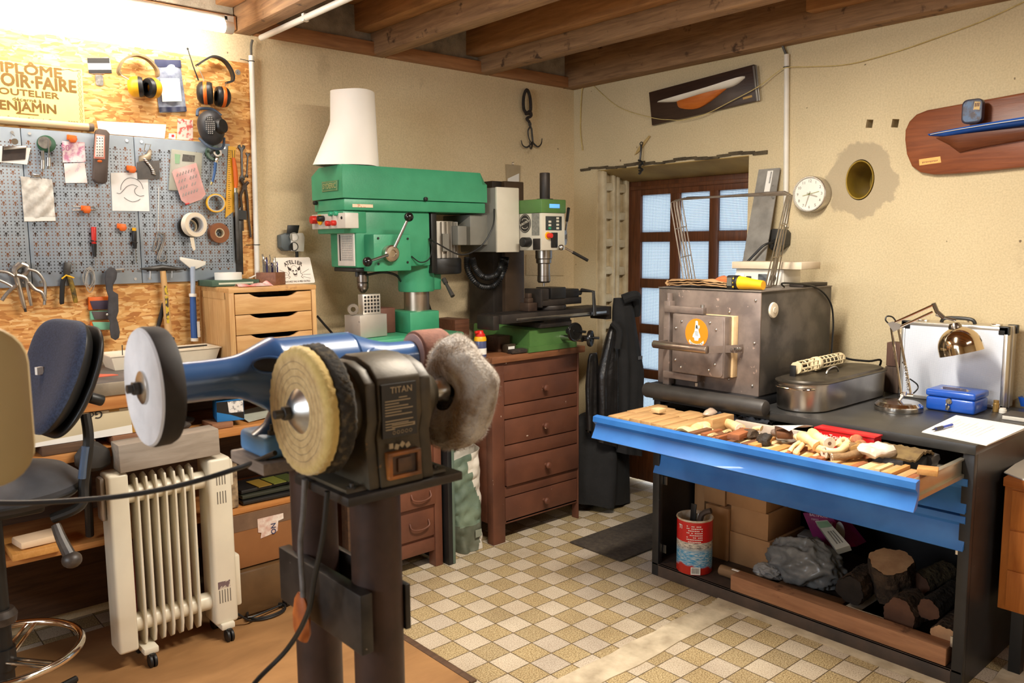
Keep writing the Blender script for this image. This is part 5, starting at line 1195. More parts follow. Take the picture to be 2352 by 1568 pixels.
# ---- small brown chest under the drill press
sx0,sx1,sy0=1.945,2.335,3.205
t=thing('tool_chest','low brown painted chest of drawers under the green drill press','chest of drawers',((sx0+sx1)/2,3.5,0))
b=MB();b.bx(sx0,sx1,sy0+.02,YB-.02,.10,1.0745,.003);b.build('carcass',M_BRN,t)
b=MB();b.bx(sx0-.01,sx1+.21,sy0,YB-.02,1.075,1.10,.003);b.build('top',M_BRN,t)  # top lengthened past the carcass to shade the gap, also carries the drill
for x in(sx0,sx1-.04):
 b=MB();b.bx(x,x+.045,sy0,sy0+.06,0,1.075,.003);b.build('leg',M_BRN,t)
b=MB();b.bx(sx0+.03,sx1-.03,sy0+.008,sy0+.03,.085,.15,.002);b.build('apron',M_BRN,t)
for i,(z0,z1)in enumerate(((.165,.325),(.33,.46),(.49,.70),(.72,.90),(.92,1.06))):
 off=.012 if i!=1 else.03
 b=MB();b.bx(sx0+.045,sx1-.04,sy0+.02-off,sy0+.03,z0,z1,.002);d_=b.build('drawer',M_BRN,t)
 q=(sx1-.13,sy0+.02-off,(z0+z1)/2-.01)
 b=MB();b.tube(cr([(q[0]-.055,q[1],q[2]+.02),(q[0]-.05,q[1]-.014,q[2]-.008),(q[0],q[1]-.02,q[2]-.018),(q[0]+.05,q[1]-.014,q[2]-.008),(q[0]+.055,q[1],q[2]+.02)],5),.0045,8);b.build('handle',M_BRN,d_)
 if i==1:
  b=MB();b.bx(sx0+.05,sx1-.045,sy0-.008,sy0+.012,z1-.004,z1+.012,.003);b.jitter(.004,20,1);b.build('papers',M_PAPER,d_)
  # ---- drill press
t=thing('drill_press','large emerald green pillar drill with long belt hood against the back wall','drill press',(2.39,3.5,1.10))
b=MB();HX0,HX1,HY1=1.925,2.785,3.655
hp=[(3.36,1.822),(3.36,1.915),(3.378,1.976),(3.60,1.974),(HY1,1.935),(HY1,1.822)]
b.loft([[(HX0+dx+(.012 if z>1.95 and dx==0 else 0),y,z-dz*(z>1.93))for y,z in hp]for dx,dz in((0,0),(.83,.0),(.86,.05))]);b.build('belt_hood',M_DGREEN,t,ang=.3)
b=MB();b.bx(HX0+.008,HX1-.008,SY+.004,HY1-.004,1.766,1.819,.006);hb_=b.build('hood_base',M_DGREEN,t)
b=MB();b.bx(HX0+.05,HX0+.16,SY+.0015,SY+.006,1.780,1.795);b.build('maker_strip',pm('cream_strip',lin(222,200,168),lin(200,150,120),scale=60,rough=.5,lo=.55,hi=.62),hb_)
b=MB();q=xp(757,426,HX0-.002);e_=HX0-.004
b.bx(HX0-.003,HX0+.01,q.y-.075,q.y+.075,q.z-.028,q.z+.022,.002);np_=b.build('name_plate',pm('dull_green_plate',lin(74,128,88),lin(60,110,76),rough=.5),t)
b=MB();b.text('SYDERIC',(HX0-.0035,q.y,q.z-.003),-Y_,Z_,.034,.0006,sx=.95,bold=.02)
for a0,a1 in(((-.068,-.023),(.068,-.023)),((.068,-.023),(.068,.017)),((.068,.017),(-.068,.017)),((-.068,.017),(-.068,-.023))):b.tube([(HX0-.0035,q.y+a0[0],q.z+a0[1]),(HX0-.0035,q.y+a1[0],q.z+a1[1])],.001,4)
b.build('lettering',pm('pale_brass_print',lin(160,166,110),rough=.5),np_)
for px,py in((976,457),(726,466)):
 b=MB();q=yp(px,py,SY)if px>800 else xp(px,py,HX0);n_=-Y_ if px>800 else-X_
 b.cyl(q-n_*.005,q+n_*.014,.010,seg=14,bev=.002);b.build('hood_knob',M_BLACK,t)
b=MB();b.bx(2.0,2.43,3.385,3.63,1.497,1.767,.010);b.build('head_casting',M_DGREEN,t)
b=MB();b.bx(1.935,2.06,3.381,3.632,1.66,1.7655,.006);b.build('front_box',M_DGREEN,t)
b=MB();b.bx(2.045,2.255,3.30,3.40,1.480,1.655,.006);gb=b.build('feed_box',M_DGREEN,t)
for px,py in((868,547),(936,548),(869,606),(936,602)):
 b=MB();q=yp(px,py,3.30);b.cyl(q+Y_*.002,q-Y_*.004,.0055,seg=10);b.build('screw',M_BLACK,gb)
hub=yp(893,582,3.30)
b=MB();b.lathe([(0,.0),(.038,0),(.040,.004),(.040,.03),(.034,.036),(.018,.038),(.016,.032),(0,.032)],hub,(0,-1,0),30);hb2=b.build('feed_hub',pm('worn_steel',(.58,.52,.42),(.42,.37,.30),scale=12,rough=.3,metal=1),t)
for(px,py,yy)in((939,498,3.22),(844,601,3.22)):
 k_=yp(px,py,yy);b=MB();b.cyl(hub-Y_*.02+(k_-hub)*.18,k_,.0085,.0065,seg=12);b.build('feed_arm',M_STEEL,hb2)
 b=MB();b.sph(k_,.0225,18,12);b.build('ball_knob',pm('glossy_black_ball',lin(20,20,20),rough=.15),hb2)
 # switch panel
PXX=1.905
y0,y1=xp(793,505,PXX).y,xp(716,505,PXX).y;z0,z1=1.682,1.752
b=MB();b.bx(PXX,PXX+.07,y0,y1,z0,z1,.003);sp_=b.build('switch_panel',pm('pale_grey_panel',lin(204,198,186),rough=.4),t)
def btn(px,py,r,mat,L,name,dome=False):
 q=xp(px,py,PXX);b=MB();b.cyl(q+X_*.002,q-X_*L,r,seg=18,bev=.0025);b.build(name,mat,sp_)
btn(736,505,.024,M_YELLOW,.006,'stop_ring');btn(727,505,.019,M_RED,.03,'stop_button');btn(743,502,.014,M_BLACK,.03,'selector')
G_=pm('green_button',lin(46,150,112),rough=.35)
btn(762,491,.0115,G_,.016,'start_button');btn(774,490,.0115,G_,.016,'start_button');btn(757,513,.0125,M_RED,.02,'stop_button');btn(770,512,.0125,M_RED,.02,'stop_button');btn(785,500,.007,M_BLACK,.004,'lamp')
cx_=1.995;y0,y1=xp(813,570,cx_).y,xp(775,570,cx_).y
b=MB();b.bx(cx_,cx_+.008,y0,y1,1.506,1.668,.002);ch_=b.build('speed_chart',pm('white_chart',lin(220,214,204),rough=.5),t)
b=MB()
for k in range(11):b.bx(cx_-.0008,cx_+.001,y0+.015,y1-.045,1.535+.011*k,1.5358+.011*k)
for k in range(9):b.bx(cx_-.0008,cx_+.001,y0+.015+.013*k,y0+.0156+.013*k,1.53,1.65)
b.bx(cx_-.001,cx_+.001,y1-.03,y1-.02,1.53,1.655);b.build('chart_lines',M_INK,ch_)
# quill, chuck
CXX,CYY=yp(833,640,3.51).x,3.51
b=MB();b.bx(2.005,2.14,3.40,3.61,1.478,1.497,.004);b.build('quill_plate',M_BLACK,t)
b=MB();b.cyl((2.022,3.42,1.478),(2.022,3.42,1.455),.009,seg=12);b.build('depth_stop',M_BLACK,t)
b=MB();b.lathe([(0,1.48),(.020,1.48),(.026,1.462),(.029,1.46),(.029,1.425),(.026,1.423),(.028,1.42),(.028,1.395),(.018,1.378),(.009,1.37),(0,1.37)],(CXX,CYY,0),Z_,28);b.build('chuck',pm('chuck_steel',(.30,.26,.23),(.2,.175,.155),scale=16,rough=.35,metal=1),t)
CC=yp(957,690,3.51);
b=MB();b.cyl((CC.x,3.51,1.12),(CC.x,3.51,1.48),.066,seg=36);b.build('column',pm('brown_stained_steel',(.55,.47,.38),(.30,.22,.16),scale=5,rough=.35,metal=.9,stretch=(3,3,.6)),t)
b=MB();b.lathe([(.066,1.365),(.090,1.365),(.094,1.375),(.094,1.47),(.10,1.497),(.066,1.497)],(CC.x,3.51,0),Z_,32);b.bx(CC.x+.06,CC.x+.125,3.46,3.53,1.37,1.48,.006);b.build('column_clamp',M_DGREEN,t)
b=MB();q=Vector((CC.x+.125,3.44,1.425));k_=yp(1040,680,3.36)
b.cyl(q,q+Y_*.0+(k_-q)*.25,.013,seg=12);b.tube([q+(k_-q)*.2,k_],lambda s_:.008+.004*s_,10);b.build('clamp_lever',pm('dark_grey_lever',lin(64,60,56),rough=.45),t)
b=MB();q0,q1=yp(947,718,3.40),yp(1000,760,3.40);b.bx(q0.x-.02,q1.x+.02,3.39,3.62,1.16,1.268,.006);b.build('base_socket',M_DGREEN,t)
b=MB();b.bx(2.02,2.56,3.28,3.70,1.1005,1.160,.012);b.build('base_plate',M_DGREEN,t)
# motor behind
b=MB();b.bx(2.44,2.475,3.388,3.62,1.46,1.765,.004);b.cyl((2.575,3.53,1.45),(2.575,3.53,1.535),.130,seg=30,bev=.012);mt_=b.build('motor_mount',M_BLACK,t)
b=MB();b.cyl((2.575,3.53,1.53),(2.575,3.53,1.725),.090,seg=30)
for k in range(26):
 a=2*PI*k/26;c_=Vector((2.575+.1*math.cos(a),3.53+.1*math.sin(a),1.627));b.box(c_,(.026,.004,.19),Rz(math.degrees(a)))
b.build('motor',pm('cast_aluminium',(.55,.51,.45),(.42,.39,.34),scale=10,rough=.45,metal=.8),t)
b=MB();b.bx(2.53,2.57,3.415,3.425,1.57,1.66);b.bx(2.595,2.655,3.37,3.45,1.60,1.70,.006);b.build('terminal_box',M_MGREY,t)
b=MB();b.bx(2.818,2.962,3.328,3.64,1.562,1.902,.006);eb=b.build('electric_box',M_MGREY,t)
b=MB();b.bx(2.818,2.976,3.318,3.336,1.560,1.904,.005);b.build('box_door',M_LGREY,eb)
b=MB();b.bx(2.70,2.83,3.40,3.64,1.60,1.76,.004);b.build('box_bracket',M_MGREY,eb)
b=MB();q=[yp(985,548,3.38),yp(1010,562,3.33),yp(1060,585,3.30),yp(1105,565,3.30),yp(1132,520,3.30),yp(1135,480,3.33)];b.tube(cr(q,6),.004,7);b.build('lead',M_BLACK,t)
b=MB();q=[yp(985,548,3.38),yp(992,570,3.35),yp(985,595,3.35),yp(965,602,3.36),yp(945,588,3.38)];b.tube(cr(q,6),.003,7);b.build('lead',M_BLACK,t)
b=MB();q=[yp(840,632,3.42),yp(880,625,3.42),yp(910,632,3.40),yp(920,645,3.45)];b.tube(cr(q,6),.006,7);b.build('lead',M_BLACK,t)
# corrugated hoses
for k,pts in enumerate(([(1072,590),(1075,622),(1100,655),(1135,655),(1158,618),(1163,590)],[(1085,592),(1092,616),(1112,636),(1140,630),(1152,606),(1155,590)])):
 th=thing('corrugated_hose',['lower black corrugated hose looping below the grey electric box','upper black corrugated hose looping below the grey electric box'][k],'hose',yp(1120,655,3.55))
 b=MB();n_=90;P_=cr([yp(x,y,3.47-.05*k)for x,y in pts],18);b.tube(P_,lambda s_:.016+.003*math.sin(s_*300),10);b.build('hose',M_BLACK,th)
 # things around it
t=thing('paper_cone','tall white rolled paper sleeve standing on the green belt hood','paper',(2.1,3.5,1.975))
def cone(u,v):
 a=2*PI*u;z=1.979+.350*v;s_=max(0,1-v/.62);s_=s_*s_*(3-2*s_)
 r=.104+.012*(1-v);x=2.075+r*math.cos(a);y=3.50+r*math.sin(a)
 if math.cos(a)<0:x+=-.098*max(0,1-v/.58)*(-math.cos(a))**1.1
 return Vector((x,y,z+.002*math.sin(3*a)))
b=MB();b.surf(cone,56,20,.0015,closed_u=True);b.build('sleeve',pm('soft_white_paper',lin(244,240,232),lin(238,232,222),scale=2,rough=.85),t)
t=thing('metal_cube','square pale metal block beside the drill press base','block',(2.1,3.5,1.16))
q=[yp(x,760,3.45).x for x in(783,888)]
b=MB();b.box((2.075,3.44,1.2165),(.165,.12,.108),Rz(8),.002);b.build('block',pm('raw_aluminium',(.66,.62,.56),(.52,.48,.43),scale=4,rough=.4,metal=.6,speck=lin(60,52,46),spscale=16,spcut=.72),t)
t=thing('drilled_block','small steel block full of round holes standing on the pale metal block','block',(2.11,3.45,1.2715))
def holes(x0,x1,y0,z0,z1,nx,nz,nm,par):
 b=MB()
 for i in range(nx):
  for j in range(nz):
   b.cyl((x0+(x1-x0)*(i+.5)/nx,y0-.0004,z0+(z1-z0)*(j+.5)/nz),(x0+(x1-x0)*(i+.5)/nx,y0+.002,z0+(z1-z0)*(j+.5)/nz),.0062,seg=14)
 o=b.build(nm,M_BLACK,par);return o
b=MB();b.bx(2.055,2.155,3.43,3.475,1.271,1.367,.002);b.build('block',pm('ground_steel',(.70,.67,.62),(.6,.57,.52),rough=.35,metal=.7),t)
holes(2.06,2.15,3.43,1.276,1.362,5,5,'drilled_holes',t)
t=thing('large_nut','round knurled nut standing on the corner of the pale metal block','nut',(2.015,3.44,1.2715))
b=MB();b.lathe([(.012,0),(.026,0),(.028,.01),(.026,.035),(.012,.035),(.012,0)],(2.01,3.45,1.30),(-.5,-1,0),14);b.build('nut',M_NICK,t)
b=MB();q=zt(915,760,1.16);b.bx(2.18,2.285,3.50,3.62,1.161,1.288,.004);b.build('rust_box',pm('rusty_box',lin(108,66,52),lin(84,50,40),scale=9,rough=.6),loc=(2.28,3.56,1.161),label='rust coloured box standing between the pale block and the drill column',cat='box')
b=MB();b.tube(cr([yp(728,725,3.70),yp(745,745,3.68),yp(765,768,3.66),yp(785,800,3.6)],5),.006,7);b.build('wall_lead',M_BLACK,loc=yp(765,768,3.66),label='black lead running down the wall between drawer cabinet and pale block',cat='cable')
b=MB();b.tube(cr([yp(978,665,3.62),yp(985,700,3.62),yp(1005,745,3.60),yp(1022,775,3.58),yp(1040,800,3.5)],5),.006,7);b.build('floor_lead',M_BLACK,loc=yp(1005,745,3.60),label='black lead falling behind the drill press column',cat='cable')
# ---- tall brown chest
cx0,cx1,cy0,cz1=2.690,3.345,3.225,.985
t=thing('tall_chest','tall brown painted chest of four drawers under the milling machine','chest of drawers',(3.02,3.5,0))
b=MB();b.bx(cx0+.004,cx1-.004,cy0+.022,YB-.02,.11,cz1,.002);b.build('carcass',M_BRN,t)
b=MB();b.bx(cx0-.012,cx1+.03,cy0-.02,YB-.02,cz1,1.022,.004);b.build('top',wood('stained_brown_top',lin(112,68,40),lin(146,94,58),0,5,.6,9,.2,knots=lin(70,46,32)),t)
xa,xb=yp(1160,950,cy0).x,yp(1326,930,cy0).x
for x0,x1 in((cx0,xa-.004),(xb+.004,cx1)):
 b=MB();b.bx(x0,x1,cy0,cy0+.05,0,cz1,.004);b.build('leg',M_BRN,t)
zz=[yp(1245,y,cy0).z for y in(863,917,948,1006,1037,1096,1120,1178)]
edges=[cz1]+zz+[.115]
for i in range(0,len(edges),2):
 b=MB();b.bx(xa-.006,xb+.006,cy0+.004,cy0+.03,edges[i+1]+.002,edges[i]-(.002 if i else 0),.002);b.build('rail',M_BRN,t)
for i in range(4):
 z1,z0=zz[2*i]-.004,zz[2*i+1]+.004;fo=-.012 if i==2 else.004
 b=MB();b.bx(xa,xb,cy0+fo,cy0+.04,z0,z1,.003);d_=b.build('drawer',M_BRN,t)
 b=MB();b.lathe([(0,.04),(.014,.038),(.019,.028),(.016,.016),(.008,.010),(.010,0)],((xa+xb)/2+.01,cy0+fo,(z0+z1)/2),(0,-1,0),20);b.build('knob',M_BRN,d_)
b=MB();b.bx(cx0+.004,cx0+.04,YB-.08,YB-.03,0,.12);b.bx(cx1-.04,cx1-.004,YB-.08,YB-.03,0,.12);b.build('leg',M_BRN,t)
# ---- milling machine
TZM=1.0225
M_MGREEN=pm('moss_green_paint',lin(84,122,62),lin(68,104,52),scale=5,rough=.45,bmp=.1)
M_MDARK=pm('dark_machine_iron',lin(62,54,48),lin(40,36,33),scale=9,rough=.5,metal=.4)
t=thing('milling_machine','bench milling machine with moss green head, base and dark column','milling machine',(3.1,3.45,TZM))
b=MB();b.loft([[(2.93,3.20,z),(3.30,3.20,z),(3.30,3.72,z),(2.93,3.72,z)]for z in(TZM,TZM+.03)]);b.loft([[(2.95+g,3.215+g,z),(3.285-g,3.215+g,z),(3.285-g,3.70,z),(2.95+g,3.70,z)]for g,z in((0,TZM+.03),(.006,TZM+.12),(.02,TZM+.128))]);b.build('base',M_MGREEN,t)
b=MB();b.bx(3.0,3.24,3.18,3.50,TZM+.128,TZM+.16,.004);b.bx(3.02,3.22,3.17,3.42,TZM+.16,1.196,.004);b.build('saddle',M_MDARK,t)
b=MB();b.bx(2.70,3.52,3.15,3.325,1.196,1.243,.003);tb=b.build('work_table',M_MDARK,t)
for y0 in(3.185,3.235,3.285):
 b=MB();b.bx(2.70,3.52,y0-.006,y0+.006,1.2432,1.2440);b.build('slot',M_BLACK,tb)
b=MB();b.bx(2.80,3.49,3.146,3.151,1.205,1.219,.001);b.build('scale_strip',M_STEEL,tb)
b=MB();b.bx(2.66,2.70,3.17,3.305,1.165,1.24,.004);b.bx(3.52,3.56,3.17,3.305,1.165,1.24,.004);b.build('end_bracket',M_MDARK,tb)
b=MB();b.bx(3.03,3.175,3.50,3.76,TZM+.12,1.955,.005);b.build('column',pm('brown_oiled_iron',lin(92,74,58),lin(70,56,44),scale=6,rough=.4,metal=.4),t)
b=MB();b.bx(2.965,3.035,3.53,3.75,TZM+.12,1.955,.004);b.build('column_side',M_MDARK,t)
b=MB();b.bx(3.04,3.165,3.33,3.51,1.58,1.80,.005);b.build('head_slide',M_MDARK,t)
HX0_,HX1_=2.982,3.156
b=MB();b.bx(HX0_,HX1_,3.15,3.36,1.569,1.766,.004);hd=b.build('head',M_LGREY,t)
b=MB();b.bx(HX0_-.004,HX1_+.004,3.145,3.42,1.766,1.838,.005);b.build('head_cap',M_MGREEN,t)
q0,q1=yp(1262,468,3.145),yp(1285,478,3.145)
b=MB();b.bx(q0.x,q1.x,3.143,3.147,q1.z,q0.z,.001);b.build('display',emit('blue_display',(.10,.32,.95),1.0),hd)
q0,q1=yp(1253,496,3.15),yp(1290,529,3.15)
b=MB();b.bx(q0.x,q1.x,3.1485,3.152,q1.z,q0.z,.001);kp=b.build('keypad',pm('dark_slate_keypad',lin(52,58,58),rough=.45),hd)
for(px,py)in((1281,501),(1281,508),(1281,516),(1281,524),(1263,509),(1263,517),(1263,524)):
 b=MB();q=yp(px,py,3.148);b.bx(q.x-.010,q.x+.010,3.1468,3.149,q.z-.0055,q.z+.0055,.001);b.build('key',G_ if(px,py)==(1263,524)else M_LGREY,kp)
q=yp(1258,541,3.15)
b=MB();b.cyl(q+Y_*.001,q-Y_*.004,.020,seg=22);b.build('stop_ring',M_YELLOW,hd)
b=MB();b.cyl(q-Y_*.003,q-Y_*.03,.0135,seg=18,bev=.003);b.build('stop_button',M_RED,hd)
q0,q1=yp(1265,534,3.15),yp(1279,568,3.15)
b=MB();b.bx(q0.x,q1.x,3.142,3.151,q1.z,q0.z,.002);b.build('rocker_switch',M_BLACK,hd)
q0,q1=xp(1222,490,HX0_),xp(1243,540,HX0_)
b=MB();b.bx(HX0_-.002,HX0_+.002,q1.y+.012,q0.y,q1.z,q0.z-.0);b.build('data_plate',pm('grey_data_plate',lin(112,112,104),lin(140,138,128),scale=80,rough=.4),hd)
c_=xp(1206,513,HX0_-.001)
b=MB();b.prism(circ(.046,30,ry=.050),c_,-Y_,Z_,.002);em=b.build('round_emblem',M_BLACK,hd)
b=MB();b.text('EUROTECH',c_+Vector((-.0025,0,.002)),(-Y_+Z_*.35),(Z_+Y_*.35),.0165,.0004,bold=.02);b.tube([c_+Vector((-.0022,.041*math.cos(a),.045*math.sin(a)))for a in[i*PI/14 for i in range(28)]],.0008,4,closed=True)
b.tube([c_+Vector((-.0022,.022*math.cos(a),.016+.01*math.sin(a)))for a in[i*PI/8 for i in range(9)]],.0014,4);b.tube([c_+Vector((-.0022,.022*math.cos(a),-.018-.01*math.sin(a)))for a in[i*PI/8 for i in range(9)]],.0014,4);b.build('emblem_print',M_LGREY,em)
c_=xp(1215,556,HX0_);b=MB();b.cyl(c_+X_*.005,c_-X_*.05,.026,seg=22,bev=.004);b.cyl((HX0_+.06,3.13,c_.z),(HX0_+.06,3.17,c_.z),.0);b.build('gear_dial',M_BLACK,hd)
b=MB();b.bx(HX0_-.004,HX0_+.02,3.16,3.215,1.572,1.632,.003);b.build('dark_cover',M_MDARK,hd)
SXX,SYY=yp(1249,600,3.25).x,3.25
b=MB();b.lathe([(.0,1.57),(.046,1.57),(.046,1.525),(.042,1.52),(.042,1.50),(.034,1.495),(.034,1.43),(.036,1.428),(.036,1.40),(.030,1.392),(0,1.392)],(SXX,SYY,0),Z_,30);b.cyl((SXX,SYY,1.395),(SXX,SYY,1.372),.005,seg=10);b.build('spindle',pm('oiled_steel',(.40,.36,.32),(.28,.25,.22),scale=12,rough=.3,metal=1),t)
b=MB();b.cyl((SXX+.01,SYY,1.838),(SXX+.01,SYY,1.985),.028,seg=24,bev=.003);b.cyl((SXX+.01,SYY,1.836),(SXX+.01,SYY,1.846),.045,seg=24);b.build('drawbar_cover',M_MDARK,t)
c_=Vector((HX1_+.03,3.215,1.64))
b=MB();b.cyl((HX1_-.005,3.215,1.64),(HX1_+.05,3.215,1.64),.022,seg=18);b.lathe([(.014,0),(.040,0),(.045,.006),(.045,.018),(.014,.020)],(HX1_+.045,3.215,1.64),(.6,-1,0),24);b.build('fine_feed_hub',M_STEEL,t)
for(p0,p1,g)in(((1299,528),(1306,478),True),((1290,565),(1350,598),True)):
 a0,a1=yp(*p0,3.17),yp(*p1,3.10);am=a0+(a1-a0)*.42
 b=MB();b.cyl(a0,am,.0055,seg=10);lv=b.build('feed_lever',M_STEEL,t)
 b=MB();b.tube([am,a1],lambda s_:.0085+.003*math.sin(PI*s_),10);b.build('grip',M_BLACK,lv)
b=MB();q=yp(1289,568,3.12);b.sph(q,.016,14,10);b.build('clamp_knob',M_STEEL,t)
for(px,py,r)in((1319,762,.052),(1354,777,.046)):
 q=yp(px,py,3.06);ax=Vector((0,-1,0))if px<1330 else Vector((.5,-1,0)).normalized()
 b=MB();b.lathe([(r-.009,0),(r-.002,-.004),(r,.006),(r-.003,.014),(r-.01,.010),(r-.009,0)],q,ax,30);b.lathe([(0,.012),(.016,.012),(.016,-.05),(0,-.05)],q,ax,16)
 b.lathe([(.010,.004),(r-.006,.004),(r-.006,.009),(.010,.009)],q,ax,24)
 hw=b.build('handwheel',pm('glossy_black_wheel',lin(26,25,24),rough=.25),t)
 b=MB();u_,v_=frame_for(ax);b.cyl(q+u_*(r-.012)+ax*.01,q+u_*(r-.012)+ax*.045,.007,seg=10);b.build('crank_grip',M_BLACK,hw)
b=MB();b.cyl((3.2,3.06,1.085),(3.2,3.22,1.085),.015,seg=14);b.cyl(yp(1340,776,3.10),yp(1325,776,3.2),.014,seg=14);b.build('feed_screw',M_STEEL,t)
# vise
t=thing('machine_vise','black machine vise with hanging crank handle on the milling table','vise',(3.2,3.24,1.244))
b=MB();b.cyl((3.14,3.245,1.2442),(3.14,3.245,1.268),.085,seg=30,bev=.004);b.build('swivel_base',M_MDARK,t)
b=MB();b.bx(3.02,3.33,3.19,3.30,1.268,1.305,.005);b.build('bed',M_MDARK,t)
b=MB();b.bx(3.015,3.07,3.185,3.31,1.30,1.362,.005);b.bx(3.005,3.02,3.18,3.315,1.262,1.362,.004);b.build('fixed_jaw',M_MDARK,t)
b=MB();b.bx(3.085,3.20,3.185,3.31,1.303,1.366,.005);b.bx(3.2,3.32,3.20,3.30,1.303,1.352,.006);b.build('moving_jaw',pm('black_oxide',lin(44,42,40),lin(34,32,31),scale=10,rough=.4,metal=.4),t)
b=MB();q=yp(1338,665,3.2);b.cyl((3.30,3.24,1.325),(3.37,3.24,1.325),.014,seg=14);b.tube([(3.365,3.225,1.34),(3.37,3.138,1.335),(3.372,3.130,1.20)],lambda s_:.012-.003*math.sin(PI*s_),10);b.build('crank_handle',M_DSTEEL,t)
t=thing('clamp_block','rusty step clamp standing on the milling table beside the column','clamp',(2.95,3.24,1.244))
b=MB();b.bx(2.93,2.995,3.20,3.27,1.2445,1.29,.003);b.bx(2.945,2.98,3.215,3.255,1.29,1.315,.003);b.bx(2.95,2.975,3.22,3.25,1.315,1.34,.003);b.build('clamp',pm('brown_tooling',lin(92,74,62),lin(70,54,46),scale=12,rough=.45,metal=.5),t)
# on the tall chest
t=thing('spray_can','small blue and white spray can with red cap on the tall chest','spray can',zt(1103,812,TZM))
c_=zt(1103,812,TZM);c_=Vector((2.78,3.30,TZM+.0005));c_.x=yp(1103,780,3.26).x;c_.y=3.26
b=MB();b.lathe([(0,0),(.031,0),(.032,.004),(.032,.097),(.028,.107),(0,.107)],c_,Z_,26);b.build('body',pm('blue_white_can',lin(84,92,130),lin(66,74,112),scale=3,rough=.3),t)
b=MB();b.lathe([(.0325,.015),(.0325,.047)],c_,Z_,26);b.build('white_label',M_PAPER,t)
b=MB();b.lathe([(.0325,.084),(.0325,.097),(.028,.1075)],c_,Z_,26);b.build('yellow_band',M_YELLOW,t)
b=MB();b.lathe([(.026,.107),(.026,.117),(.018,.126),(.016,.138),(0,.139)],c_,Z_,22);b.box(c_+Vector((-.02,-.005,.131)),(.035,.014,.014),None,.003);b.build('red_cap',M_RED,t)
def smallbox(name,lab,cat,x0,x1,y0,y1,h_,m,rz=0,z=TZM+.0005):
 b=MB();b.box(((x0+x1)/2,(y0+y1)/2,z+h_/2),(x1-x0,y1-y0,h_),Rz(rz),.003);return b.build(name,m,loc=((x0+x1)/2,(y0+y1)/2,z),label=lab,cat=cat)
smallbox('wooden_case','brown wooden case at the back of the tall chest beside the drill press','case',2.69,2.80,3.55,3.73,.17,wood('chocolate_wood',lin(92,56,38),lin(116,74,50),0,5),6)
smallbox('wooden_case','dark lidded case in front of the milling machine base beside the spray can','case',2.83,2.92,3.34,3.44,.085,wood('dark_brown_case',lin(70,48,34),lin(92,64,46),0,5),4)
tb_=smallbox('ochre_tin','small dark tin with cream label in front of the lidded case','tin',2.846,2.904,3.275,3.322,.045,pm('dark_tin',lin(64,52,38),rough=.5),0)
b=MB();b.bx(2.85,2.894,3.2735,3.2752,TZM+.012,TZM+.034);b.build('cream_label',M_PAPER,tb_)
b=MB();b.box((2.875,3.228,TZM+.0135),(.10,.045,.018),Rz(-4),.003);b.jitter(.003,30,4);b.build('wire_brush',pm('oily_brush',lin(66,52,40),lin(40,32,26),scale=50,rough=.9,bmp=.5),loc=(2.875,3.228,TZM),label='flat oily brush lying at the front edge of the tall chest',cat='brush')
# ---- leaning sheet and sack between the chests
t=thing('narrow_board','narrow green edged board standing beside the low chest','board',(2.40,3.25,0))
b=MB();b.bx(2.352,2.378,3.17,3.60,.002,.62,.003);b.build('board',M_BLACK,t)
b=MB();b.bx(2.3785,2.395,3.17,3.21,.002,.64,.003);b.build('green_edge',pm('grey_green_paint',lin(96,112,98),lin(82,98,84),rough=.5),t)
t=thing('feed_sack','crumpled green and white woven sack standing between the two brown chests','sack',(2.56,3.33,0))
def sack(u,v):
 a=2*PI*u;z=.002+.50*v;w_=.104-.02*(1-v)**2;d_=.085*(1-.35*v)+.01
 x=2.562+w_*math.copysign(abs(math.cos(a))**.6,math.cos(a))*(1+.06*v)+.008*v;y=3.335+d_*math.copysign(abs(math.sin(a))**.7,math.sin(a))+.03*v
 n_=noise.noise(Vector((x*9,y*9,z*8)));n2=noise.noise(Vector((x*26,y*26,z*20)));cr_=abs(noise.noise(Vector((x*13+3,y*13,z*15))))
 return Vector((x+.014*n_+.008*n2,y-.03*cr_+.012*n2,z+.012*n_*v+.03*v*math.cos(a)))
b=MB();b.surf(sack,60,44,.001,closed_u=True)
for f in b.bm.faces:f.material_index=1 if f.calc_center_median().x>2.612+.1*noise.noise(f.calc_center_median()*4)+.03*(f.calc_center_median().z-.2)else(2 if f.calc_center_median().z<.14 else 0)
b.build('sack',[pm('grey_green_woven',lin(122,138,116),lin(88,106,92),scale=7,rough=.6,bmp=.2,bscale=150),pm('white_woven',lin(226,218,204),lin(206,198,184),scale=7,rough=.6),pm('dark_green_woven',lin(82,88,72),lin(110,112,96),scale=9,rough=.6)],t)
b=MB();q=sack(.78,.18);b.bx(q.x-.02,q.x+.02,q.y-.012,q.y-.010,q.z-.02,q.z+.02)
for k in range(3):b.bx(q.x-.012,q.x+.012,q.y-.0125,q.y-.0122,q.z-.012+.01*k,q.z-.009+.01*k)
b.m(0);b.build('printed_mark',pm('pale_print_mark',lin(150,154,136),rough=.7),t)
b=MB();b.bx(2.46,2.60,3.50,3.54,.45,.68,.01);b.jitter(.01,16,2);b.build('fabric_roll',pm('white_floral_fabric',lin(220,208,190),lin(120,110,96),scale=38,rough=.9,lo=.5,hi=.62),loc=(2.53,3.5,0),label='white patterned fabric behind the green woven sack',cat='fabric')
# ================================================================ things on the right wall and by the door
def rpoly(mb,pxs,d,depth,bev=0,X0=None):
 X0=XR-d if X0 is None else X0
 return mb.prism([(-xp(x,y,X0).y,xp(x,y,X0).z)for x,y in pxs],(X0,0,0),-Y_,Z_,depth,bev)
def R2(px,py,d):return wr(px,py,d)
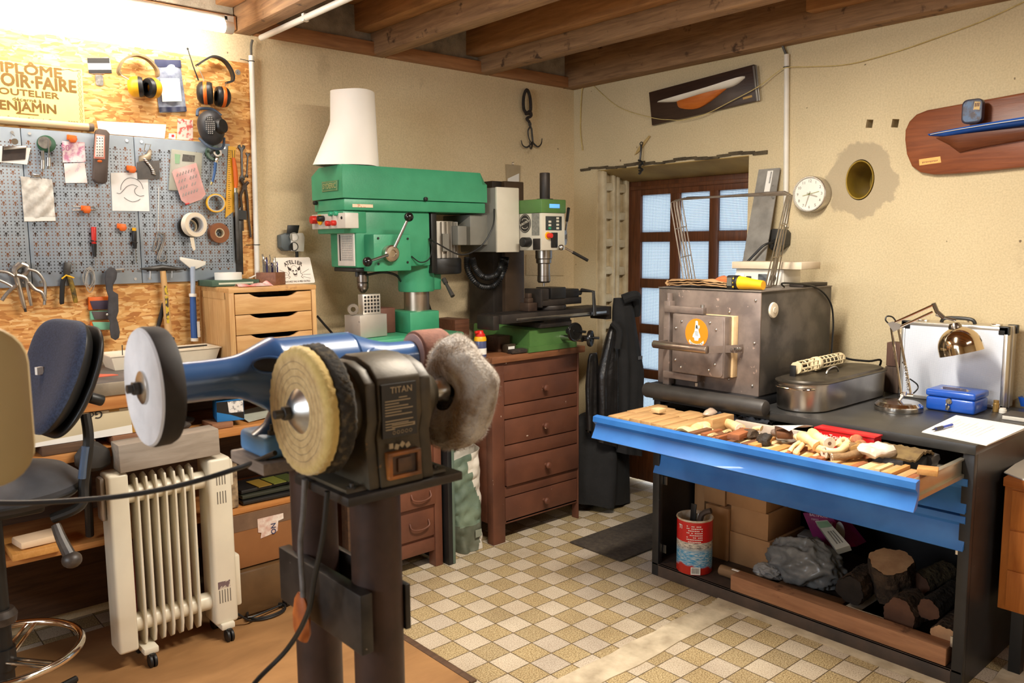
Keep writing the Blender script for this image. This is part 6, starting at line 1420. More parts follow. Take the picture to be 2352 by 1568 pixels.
# conduit
t=thing('conduit','white conduit pipe running up the wall between door and clock','pipe',R2(1805,440,.02))
b=MB();p0,p1=R2(1807,125,.016),R2(1805,521,.016);b.cyl(p0,p1,.0135,seg=16);b.build('pipe',M_WHITE,t)
b=MB();b.tube(cr([R2(1789,38,.07),R2(1790,75,.06),R2(1795,98,.03),R2(1806,126,.016)],6),.0065,8);b.build('cable',pm('grey_cable',lin(90,86,80)),t)
b=MB();q=R2(1807,154,.016);b.tube([q+Vector((.0155*math.cos(a*PI/6),.0155*math.sin(a*PI/6),0))for a in range(12)],.002,6,closed=True);b.build('cable_tie',M_BLACK,t)
# cord
M_CORD=pm('straw_cord',lin(216,196,132),lin(190,168,106),scale=30,rough=.8)
t=thing('cord','straw coloured cord strung along the wall over the tilted hull plaque','cord',R2(1806,160,.03))
b=MB();b.tube(cr([R2(1338,345,.012),R2(1333,300,.012),R2(1334,240,.012),R2(1338,200,.012),R2(1347,185,.012),R2(1358,192,.008)],6),.0032,6)
b.build('hanging_end',M_CORD,t)
b=MB();b.tube(cr([R2(1358,192,.008),R2(1420,245,.008),R2(1497,270,.034),R2(1540,275,.04),R2(1570,275,.045),R2(1620,262,.045),R2(1680,232,.045),R2(1740,200,.045),R2(1780,170,.03),R2(1806,155,.032),R2(1860,153,.02),R2(1950,147,.014),R2(2060,118,.012),R2(2170,80,.012),R2(2270,42,.012),R2(2400,-20,.012)],6),.0022,6);b.build('span',M_CORD,t)
# first half hull
t=thing('half_hull_plaque','tilted dark board with a white and orange half model of a sailing hull','ship model',R2(1620,289,.02))
b=MB();pl=[(1496,213),(1737,149),(1746,232),(1503,289)];rpoly(b,pl,.004,.024,.003);bd_=b.build('backboard',wood('black_brown_board',lin(50,34,28),lin(66,46,36),1,5,.35),t)
b=MB();rpoly(b,[(1729,152),(1733,151),(1742,232),(1738,233)],.028,.004,.001);rpoly(b,[(1735,151),(1738,150),(1746,231),(1743,232)],.028,.003,.001);b.build('edge_moulding',pm('silver_line',lin(150,146,140),rough=.3,metal=.5),bd_)
def hull(pt,pb,n_d,X0,mat,name,par):
 """half body between an upper and a lower px line, swelling out from the board"""
 rings=[];N=len(pt)
 for i in range(N):
  a,c_=xp(*pt[i],X0),xp(*pb[i],X0);ring=[]
  s_=math.sin(PI*(i+.02)/(N-1+.04))**.6
  for k in range(9):
   f=k/8;p=a+(c_-a)*f;ring.append(p-X_*(n_d*s_*math.sqrt(max(0,1-(f*.92)**2))))
  ring+=[c_+X_*.001,a+X_*.001];rings.append(ring)
 b=MB();b.loft(rings);return b.build(name,mat,par)
pt=cr([Vector((x,y,0))for x,y in((1510,234),(1560,222),(1630,203),(1690,183),(1711,175))],5);pb=cr([Vector((x,y,0))for x,y in((1510,235),(1560,233),(1630,213),(1685,198),(1711,179))],5)
hull([(p.x,p.y)for p in pt],[(p.x,p.y)for p in pb],.045,XR-.029,pm('ivory_gloss',lin(238,232,218),lin(228,222,206),rough=.3),'hull',t)
pt=cr([Vector((x,y,0))for x,y in((1555,233),(1580,228),(1630,213),(1668,203))],5);pb=cr([Vector((x,y,0))for x,y in((1555,235),(1566,249),(1610,247),(1668,205))],5)
hull([(p.x,p.y)for p in pt],[(p.x,p.y)for p in pb],.03,XR-.0285,wood('orange_varnish',lin(188,96,34),lin(206,116,46),1,6,.3),'keel',t)
b=MB();rpoly(b,[(1706,224),(1727,218),(1728,223),(1707,229)],.028,.0012);b.build('name_plate',M_BRASS,t)
# second half hull on a big rounded board
t=thing('half_hull_plaque','large rounded mahogany board with a blue half hull at the right edge','ship model',R2(2250,400,.02))
out=[(2084,322),(2085,300),(2094,280),(2110,264),(2135,254),(2190,244),(2280,228),(2400,206),(2560,170),(2600,190),(2640,260),(2610,330),(2540,360),(2400,380),(2300,391),(2200,400),(2150,402),(2120,397),(2100,383),(2088,355)]
b=MB();rpoly(b,out,.003,.032,.010);b.build('backboard',wood('red_mahogany',lin(116,58,28),lin(146,80,42),1,4,.4,12),t)
pt=[(2131+i*47,308-i*7.3)for i in range(11)];pb=[(2131+i*47+(4 if i==0 else 0),312-i*6.2+(8 if 0<i<10 else 0))for i in range(11)]
M_HB=pm('royal_blue_gloss',lin(30,84,168),lin(24,72,150),rough=.3)
hull(pt,pb,.07,XR-.0365,M_HB,'hull',t)
b=MB();b.tube([xp(x,y,XR-.0365)-X_*(.072*math.sin(PI*(x-2131)/470)**.6+.001)for x,y in[(2140+i*15,309.5-i*2.13)for i in range(28)]],.0016,5);b.build('waterline',M_WHITE,t)
pt=[(2150+i*30,316-i*3.0)for i in range(12)];pb=[(2151,318),(2180,332),(2205,350),(2240,342),(2270,336),(2300,331),(2330,326),(2360,321),(2390,315),(2420,308),(2450,300),(2480,287)]
hull(pt,pb,.045,XR-.036,wood('dark_mahogany',lin(92,46,24),lin(112,60,32),1,5,.4),'keel',t)
b=MB();rpoly(b,[(2111,366),(2160,359),(2162,373),(2112,380)],.0352,.0015);pl_=b.build('name_plate',pm('copper_plate',lin(236,180,106),lin(220,160,88),rough=.35,metal=.4),t)
b=MB()
for i in range(12):
 x=2118+3.1*i;y=371.5-.42*i;rpoly(b,[(x,y),(x+2,y-.3),(x+2,y+3.5-(i%3)),(x,y+4)],.0367,.0003)
b.build('engraving',pm('engraved_brown',lin(150,98,50),rough=.5),pl_)
# painted tin hanging over it
t=thing('painted_tin','small dark blue tin with a village picture hanging above the blue hull','tin',R2(2235,290,.08))
b=MB();c_=R2(2232,255,.112);W_,H_=.082,.100
b.prism(rrect(W_,H_,.022,5),c_+X_*.03,-Y_,Z_,.03,.004);b.build('box',pm('navy_tin',lin(44,42,58),rough=.35),t)
b=MB();b.prism(rrect(W_*.84,H_*.86,.018,4),c_+X_*.0005,-Y_,Z_,.001);pic=b.build('picture',pm('blue_brown_picture',lin(70,96,130),lin(60,50,58),scale=30,rough=.5,lo=.42,hi=.58,speck=lin(206,150,90),spscale=50,spcut=.68),t)
b=MB()
b.prism([(.006,.006),(.030,.002),(.032,.034),(.010,.038)],c_-X_*.0006,-Y_,Z_,.0006);b.build('house_front',pm('cream_house',lin(206,172,110),rough=.6),pic)
b=MB()
for i in range(3):b.prism([(.011+.0065*i,.016),(.015+.0065*i,.016),(.016+.0065*i,.031),(.012+.0065*i,.032)],c_-X_*.0013,-Y_,Z_,.0004)
b.build('windows',pm('brown_window',lin(86,40,34),rough=.6),pic)
# flue sleeve
t=thing('flue_sleeve','yellowed pipe sleeve set in the round hole in the wall','pipe',(XR+.05,holeC.y,holeC.z-.09))
b=MB();b.lathe([(.089,-.006),(.0925,-.006),(.0925,.24),(.086,.24),(.086,-.004),(.089,-.006)],(XR,holeC.y,holeC.z),X_,44);b.lathe([(.0,.238),(.088,.238)],(XR,holeC.y,holeC.z),X_,30)
for x in b.bm.verts:x.co.y=holeC.y+(x.co.y-holeC.y)*.73
b.build('sleeve',pm('ochre_enamel',lin(168,138,44),lin(134,106,36),scale=6,rough=.35),t)
# clock
t=thing('wall_clock','round white wall clock with brushed metal rim beside the conduit','clock',R2(1868,490,.03))
c_=R2(1881,446,.0);r=(R2(1830,445,.05)-R2(1909,447,.05)).length/2*.97;CX_=Vector((XR,c_.y+.02,c_.z))
b=MB();b.lathe([(0,.001),(r*.97,.001),(r,.006),(r,.062),(r-.003,.066),(r-.007,.066),(r-.008,.058)],CX_,-X_,48);b.build('rim',pm('brushed_aluminium',(.66,.63,.58),(.56,.53,.48),scale=30,rough=.3,metal=.9,stretch=(1,8,8)),t)
b=MB();b.lathe([(0,.056),(r-.007,.056)],CX_,-X_,48);fc=b.build('face',pm('white_clock_face',lin(244,240,230),lin(236,230,218),rough=.4),t)
b=MB()
for i in range(12):
 a=PI/6*(i+1);b.text(str(i+1),CX_-X_*.0565+(-Y_)*(r*.72*math.sin(a))+Z_*(r*.72*math.cos(a)),-Y_,Z_,r*.22,.0003)
 for k in range(5):
  aa=a+PI/30*k;p0=CX_-X_*.0566+(-Y_)*(r*.9*math.sin(aa))+Z_*(r*.9*math.cos(aa));b.box(p0,(.0006,.0015,.004 if k else.007),Matrix.Rotation(aa,4,'X'))
b.build('numerals',pm('grey_print',lin(120,110,98),rough=.7),fc)
b=MB()
for a_,L,w_ in((math.radians(108),.5,.0045),(math.radians(198),.72,.0032)):
 d=(-Y_)*math.sin(a_)+Z_*math.cos(a_);s_=d.cross(X_);p0=CX_-X_*.059
 b._new([p0-d*r*.15-s_*w_,p0-d*r*.15+s_*w_,p0+d*r*L+s_*w_*.5,p0+d*r*L-s_*w_*.5,p0-d*r*.15-s_*w_-X_*.001,p0-d*r*.15+s_*w_-X_*.001,p0+d*r*L+s_*w_*.5-X_*.001,p0+d*r*L-s_*w_*.5-X_*.001],[(0,1,2,3),(7,6,5,4),(0,3,7,4),(1,5,6,2),(3,2,6,7),(0,4,5,1)])
b.build('hands',pm('silver_hand',lin(190,184,170),rough=.3),fc)
b=MB();a_=math.radians(258);d=(-Y_)*math.sin(a_)+Z_*math.cos(a_);b.tube([CX_-X_*.061-d*r*.75*0+d*r*.4,CX_-X_*.061-d*r*.6],.001,5);b.build('seconds_hand',pm('lime_hand',lin(160,170,60),rough=.4),fc)
# leaning grey board
t=thing('grey_board','worn grey metal board with a barcode sticker leaning against the wall beside the door','board',R2(1745,610,.08))
b=MB();q=[xp(1744,390,XR-.02),xp(1793,386,XR-.02),xp(1752,640,XR-.16),xp(1700,640,XR-.16)]
b.loft([[q[0],q[1]],[q[3],q[2]]],caps=False)
b.bm.free();b.bm=bmesh.new()
nn=(q[1]-q[0]).cross(q[3]-q[0]).normalized();nn=nn if nn.x<0 else-nn
b.loft([[q[0],q[1],q[2],q[3]],[p+nn*.006 for p in(q[0],q[1],q[2],q[3])]]);b.build('sheet',pm('scuffed_grey_sheet',lin(150,146,138),lin(116,112,106),scale=9,rough=.5,speck=lin(84,78,72),spscale=14,spcut=.66),t)
b=MB();o_=q[0]+(q[1]-q[0])*.45+(q[3]-q[0])*.02+nn*.0065;u_=(q[1]-q[0]);v_=(q[3]-q[0])
b.loft([[o_,o_+u_*.26,o_+u_*.26+v_*.19,o_+v_*.19],[p+nn*.0006 for p in(o_,o_+u_*.26,o_+u_*.26+v_*.19,o_+v_*.19)]]);st_=b.build('sticker',M_PAPER,t)
b=MB()
for k in range(9):
 p=o_+u_*.15+v_*(.012+.012*k)+nn*.0008;b.loft([[p,p+u_*.07,p+u_*.07+v_*.006,p+v_*.006],[x+nn*.0003 for x in(p,p+u_*.07,p+u_*.07+v_*.006,p+v_*.006)]])
b.build('barcode',M_INK,st_)
# black outlet with plug and lead
t=thing('black_outlet','black wall outlet with a plugged-in lead behind the wire racks','socket',R2(1800,575,.04))
b=MB();rpoly(b,[(1780,532),(1790,525),(1812,527),(1818,535),(1816,562),(1795,578),(1782,570)],.002,.07,.006);b.build('box',pm('charcoal_socket',lin(58,56,54),lin(44,42,40),rough=.5),t)
b=MB();b.cyl(R2(1790,552,.06),R2(1776,556,.12),.016,.012,seg=14);b.tube(cr([R2(1776,556,.12),R2(1755,563,.16),R2(1735,582,.18),R2(1712,606,.2)],5),.006,8);b.build('plug_lead',M_BLACK,t)
# hook by the door
t=thing('door_hook','dark iron hook with knotted cord and wood chip hanging over the door lintel','hook',R2(1472,402,.03))
b=MB();b.tube(cr([R2(1473,332,.03),R2(1472,350,.035),R2(1470,368,.035)],4),.006,8);b.tube([R2(1473,330,.03)+Vector((0,.010*math.cos(a*PI/6),.010*math.sin(a*PI/6)))for a in range(12)],.003,6,closed=True);b.build('hook',M_DSTEEL,t)
b=MB()
for k in range(4):b.tube(cr([R2(1467+2*(k%2)*3,368+8*k,.035),R2(1476-2*(k%2)*3,374+8*k,.045),R2(1468,380+6*k,.035)],4),.0065,8)
b.build('knot',M_BLACK,t)
b=MB();rpoly(b,[(1491,311),(1494,313),(1478,336),(1466,350),(1458,356),(1466,340)],.012,.004,.001);b.build('wood_chip',wood('pale_chip',lin(206,178,118),lin(186,156,96),2,6),t)
# grapnel on the back wall
t=thing('grapnel','black grapnel hook hanging from a loop of tarred rope near the corner','hook',P2(1220,345,.03))
b=MB();b.tube(cr(wpts([(1212,262),(1203,250),(1203,222),(1210,206),(1217,222),(1219,250),(1214,262)],.03),6),.0095,8);b.tube(cr(wpts([(1207,262),(1217,256),(1220,266),(1210,272),(1216,280)],.034),5),.009,8);b.build('rope',pm('tarred_rope',lin(58,48,42),lin(34,28,25),scale=50,rough=.9,bmp=.6),t)
b=MB();b.tube([P2(1214,280,.03),P2(1221,296,.03),P2(1224,328,.03)],.006,8);b.tube([Vector(P2(1217,285,.03))+Vector((.010*math.cos(a*PI/6),0,.012*math.sin(a*PI/6)))for a in range(12)],.0035,6,closed=True);b.build('shank',M_DSTEEL,t)
for pts in([(1224,328,.03),(1235,337,.03),(1243,330,.03),(1245,318,.03)],[(1222,328,.03),(1211,338,.03),(1201,334,.03),(1197,322,.03)],[(1223,326,.03),(1221,340,.06),(1218,340,.10),(1216,325,.11)],[(1219,290,.03),(1213,300,.028),(1215,318,.028),(1222,330,.028)]):
 b=MB();b.tube(cr([P2(*p)for p in pts],6),lambda s_:.006-.003*s_,8);b.build('tine',M_DSTEEL,t)
 # clear holder above the mill column, flush plate in the plaster
t=thing('wall_chart','small clear framed card hanging on the wall above the milling column','card',P2(1178,418,.01))
b=MB();wpoly(b,[(1161,377),(1195,380),(1194,418),(1163,418)],.004,.004);b.build('frame',pm('hazy_clear_plastic',lin(176,158,128),lin(160,142,112),scale=8,rough=.3),t)
b=MB();wpoly(b,[(1166,410),(1192,398),(1192,417),(1166,417)],.008,.001);b.build('white_corner',M_PAPER,t)
b=MB();q=wb(1178,378,.008);b.tube([q+Vector((.006*math.cos(a*PI/6),0,.008*math.sin(a*PI/6)+.006))for a in range(12)],.0015,5,closed=True);b.build('hanger',M_STEEL,t)
b=MB();wpoly(b,[(1207,585),(1294,588),(1294,633),(1207,632)],.001,.006,.002);b.build('flush_plate',M_PLB,loc=P2(1250,633,.0),label='plain plaster coloured plate on the wall behind the milling spindle',cat='plate')
# black leather jacket hung over the end of the milling table
t=thing('leather_jacket','long black leather jacket hung over the end of the milling table beside the door','jacket',(3.62,3.2,.1))
M_LEATHER=pm('black_leather',lin(34,31,30),lin(22,20,20),scale=7,rough=.38,bmp=.35,bscale=26,bdist=.012)
M_CLOTH=pm('black_cloth',lin(30,29,29),lin(22,21,21),scale=9,rough=.9,bmp=.3,bscale=40,bdist=.008)
def drape(x0,x1,xt0,xt1,zt_,zb_,y0,dep,seed,nm,mat):
 def fn(u,v):
  a=2*PI*u;z=zt_+(zb_-zt_)*v;k=min(1,v*2.2)**.7
  xa,xb=xt0+(x0-xt0)*k,xt1+(x1-xt1)*k
  f=1+.16*math.sin(a*5+seed)*k+.10*math.sin(a*9+seed*2+v*3)*k
  x=(xa+xb)/2+(xb-xa)/2*math.cos(a)*(1-.2*max(0,.08-v)/.08);y=y0+dep*(.45+.55*k)*math.sin(a)*f
  n_=noise.noise(Vector((x*8+seed,y*8,z*4)))
  return Vector((x+.012*n_,y+.02*n_,z-.03*math.cos(a)*k))
 b=MB();b.surf(fn,60,34,0,closed_u=True);rim=[fn(i/60,0)for i in range(60)];b._new(rim,[tuple(range(60))]);b.build(nm,mat,t,ang=1.5)
drape(3.585,3.80,3.565,3.70,1.285,.34,3.16,.075,1.0,'jacket_body',M_CLOTH)
drape(3.45,3.60,3.57,3.61,1.15,.42,3.165,.05,2.3,'leather_sleeve',M_LEATHER)
drape(3.385,3.48,3.40,3.47,.975,.50,3.20,.035,4.1,'leather_skirt',M_LEATHER)
b=MB();b.tube(cr([(3.52,3.13,1.15),(3.545,3.10,1.10),(3.53,3.10,1.0)],5),.02,8);b.tube(cr([(3.60,3.12,1.28),(3.66,3.08,1.30),(3.72,3.12,1.26),(3.75,3.15,1.18)],5),.03,10);b.build('collar',M_CLOTH,t)
b=MB();b.box((3.72,3.085,.93),(.04,.006,.02),Rz(10));b.build('badge',pm('grey_badge',lin(92,90,90),rough=.6),t)
drape(3.40,3.82,3.42,3.80,.58,.03,3.32,.16,5.0,'long_skirt',M_CLOTH)
# ================================================================ black steel cabinet with the open drawer, and all around it
DXF,DY_0,DY_1,DZT=3.02,1.012,2.42,.898
M_BSTEEL=pm('black_painted_steel',lin(46,46,48),lin(34,34,36),scale=7,rough=.42,metal=.2,speck=lin(96,92,88),spscale=44,spcut=.76,bmp=.05)
M_BTOP=pm('black_rubber_top',lin(42,42,42),lin(58,57,55),scale=6,rough=.36,bmp=.1,bscale=90)
M_DB=pm('cobalt_blue_enamel',lin(56,124,200),lin(44,106,182),scale=5,rough=.32,coat=.2,speck=lin(30,50,90),spscale=30,spcut=.76)
t=thing('steel_cabinet','black steel drawer cabinet with blue drawers, its top drawer pulled open full of wood','cabinet',(3.4,1.7,0))
DBK=3.84
b=MB();b.bx(DXF-.005,DBK,DY_0-.004,DY_1+.004,DZT-.036,DZT,.003);b.build('worktop',M_BTOP,t)
for y0,y1 in((DY_0,DY_0+.038),(DY_1-.038,DY_1)):
 b=MB();b.bx(DXF,DXF+.03,y0,y1,0,DZT-.037,.002);b.build('post',M_BSTEEL,t)
b=MB();b.bx(DXF+.03,DBK,DY_0,DY_0+.004,.0,DZT-.037);b.build('side_panel',M_BSTEEL,t)
b=MB();b.bx(DXF+.03,DBK,DY_1-.004,DY_1,.0,DZT-.037);b.build('side_panel',M_BSTEEL,t)
b=MB();b.bx(DBK-.004,DBK,DY_0,DY_1,.03,DZT-.037);b.build('back_panel',M_BSTEEL,t)
b=MB();b.bx(DXF,DBK,DY_0+.004,DY_1-.004,.055,.062);b.bx(DXF,DXF+.012,DY_0+.038,DY_1-.038,.0,.062,.002);b.build('floor_plate',pm('rusty_black_plate',lin(58,50,46),lin(84,68,58),scale=8,rough=.6),t)
for y,z in((DY_0+.045,.50),(DY_0+.045,.15),(DY_1-.045,.47),(DY_1-.045,.13)):
 b=MB();b.bx(DXF+.035,DXF+.039,y-.012,y+.012,z-.02,z+.02);b.build('hinge_tab',M_STEEL,t)
def dfront(x,z1,z0,y0,y1):
 h_=z1-z0;pr=[(.006,0),(-.012,-.004),(-.014,-.026),(-.004,-.034),(.004,-.042),(-.002,-h_*.62),(-.022,-h_+.002),(-.020,-h_),(.006,-h_+.012),(.016,-h_*.5),(.016,0)]
 b=MB();b.loft([[(x+a,y,z1+c_)for a,c_ in pr]for y in(y0,y1)]);return b
OX=2.598
M_ALU=pm('satin_aluminium',(.62,.57,.46),(.50,.46,.37),scale=5,rough=.35,metal=.85)
def drawer(x,z1,z0,name,content=False):
 d_=dfront(x,z1,z0,DY_0+.018,DY_1-.012).build(name,M_DB,t,ang=.3)
 for s_,yy in((-1,DY_0+.045),(1,DY_1-.045)):
  b=MB();b.bx(x+.014,x+.78,yy-.005,yy+.005,z0+.03,z1-.008,.001);b.bx(x+.014,x+.78,yy-.012,yy-.004,z1-.014,z1-.008);b.bx(x+.014,x+.78,yy+s_*.004-.010,yy+s_*.004+.006,z0+.022,z0+.036);b.build('drawer_side',M_ALU,d_)
 b=MB();zq=z0+(.044 if content else.022);b.bx(x+.016,x+.78,DY_0+.051,DY_1-.051,zq,zq+.004);b.bx(x+.775,x+.78,DY_0+.051,DY_1-.051,zq+.004,z1-.02);b.build('drawer_bottom',pm('cream_lining',lin(206,196,176),lin(186,176,156),rough=.6),d_)
 return d_
drawer(OX,.852,.752,'drawer',True)
drawer(DXF+.008,.775,.648,'drawer');drawer(DXF+.008,.640,.512,'drawer')
# ---------------- contents of the open drawer
ZD=.752+.0485
random.seed(31)
def wm(i):
 L=(('pale_oak',lin(206,166,114),lin(178,134,84)),('honey_wood',lin(212,158,92),lin(188,128,66)),('walnut_scrap',lin(132,88,58),lin(98,62,40)),('reddish_wood',lin(168,102,60),lin(136,78,46)),('cream_wood',lin(232,204,156),lin(214,180,128)))
 return wood(L[i][0],L[i][1],L[i][2],0,6,.65,9,.25)
def block(px,py,L,W,H,rz,m,lab,grp,z=ZD,tilt=0):
 p=zt(px,py,z+H);p.x=max(p.x,OX+.022+L/2);b=MB();b.box((p.x,p.y,z+H/2),(L,W,H),Rz(rz)@Ry(tilt),.002);b.jitter(.0012,30,px)
 return b.build('wood_block',wm(m),loc=(p.x,p.y,z),label=lab,cat='wood block',group=grp)
G1='pale oak blocks packed in the left end of the drawer'
for i in range(6):  # packed pale blocks, left end
 y=2.326-.060*i;x0,x1=2.625,2.97-.02*(i%3)
 cut_=x0+random.uniform(.12,.22)
 for k,(a,c_)in enumerate(((x0,cut_),(cut_+.002,x1))):
  H=.058+random.uniform(-.004,.006)
  b=MB();b.bx(a,c_,y-.0285,y+.0285,ZD+.001,ZD+H,.002);b.jitter(.0008,25,i+k*7)
  b.build('oak_block',wm(0),loc=((a+c_)/2,y,ZD),label='pale oak block packed tight in the left end of the open drawer',cat='wood block',group=G1)
 ad=1
b=MB();b.bx(2.77,2.82,2.19,2.235,ZD+.066,ZD+.084,.002);b.build('oak_offcut',wm(4),loc=(2.795,2.21,ZD+.066),label='small pale offcut lying on top of the packed oak blocks',cat='wood block')
b=MB();b.bx(2.80,2.955,1.935,1.985,ZD+.001,ZD+.075,.002);b.build('oak_block',wm(0),loc=(2.88,2.01,ZD),label='squared pale oak block standing highest at the right of the packed blocks',cat='wood block')
G2='dark and reddish wood slabs in the middle of the drawer'
random.seed(44)
seq=[2,2,3,2,3,3,2,1,4,2,1,4,1,4,3,4,1,3,3,4,0,1,3,4,0,4,0,1,0,3,1,2]
NM=['pale oak','honey coloured','dark walnut','reddish','cream']
def row(y,y_end,x0,seq,lab,grp,hl,Ls):
 i=0
 while y>y_end and i<len(seq):
  w_=random.uniform(.018,.046);m=seq[i];L=random.uniform(*Ls);H=random.uniform(*hl)
  b=MB();b.box((x0+L/2+random.uniform(0,.012),y-w_/2,ZD+.0006+H/2),(L,w_-.002,H),None,.0015)
  b.build('wood_block',wm(m),loc=(x0+L/2,y-w_/2,ZD),label=lab%NM[m],cat='wood block',group=grp);y-=w_;i+=1
row(1.928,1.085,OX+.024,seq,'%s block in the front row of the open drawer','front row of wood blocks in the drawer',(.034,.056),(.09,.15))
row(1.90,1.32,OX+.19,seq[5:]+seq,'%s block in the second row of the open drawer','second row of wood blocks in the drawer',(.012,.032),(.08,.122))
block(2095,1090,.12,.06,.02,20,1,'tilted honey slab lying on top at the right end of the drawer',None,ZD+.058,8)
block(1650,1004,.13,.05,.022,8,3,'reddish slab lying on top next to the long hollow bone',None,ZD+.058)
def bone(name,pts,r,lab,mat,cat='bone',grp=None,hollow=False,r2=None,seg=12):
 P_=[zt(x,y,z)for x,y,z in pts]
 for p in P_:p.x=min(max(p.x,OX+.06),2.92)
 t_=thing(name,lab,cat,(P_[0].x,P_[0].y,ZD),grp)
 b=MB();b.tube(cr(P_,5),(lambda s_:r*(1+.18*math.cos(s_*2*PI))if r2 is None else r+(r2-r)*s_),seg);b.jitter(r*.18,40,pts[0][0]);b.build('shaft',mat,t_)
 if hollow:
  d=(P_[0]-P_[1]).normalized();b=MB();b.lathe([(0,.002),(r*.35,.002)],P_[0],d,12);b.build('marrow',pm('pink_brown_marrow',lin(150,106,88),lin(110,74,60),scale=50,rough=.9),t_)
  b=MB();b.lathe([(r*.35,.0022),(r*1.1,.0018),(r*1.15,-.003)],P_[0],d,14);b.build('sawn_face',pm('white_sawn_bone',lin(236,224,204),lin(214,196,172),scale=40,rough=.8),t_)
 return t_
M_BONE=pm('ivory_bone',lin(244,220,172),lin(222,186,128),scale=12,rough=.5)
M_ANT=pm('brown_antler',lin(150,116,76),lin(112,84,54),scale=26,rough=.7,bmp=.5)
Zb=ZD+.045
GB='bones and antler pieces in the open drawer'
bone('bone',[(1700,985,Zb),(1665,970,Zb),(1630,975,Zb),(1600,985,Zb)],.020,'long hollow yellow bone lying behind the reddish slabs',M_BONE,grp=GB,hollow=True)
bone('bone',[(1735,985,Zb-.01),(1760,978,Zb),(1790,972,Zb)],.010,'thin curved bone sliver behind the black horn lump',M_BONE,grp=GB)
bone('bone',[(1795,1052,Zb),(1830,1035,Zb+.01),(1845,1018,Zb+.02),(1830,1003,Zb+.02)],.011,'forked pale bone at the left of the bone pile',M_BONE,grp=GB)
bone('bone',[(1800,1042,Zb),(1825,1022,Zb+.02),(1848,1012,Zb+.02)],.009,'straight thin bone beside the forked one',M_BONE,grp=GB)
bone('bone',[(1905,1018,Zb+.05),(1885,1008,Zb+.05),(1865,998,Zb+.05)],.020,'thick short sawn bone on top of the pile',M_BONE,grp=GB,hollow=True)
bone('bone',[(1878,1025,Zb+.03),(1860,1012,Zb+.04),(1842,1002,Zb+.04)],.018,'rounded bone left of the top bone',M_BONE,grp=GB)
bone('bone',[(1880,1030,Zb+.02),(1905,1036,Zb+.03),(1930,1034,Zb+.03),(1945,1022,Zb+.03)],.013,'curved long bone across the middle of the pile',M_BONE,grp=GB)
bone('bone',[(1940,1030,Zb+.02),(1925,1018,Zb+.04),(1938,1010,Zb+.03),(1948,1022,Zb+.02)],.013,'knuckle shaped bone with a hole at the right of the pile',M_BONE,grp=GB)
bone('bone',[(1850,1062,Zb-.01),(1880,1045,Zb),(1905,1036,Zb+.01)],.012,'flat bone strip left of the antler sticks',M_BONE,grp=GB)
bone('bone',[(2032,1050,Zb),(2015,1045,Zb),(2000,1036,Zb),(1985,1032,Zb)],.007,'thin forked bone behind the plastic bag',M_BONE,grp=GB)
bone('antler',[(1878,1046,Zb+.02),(1920,1038,Zb+.02),(1962,1028,Zb+.02)],.017,'upper brown antler stick with a sawn white end',M_ANT,'antler',GB,hollow=True)
bone('antler',[(1893,1056,Zb+.01),(1940,1048,Zb+.015),(1975,1040,Zb+.02)],.015,'lower brown antler stick with a sawn white end',M_ANT,'antler',GB,hollow=True)
bone('antler',[(1958,1010,Zb+.03),(1972,1022,Zb+.02),(1966,1036,Zb+.02)],.018,'curled cracked horn at the right of the bone pile',pm('yellow_brown_horn',lin(190,146,84),lin(132,96,54),scale=22,rough=.5),'horn',GB)
for i,(px,py,z_)in enumerate(((1968,1010,Zb+.035),(1978,1022,Zb+.02))):
 p=zt(px,py,z_);b=MB();b.lathe([(0,.012),(.014,.010),(.021,.0),(.016,-.008),(.008,-.03),(0,-.03)],p,(-.7,-.5,.4),20);b.build('wooden_stopper',wood('rosy_wood',lin(188,120,84),lin(160,96,66),0,6),loc=p,label=['upper round rosy wooden stopper beside the red tin','lower round rosy wooden stopper beside the red tin'][i],cat='stopper')
 # dark lumps of horn
for px,py,lb in((1722,1000,'rough brown horn lump right of the hollow bone'),(1757,1010,'black horn lump on the honey strips')):
 p=zt(px,py,ZD+.06);b=MB();b.sph(p,(.032,.026,.024),14,9);b.jitter(.014,45,px);b.build('horn_lump',pm('black_horn',lin(36,30,26),lin(58,48,38),scale=40,rough=.7,bmp=.6)if px>1740 else pm('brown_horn',lin(84,66,48),lin(54,42,32),scale=40,rough=.8,bmp=.6),loc=p,label=lb,cat='horn')
p=zt(1800,1000,ZD+.05);b=MB();b.box((p.x,p.y,ZD+.062),(.12,.06,.025),Rz(35),.004);b.build('marbled_block',pm('marbled_brown',lin(120,78,50),lin(70,46,34),scale=24,rough=.5),loc=p,label='marbled brown block lying under the white paper behind the black lump',cat='wood block')
p=zt(1815,990,ZD+.07);b=MB();b.surf(lambda u,v:Vector((p.x-.06+.14*u,p.y-.03+.07*v-.02*u,ZD+.085+.012*math.sin(3*u+2*v))),8,5,.001);b.build('white_sheet',M_PAPER,loc=p,label='small folded white paper sheet beside the bone pile',cat='paper')
t2=thing('grey_cone','grey brown horn tip lying behind the white paper','horn',zt(1785,990,ZD+.03))
p=zt(1786,988,ZD+.05);b=MB();b.lathe([(0,.0),(.012,.005),(.026,.05),(.024,.056),(0,.056)],p+Vector((-.02,.02,-.01)),(.3,-.8,.1),16);b.build('tip',pm('grey_horn',lin(128,110,98),lin(90,76,68),scale=18,rough=.6),t2)
